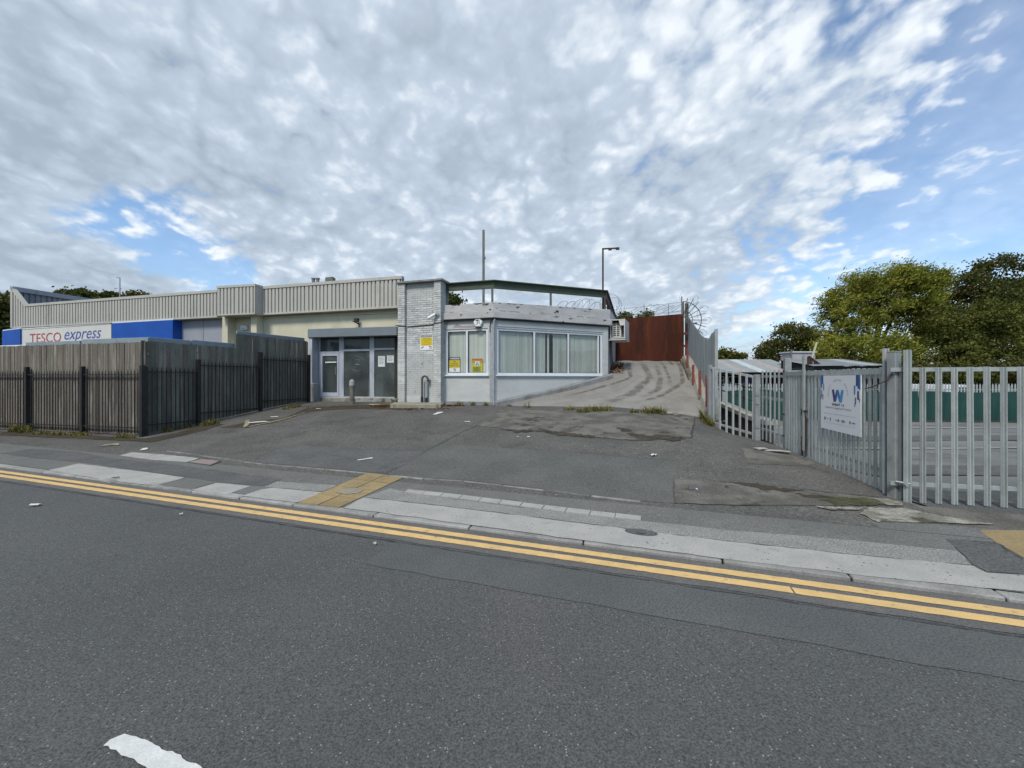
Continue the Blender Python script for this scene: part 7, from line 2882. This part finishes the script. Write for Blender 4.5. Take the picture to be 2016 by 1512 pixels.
# ------------------------------------------------------------------ weeds, leaves, litter
def tuft(mb, c, r, h, n, lean=0.5, wid=0.009):
    for _ in range(n):
        a = random.random() * 6.283
        rr = r * math.sqrt(random.random())
        x, y = c[0] + rr * math.cos(a), c[1] + rr * math.sin(a) * 0.7
        z = c[2]
        b = random.random() * 6.283
        hh = h * random.uniform(0.25, 1.25) * (1.15 - 0.6 * rr / max(r, 1e-6))
        lean = random.uniform(0.3, 1.3)
        dx, dy = math.cos(b) * hh * lean, math.sin(b) * hh * lean
        px_, py_ = -math.sin(b) * wid, math.cos(b) * wid
        mb.add([(x - px_, y - py_, z), (x + px_, y + py_, z), (x + dx * 0.4 + px_ * 0.8, y + dy * 0.4 + py_ * 0.8, z + hh * 0.6), (x + dx * 0.4 - px_ * 0.8, y + dy * 0.4 - py_ * 0.8, z + hh * 0.6), (x + dx, y + dy, z + hh)],
               [(0, 1, 2, 3), (3, 2, 4)])


def weed(pixs, r, h, n, label, m='grass', name='weed_clump', lean=0.6):
    c = G(*pixs[0])
    mb = MB()
    for px_, py_ in pixs:
        g = G(px_, py_)
        tuft(mb, g, r, h, n, lean)
    return mk(name, mb, M[m], None, c, label=label, cat='weeds', kind='stuff')


weed([(1150, 812), (1165, 810), (1180, 809), (1195, 808)], 0.20, 0.20, 110, 'grassy weeds growing in the joint at the middle of the ramp foot')
weed([(1245, 813), (1252, 813)], 0.08, 0.14, 60, 'small weed tuft between the two larger ones at the ramp foot')
weed([(1275, 814), (1288, 813), (1300, 815)], 0.17, 0.24, 110, 'bushy weeds growing in the joint towards the sheeting end of the ramp foot')
weed([(1118, 808), (1125, 807)], 0.12, 0.16, 50, 'dry thin weeds at the ramp foot under the wide window', 'grass')
weed([(1036, 803), (1040, 802)], 0.10, 0.24, 14, 'single spindly weed at the ramp foot near the building corner', 'grass', lean=0.5)
weed([(930, 798), (957, 799), (905, 798)], 0.10, 0.20, 40, 'sparse weeds along the wall foot under the small window')
weed([(1002, 800)], 0.10, 0.10, 50, 'low weeds at the building corner where the ramp kerb begins')
weed([(411, 836), (403, 838), (420, 834)], 0.16, 0.16, 120, 'green weed clump at the second post of the stepped railing')
weed([(38, 850), (48, 852), (30, 850)], 0.16, 0.26, 110, 'tall dry grass clump at the foot of the footway railing')
weed([(75, 855), (85, 855), (120, 857), (105, 856)], 0.14, 0.13, 80, 'low grass along the footway railing between two posts')
weed([(155, 857), (165, 858), (145, 857)], 0.16, 0.10, 100, 'green grass tuft at the middle post of the footway railing')
weed([(238, 861), (255, 862), (245, 861)], 0.15, 0.11, 100, 'green grass tuft near the corner post of the board fence')
weed([(350, 845), (365, 842), (330, 850)], 0.16, 0.16, 60, 'thin weeds along the first bay of the stepped railing')
weed([(575, 803), (585, 801), (565, 806)], 0.16, 0.12, 90, 'dark weeds at the foot of the stepped railing near the shop')
weed([(785, 795)], 0.12, 0.24, 80, 'small leafy weed at the foot of the brick pier beside the shop sill')
weed([(1391, 832), (1398, 838), (1385, 825)], 0.12, 0.35, 70, 'dry weeds growing out of the rubble by the palisade', 'grass')


def leaves(name, c, rx, ry, n, label, size=(0.03, 0.07)):
    mb = MB()
    for _ in range(n):
        a = random.random() * 6.283
        rr = math.sqrt(random.random())
        x, y = c.x + rx * rr * math.cos(a), c.y + ry * rr * math.sin(a)
        z = terrain(x, y) + 0.012 + random.random() * 0.05 * (1 - rr)
        s_ = random.uniform(*size)
        b = random.random() * 6.283
        t_ = random.uniform(-0.5, 0.5)
        ca, sa = math.cos(b) * s_, math.sin(b) * s_
        mb.add([(x + ca, y + sa, z + t_ * s_), (x - sa * 0.6, y + ca * 0.6, z), (x - ca, y - sa, z - t_ * s_ * 0.4), (x + sa * 0.6, y - ca * 0.6, z + 0.01)], [(0, 1, 2, 3)])
    return mk(name, mb, M['dry_leaf'], None, (c.x, c.y, c.z), label=label, cat='leaves', kind='stuff')


leaves('fallen_leaves', G(757, 800), 0.45, 0.28, 190, 'heap of brown fallen leaves beside the concrete slab towards the shop')
leaves('fallen_leaves', G(893, 799), 0.35, 0.18, 110, 'brown fallen leaves beside the concrete slab under the small window')
leaves('fallen_leaves', G(835, 806), 0.9, 0.10, 60, 'thin line of brown leaves in front of the concrete slab')
leaves('fallen_leaves', G(640, 800), 1.2, 0.25, 80, 'scattered brown leaves in front of the shop sill', (0.02, 0.04))


def scrap(px_, py_, w_, h_, label, rz=None, m='litter', crumple=0.01, group='scraps of litter on the ground'):
    g = G(px_, py_) if py_ < 1200 or True else None
    if st(g.x, g.y)[0] < 0:
        g.z = 0
    rz = random.random() * 3 if rz is None else rz
    mb = MB()
    k = 4
    v = []
    for i in range(k + 1):
        for j in range(3):
            x, y = (i / k - 0.5) * w_, (j / 2 - 0.5) * h_ * (1 - 0.5 * abs(i / k - 0.5))
            v.append((g.x + x * math.cos(rz) - y * math.sin(rz), g.y + x * math.sin(rz) + y * math.cos(rz), g.z + 0.018 + random.random() * crumple + (0.012 if j == 1 else 0)))
    mb.add(v, [(i * 3 + j, (i + 1) * 3 + j, (i + 1) * 3 + j + 1, i * 3 + j + 1) for i in range(k) for j in range(2)])
    return mk('litter_scrap', mb, M[m], None, (g.x, g.y, g.z), label=label, cat='litter', group=group)


scrap(1286, 898, 0.10, 0.09, 'white crumpled scrap in the middle of the forecourt', 0.1, crumple=0.03)
scrap(70, 996.5, 0.11, 0.07, 'white paper scrap lying on the road beyond the yellow lines', 0.0)
scrap(737, 797.5, 0.34, 0.22, 'flat white paper among the leaves before the shop', 0.2)
scrap(1496, 885, 0.0001 + 0.25, 0.2, 'pale card lying by the low fence post and gates', 0.4, 'conc_pale')
scrap(1522, 889, 0.55, 0.22, 'long pale board lying at the foot of the narrow gate', -0.35, 'conc_pale')
scrap(196, 853, 0.16, 0.12, 'pale crumpled wrapper against the footway railing', 0.2, crumple=0.08)
scrap(1040, 862, 0.06, 0.05, 'small white scrap in front of the worn patch, nearest the building', 0.2)
scrap(1019, 862, 0.05, 0.04, 'tiny white scrap beside the slightly larger one before the worn patch', 0.4)
scrap(920, 832, 0.14, 0.03, 'thin white strip of paper on the forecourt before the small window', 0.2)
scrap(356, 1016, 0.035, 0.03, 'tiny white fleck on the road near the yellow lines')
scrap(1372, 966.5, 0.03, 0.02, 'white fleck beside the small iron cover')
scrap(627, 806, 0.14, 0.09, 'pale scrap before the shop sill near the bollard', 0.2)
scrap(540, 822, 0.2, 0.08, 'pale wrapper on the dirt beside the stepped railing', 0.6)
scrap(738, 1074, 0.03, 0.03, 'tiny white fleck on the road below the buff slabs')
scrap(1350, 826.5, 0.12, 0.05, 'dark flat scrap at the ramp foot by the sheeting', 0.1, 'lamp_black')


# ------------------------------------------------------------------ trees
def leaf_mesh(name, cl, m, size, elong, wind, parent, seed, tilt=1.0):
    """cl: array of clump centres + radii + leaves: (x, y, z, r, n)"""
    rs = np.random.RandomState(seed)
    P = []
    for (x, y, z, r, n) in cl:
        d = rs.normal(size=(n, 3)) * np.array([r, r, r * 0.75]) * 0.55
        P.append(np.array([x, y, z]) + d)
    P = np.concatenate(P)
    n = len(P)
    a = rs.normal(size=(n, 3))
    a = a / np.linalg.norm(a, axis=1)[:, None]
    a = a * (1 - wind[3]) + np.array(wind[:3]) * wind[3]
    a = a / np.linalg.norm(a, axis=1)[:, None]
    b = np.cross(a, rs.normal(size=(n, 3)))
    b = b / np.linalg.norm(b, axis=1)[:, None]
    s = size * rs.uniform(0.55, 1.25, size=(n, 1))
    A, B = a * s * elong, b * s
    V = np.stack([P - A, P + B * 0.6 - A * 0.1, P + A, P - B * 0.6 - A * 0.1], axis=1).reshape(-1, 3)
    org = np.array(base_of(parent))
    V = V - org
    me = bpy.data.meshes.new(name)
    me.vertices.add(4 * n)
    me.vertices.foreach_set('co', V.astype(np.float32).ravel())
    me.loops.add(4 * n)
    me.loops.foreach_set('vertex_index', np.arange(4 * n, dtype=np.int32))
    me.polygons.add(n)
    me.polygons.foreach_set('loop_start', np.arange(0, 4 * n, 4, dtype=np.int32))
    me.polygons.foreach_set('loop_total', np.full(n, 4, dtype=np.int32))
    me.materials.append(m)
    me.update(calc_edges=True)
    me.validate()
    o = bpy.data.objects.new(name, me)
    col.objects.link(o)
    o.parent = parent
    return o


def tree(label, base, lobes, m, size, seed, elong=1.0, wind=(0, 0, 0, 0), trunk_r=0.25, trunk_h=None, name='tree', dens=1.0, clump_r=0.5):
    """lobes: (x, y, z, rx, ry, rz, clumps, leaves per clump)"""
    rs = random.Random(seed)
    base = Vector(base)
    rt = root(name, label, 'tree', base)
    top = Vector((sum(l[0] for l in lobes) / len(lobes), sum(l[1] for l in lobes) / len(lobes), sum(l[2] for l in lobes) / len(lobes)))
    fork = base.lerp(Vector((base.x * 0.7 + top.x * 0.3, base.y, top.z)), 0.45)
    mb = MB()
    mb.tube([base, base.lerp(fork, 0.5) + Vector((rs.uniform(-0.2, 0.2), 0, 0)), fork], trunk_r, 9, trunk_r * 0.7)
    for l in lobes:
        c = Vector(l[:3])
        mid = fork.lerp(c, 0.5) + Vector((rs.uniform(-0.4, 0.4), rs.uniform(-0.4, 0.4), rs.uniform(0, 0.4)))
        mb.tube([fork, mid, c], trunk_r * 0.5, 6, trunk_r * 0.14)
        for _ in range(4):
            e = c + Vector((rs.uniform(-1, 1) * l[3], rs.uniform(-1, 1) * l[4], rs.uniform(-0.4, 1) * l[5])) * 0.8
            mb.tube([mid.lerp(c, 0.5), e], trunk_r * 0.16, 5, 0.02)
    mk('trunk', mb, M['bark'], rt, smooth=True)
    cl = []
    for (x, y, z, rx, ry, rz, nc, nl) in lobes:
        for _ in range(nc):
            while True:
                d = Vector((rs.gauss(0, 1), rs.gauss(0, 1), rs.gauss(0, 1)))
                if d.length > 0.1:
                    break
            d.normalize()
            q = rs.uniform(0.55, 1.0) ** 0.6
            cl.append((x + d.x * rx * q, y + d.y * ry * q, z + d.z * rz * q, clump_r * rs.uniform(0.6, 1.3), int(nl * dens * rs.uniform(0.6, 1.3))))
    leaf_mesh('crown', cl, m, size, elong, wind, rt, seed)
    return rt


def PX(px_, py_, y):
    p = at(px_, py_, y)
    return p.x, p.y, p.z


def lobe(px_, py_, y, wpx, hpx, nc, nl, dy=None):
    x, yy, z = PX(px_, py_, y)
    k = y / FPX
    return (x, yy, z, wpx * k, (dy or wpx * k), hpx * k, nc, nl)


D = 40
tree('big pale willow with wind blown yellow green crown behind the sheds', (PX(1715, 700, D)[0], D, -1.0),
     [lobe(1700, 600, D, 68, 48, 62, 62), lobe(1775, 580, D, 66, 44, 66, 62), lobe(1662, 640, D, 50, 52, 52, 60), lobe(1728, 555, D, 66, 24, 46, 60), lobe(1800, 553, D, 48, 22, 34, 60), lobe(1638, 690, D, 34, 30, 30, 55), lobe(1705, 690, D - 3, 85, 28, 60, 60), lobe(1815, 635, D, 46, 52, 40, 60)],
     M['willow'], 0.085, 1, dens=2.3, elong=2.4, wind=(0.85, 0.0, 0.42, 0.55), trunk_r=0.4, name='willow_tree', clump_r=0.75)
D = 44
tree('dark sycamore with open upper branches at the far end of the tree group', (PX(1930, 700, D)[0], D, -1.0),
     [lobe(1880, 565, D, 40, 30, 28, 60), lobe(1960, 535, D, 34, 26, 26, 55), lobe(1925, 610, D, 85, 45, 70, 62), lobe(2000, 600, D, 55, 55, 55, 60), lobe(1870, 640, D, 50, 50, 45, 60), lobe(2060, 620, D, 50, 70, 40, 55), lobe(1975, 575, D, 40, 25, 20, 50)],
     M['sycamore'], 0.155, 2, dens=2.0, trunk_r=0.4, name='sycamore_tree', clump_r=0.85)
D = 36
tree('bushy mid green tree in front of the sycamore, above the green fence', (PX(1950, 740, D)[0], D, -1.0),
     [lobe(1900, 640, D, 70, 45, 70, 60), lobe(1990, 660, D, 70, 55, 70, 60), lobe(1860, 690, D, 60, 35, 50, 60), lobe(1960, 705, D - 1, 90, 35, 70, 60), lobe(2080, 670, D, 70, 60, 50, 60)],
     M['mid_leaf'], 0.12, 3, dens=2.1, trunk_r=0.3, name='broadleaf_tree', clump_r=0.75)
tree('rounded light green shrub low in front of the dark trees', (PX(1880, 760, 31)[0], 31, -1.0),
     [lobe(1885, 700, 31, 34, 20, 34, 60), lobe(1850, 735, 31, 50, 20, 34, 50), lobe(1930, 740, 31, 60, 18, 34, 50)],
     M['mid_leaf'], 0.10, 4, dens=1.8, trunk_r=0.12, name='shrub', clump_r=0.45)
tree('dark bushes along the back of the yard above the green fence', (PX(1960, 750, 30)[0], 30, -1.0),
     [lobe(1800, 738, 31, 50, 22, 40, 55), lobe(1985, 735, 30, 55, 24, 40, 55), lobe(2070, 735, 30, 50, 26, 30, 55), lobe(1740, 735, 33, 40, 20, 30, 55)],
     M['sycamore'], 0.13, 14, dens=1.8, trunk_r=0.12, name='shrub', clump_r=0.5)
D = 48
tree('dark rounded tree beside the willow, over the long shed roof', (PX(1550, 730, D)[0], D, -1.0),
     [lobe(1560, 670, D, 32, 34, 42, 60), lobe(1525, 690, D, 30, 20, 26, 55), lobe(1590, 680, D, 25, 38, 30, 55), lobe(1510, 702, D, 20, 12, 16, 50)],
     M['sycamore'], 0.15, 5, dens=1.9, trunk_r=0.3, name='broadleaf_tree', clump_r=0.75)
D = 55
tree('low green bush just above the long shed roof by the grey sheeting', (PX(1435, 740, D)[0], D, -1.0),
     [lobe(1422, 702, D, 18, 11, 22, 50), lobe(1448, 704, D, 18, 10, 22, 50), lobe(1400, 706, D, 14, 10, 12, 40)],
     M['mid_leaf'], 0.22, 6, trunk_r=0.2, name='shrub', clump_r=0.6)
D = 70
tree('dark trees behind the far end of the shop roof', (PX(170, 640, D)[0], D, 0.0),
     [lobe(150, 582, D, 26, 12, 22, 55), lobe(185, 590, D, 30, 14, 20, 55), lobe(220, 588, D, 16, 10, 14, 50), lobe(120, 588, D, 14, 10, 12, 50)],
     M['sycamore'], 0.34, 7, trunk_r=0.4, name='broadleaf_tree', clump_r=0.7)
tree('thin tree top just beyond the shop roof lamp post', (PX(266, 640, 75)[0], 75, 0.0),
     [lobe(262, 582, 75, 13, 6, 10, 45), lobe(283, 584, 75, 10, 5, 6, 40)], M['sycamore'], 0.3, 8, trunk_r=0.3, name='broadleaf_tree', clump_r=0.8)
tree('dark tree at the far left end of the shop building', (PX(-12, 700, 28)[0], 28, 0.0),
     [lobe(-8, 610, 28, 22, 30, 40, 55), lobe(-20, 660, 28, 30, 36, 40, 55), lobe(4, 640, 28, 10, 30, 14, 40)], M['sycamore'], 0.16, 9, trunk_r=0.25, name='broadleaf_tree', clump_r=0.55)
tree('small bushy tree top behind the roof between pier and green beam', (PX(885, 700, 28)[0], 28, 0.0),
     [lobe(884, 595, 28, 15, 13, 26, 34), lobe(896, 593, 28, 9, 10, 12, 30), lobe(872, 600, 28, 12, 12, 10, 30)], M['sycamore'], 0.14, 10, trunk_r=0.15, name='broadleaf_tree', clump_r=0.35)
tree('green bush top over the rusty gate nearest the building', (PX(1232, 700, 26)[0], 26, 1.0),
     [lobe(1232, 628, 26, 9, 9, 16, 40), lobe(1228, 632, 26, 8, 8, 8, 40)], M['mid_leaf'], 0.12, 11, trunk_r=0.1, name='shrub', clump_r=0.3)
tree('sparse bush top over the middle of the rusty gate', (PX(1275, 700, 26)[0], 26, 1.0),
     [lobe(1275, 625, 26, 12, 9, 14, 30), lobe(1262, 628, 26, 8, 6, 6, 26)], M['mid_leaf'], 0.11, 12, trunk_r=0.1, name='shrub', clump_r=0.3)
# wooded rise far off behind everything, closing the horizon
mb = MB()
N = 70
v = []
for i in range(N + 1):
    a = R(-70 + 140 * i / N)
    r_ = 320
    h = 5 + 4 * math.sin(i * 0.9) + 3 * math.sin(i * 0.37 + 1)
    for (rr, zz) in ((r_, -1.3), (r_ + 12, h * 0.8), (r_ + 40, h), (r_ + 90, -1.3)):
        v.append((rr * math.sin(a), rr * math.cos(a), zz))
mb.add(v, [(i * 4 + k, i * 4 + k + 1, (i + 1) * 4 + k + 1, (i + 1) * 4 + k) for i in range(N) for k in range(3)])
mk('hills', mb, mat('far_woods', (0.045, 0.062, 0.035), var=(0.03, 0.042, 0.025), vscale=0.08, rough=1.0, spec=0.0, bump=1.0, bscale=0.3, bdist=2.0), None, (0, 0, 0), smooth=True, kind='structure')

# street lamp far behind the shop
p = at(236, 580, 60)
sl_ = root('street_lamp', 'thin grey street lamp rising behind the shop roof', 'street lamp', (p.x, p.y, 0))
zt = EYE + (HY - 547) / FPX * 60
mb = MB()
mb.tube([(p.x, p.y, 0), (p.x, p.y, zt)], 0.11, 8, 0.07)
mk('lamp_column', mb, M['galv_dark'], sl_)
mb = MB()
mb.bar((p.x - 0.02, p.y, zt), (p.x - 0.5, p.y, zt + 0.04), 0.14, 0.08)
mk('lamp_head', mb, M['galv_dark'], sl_)
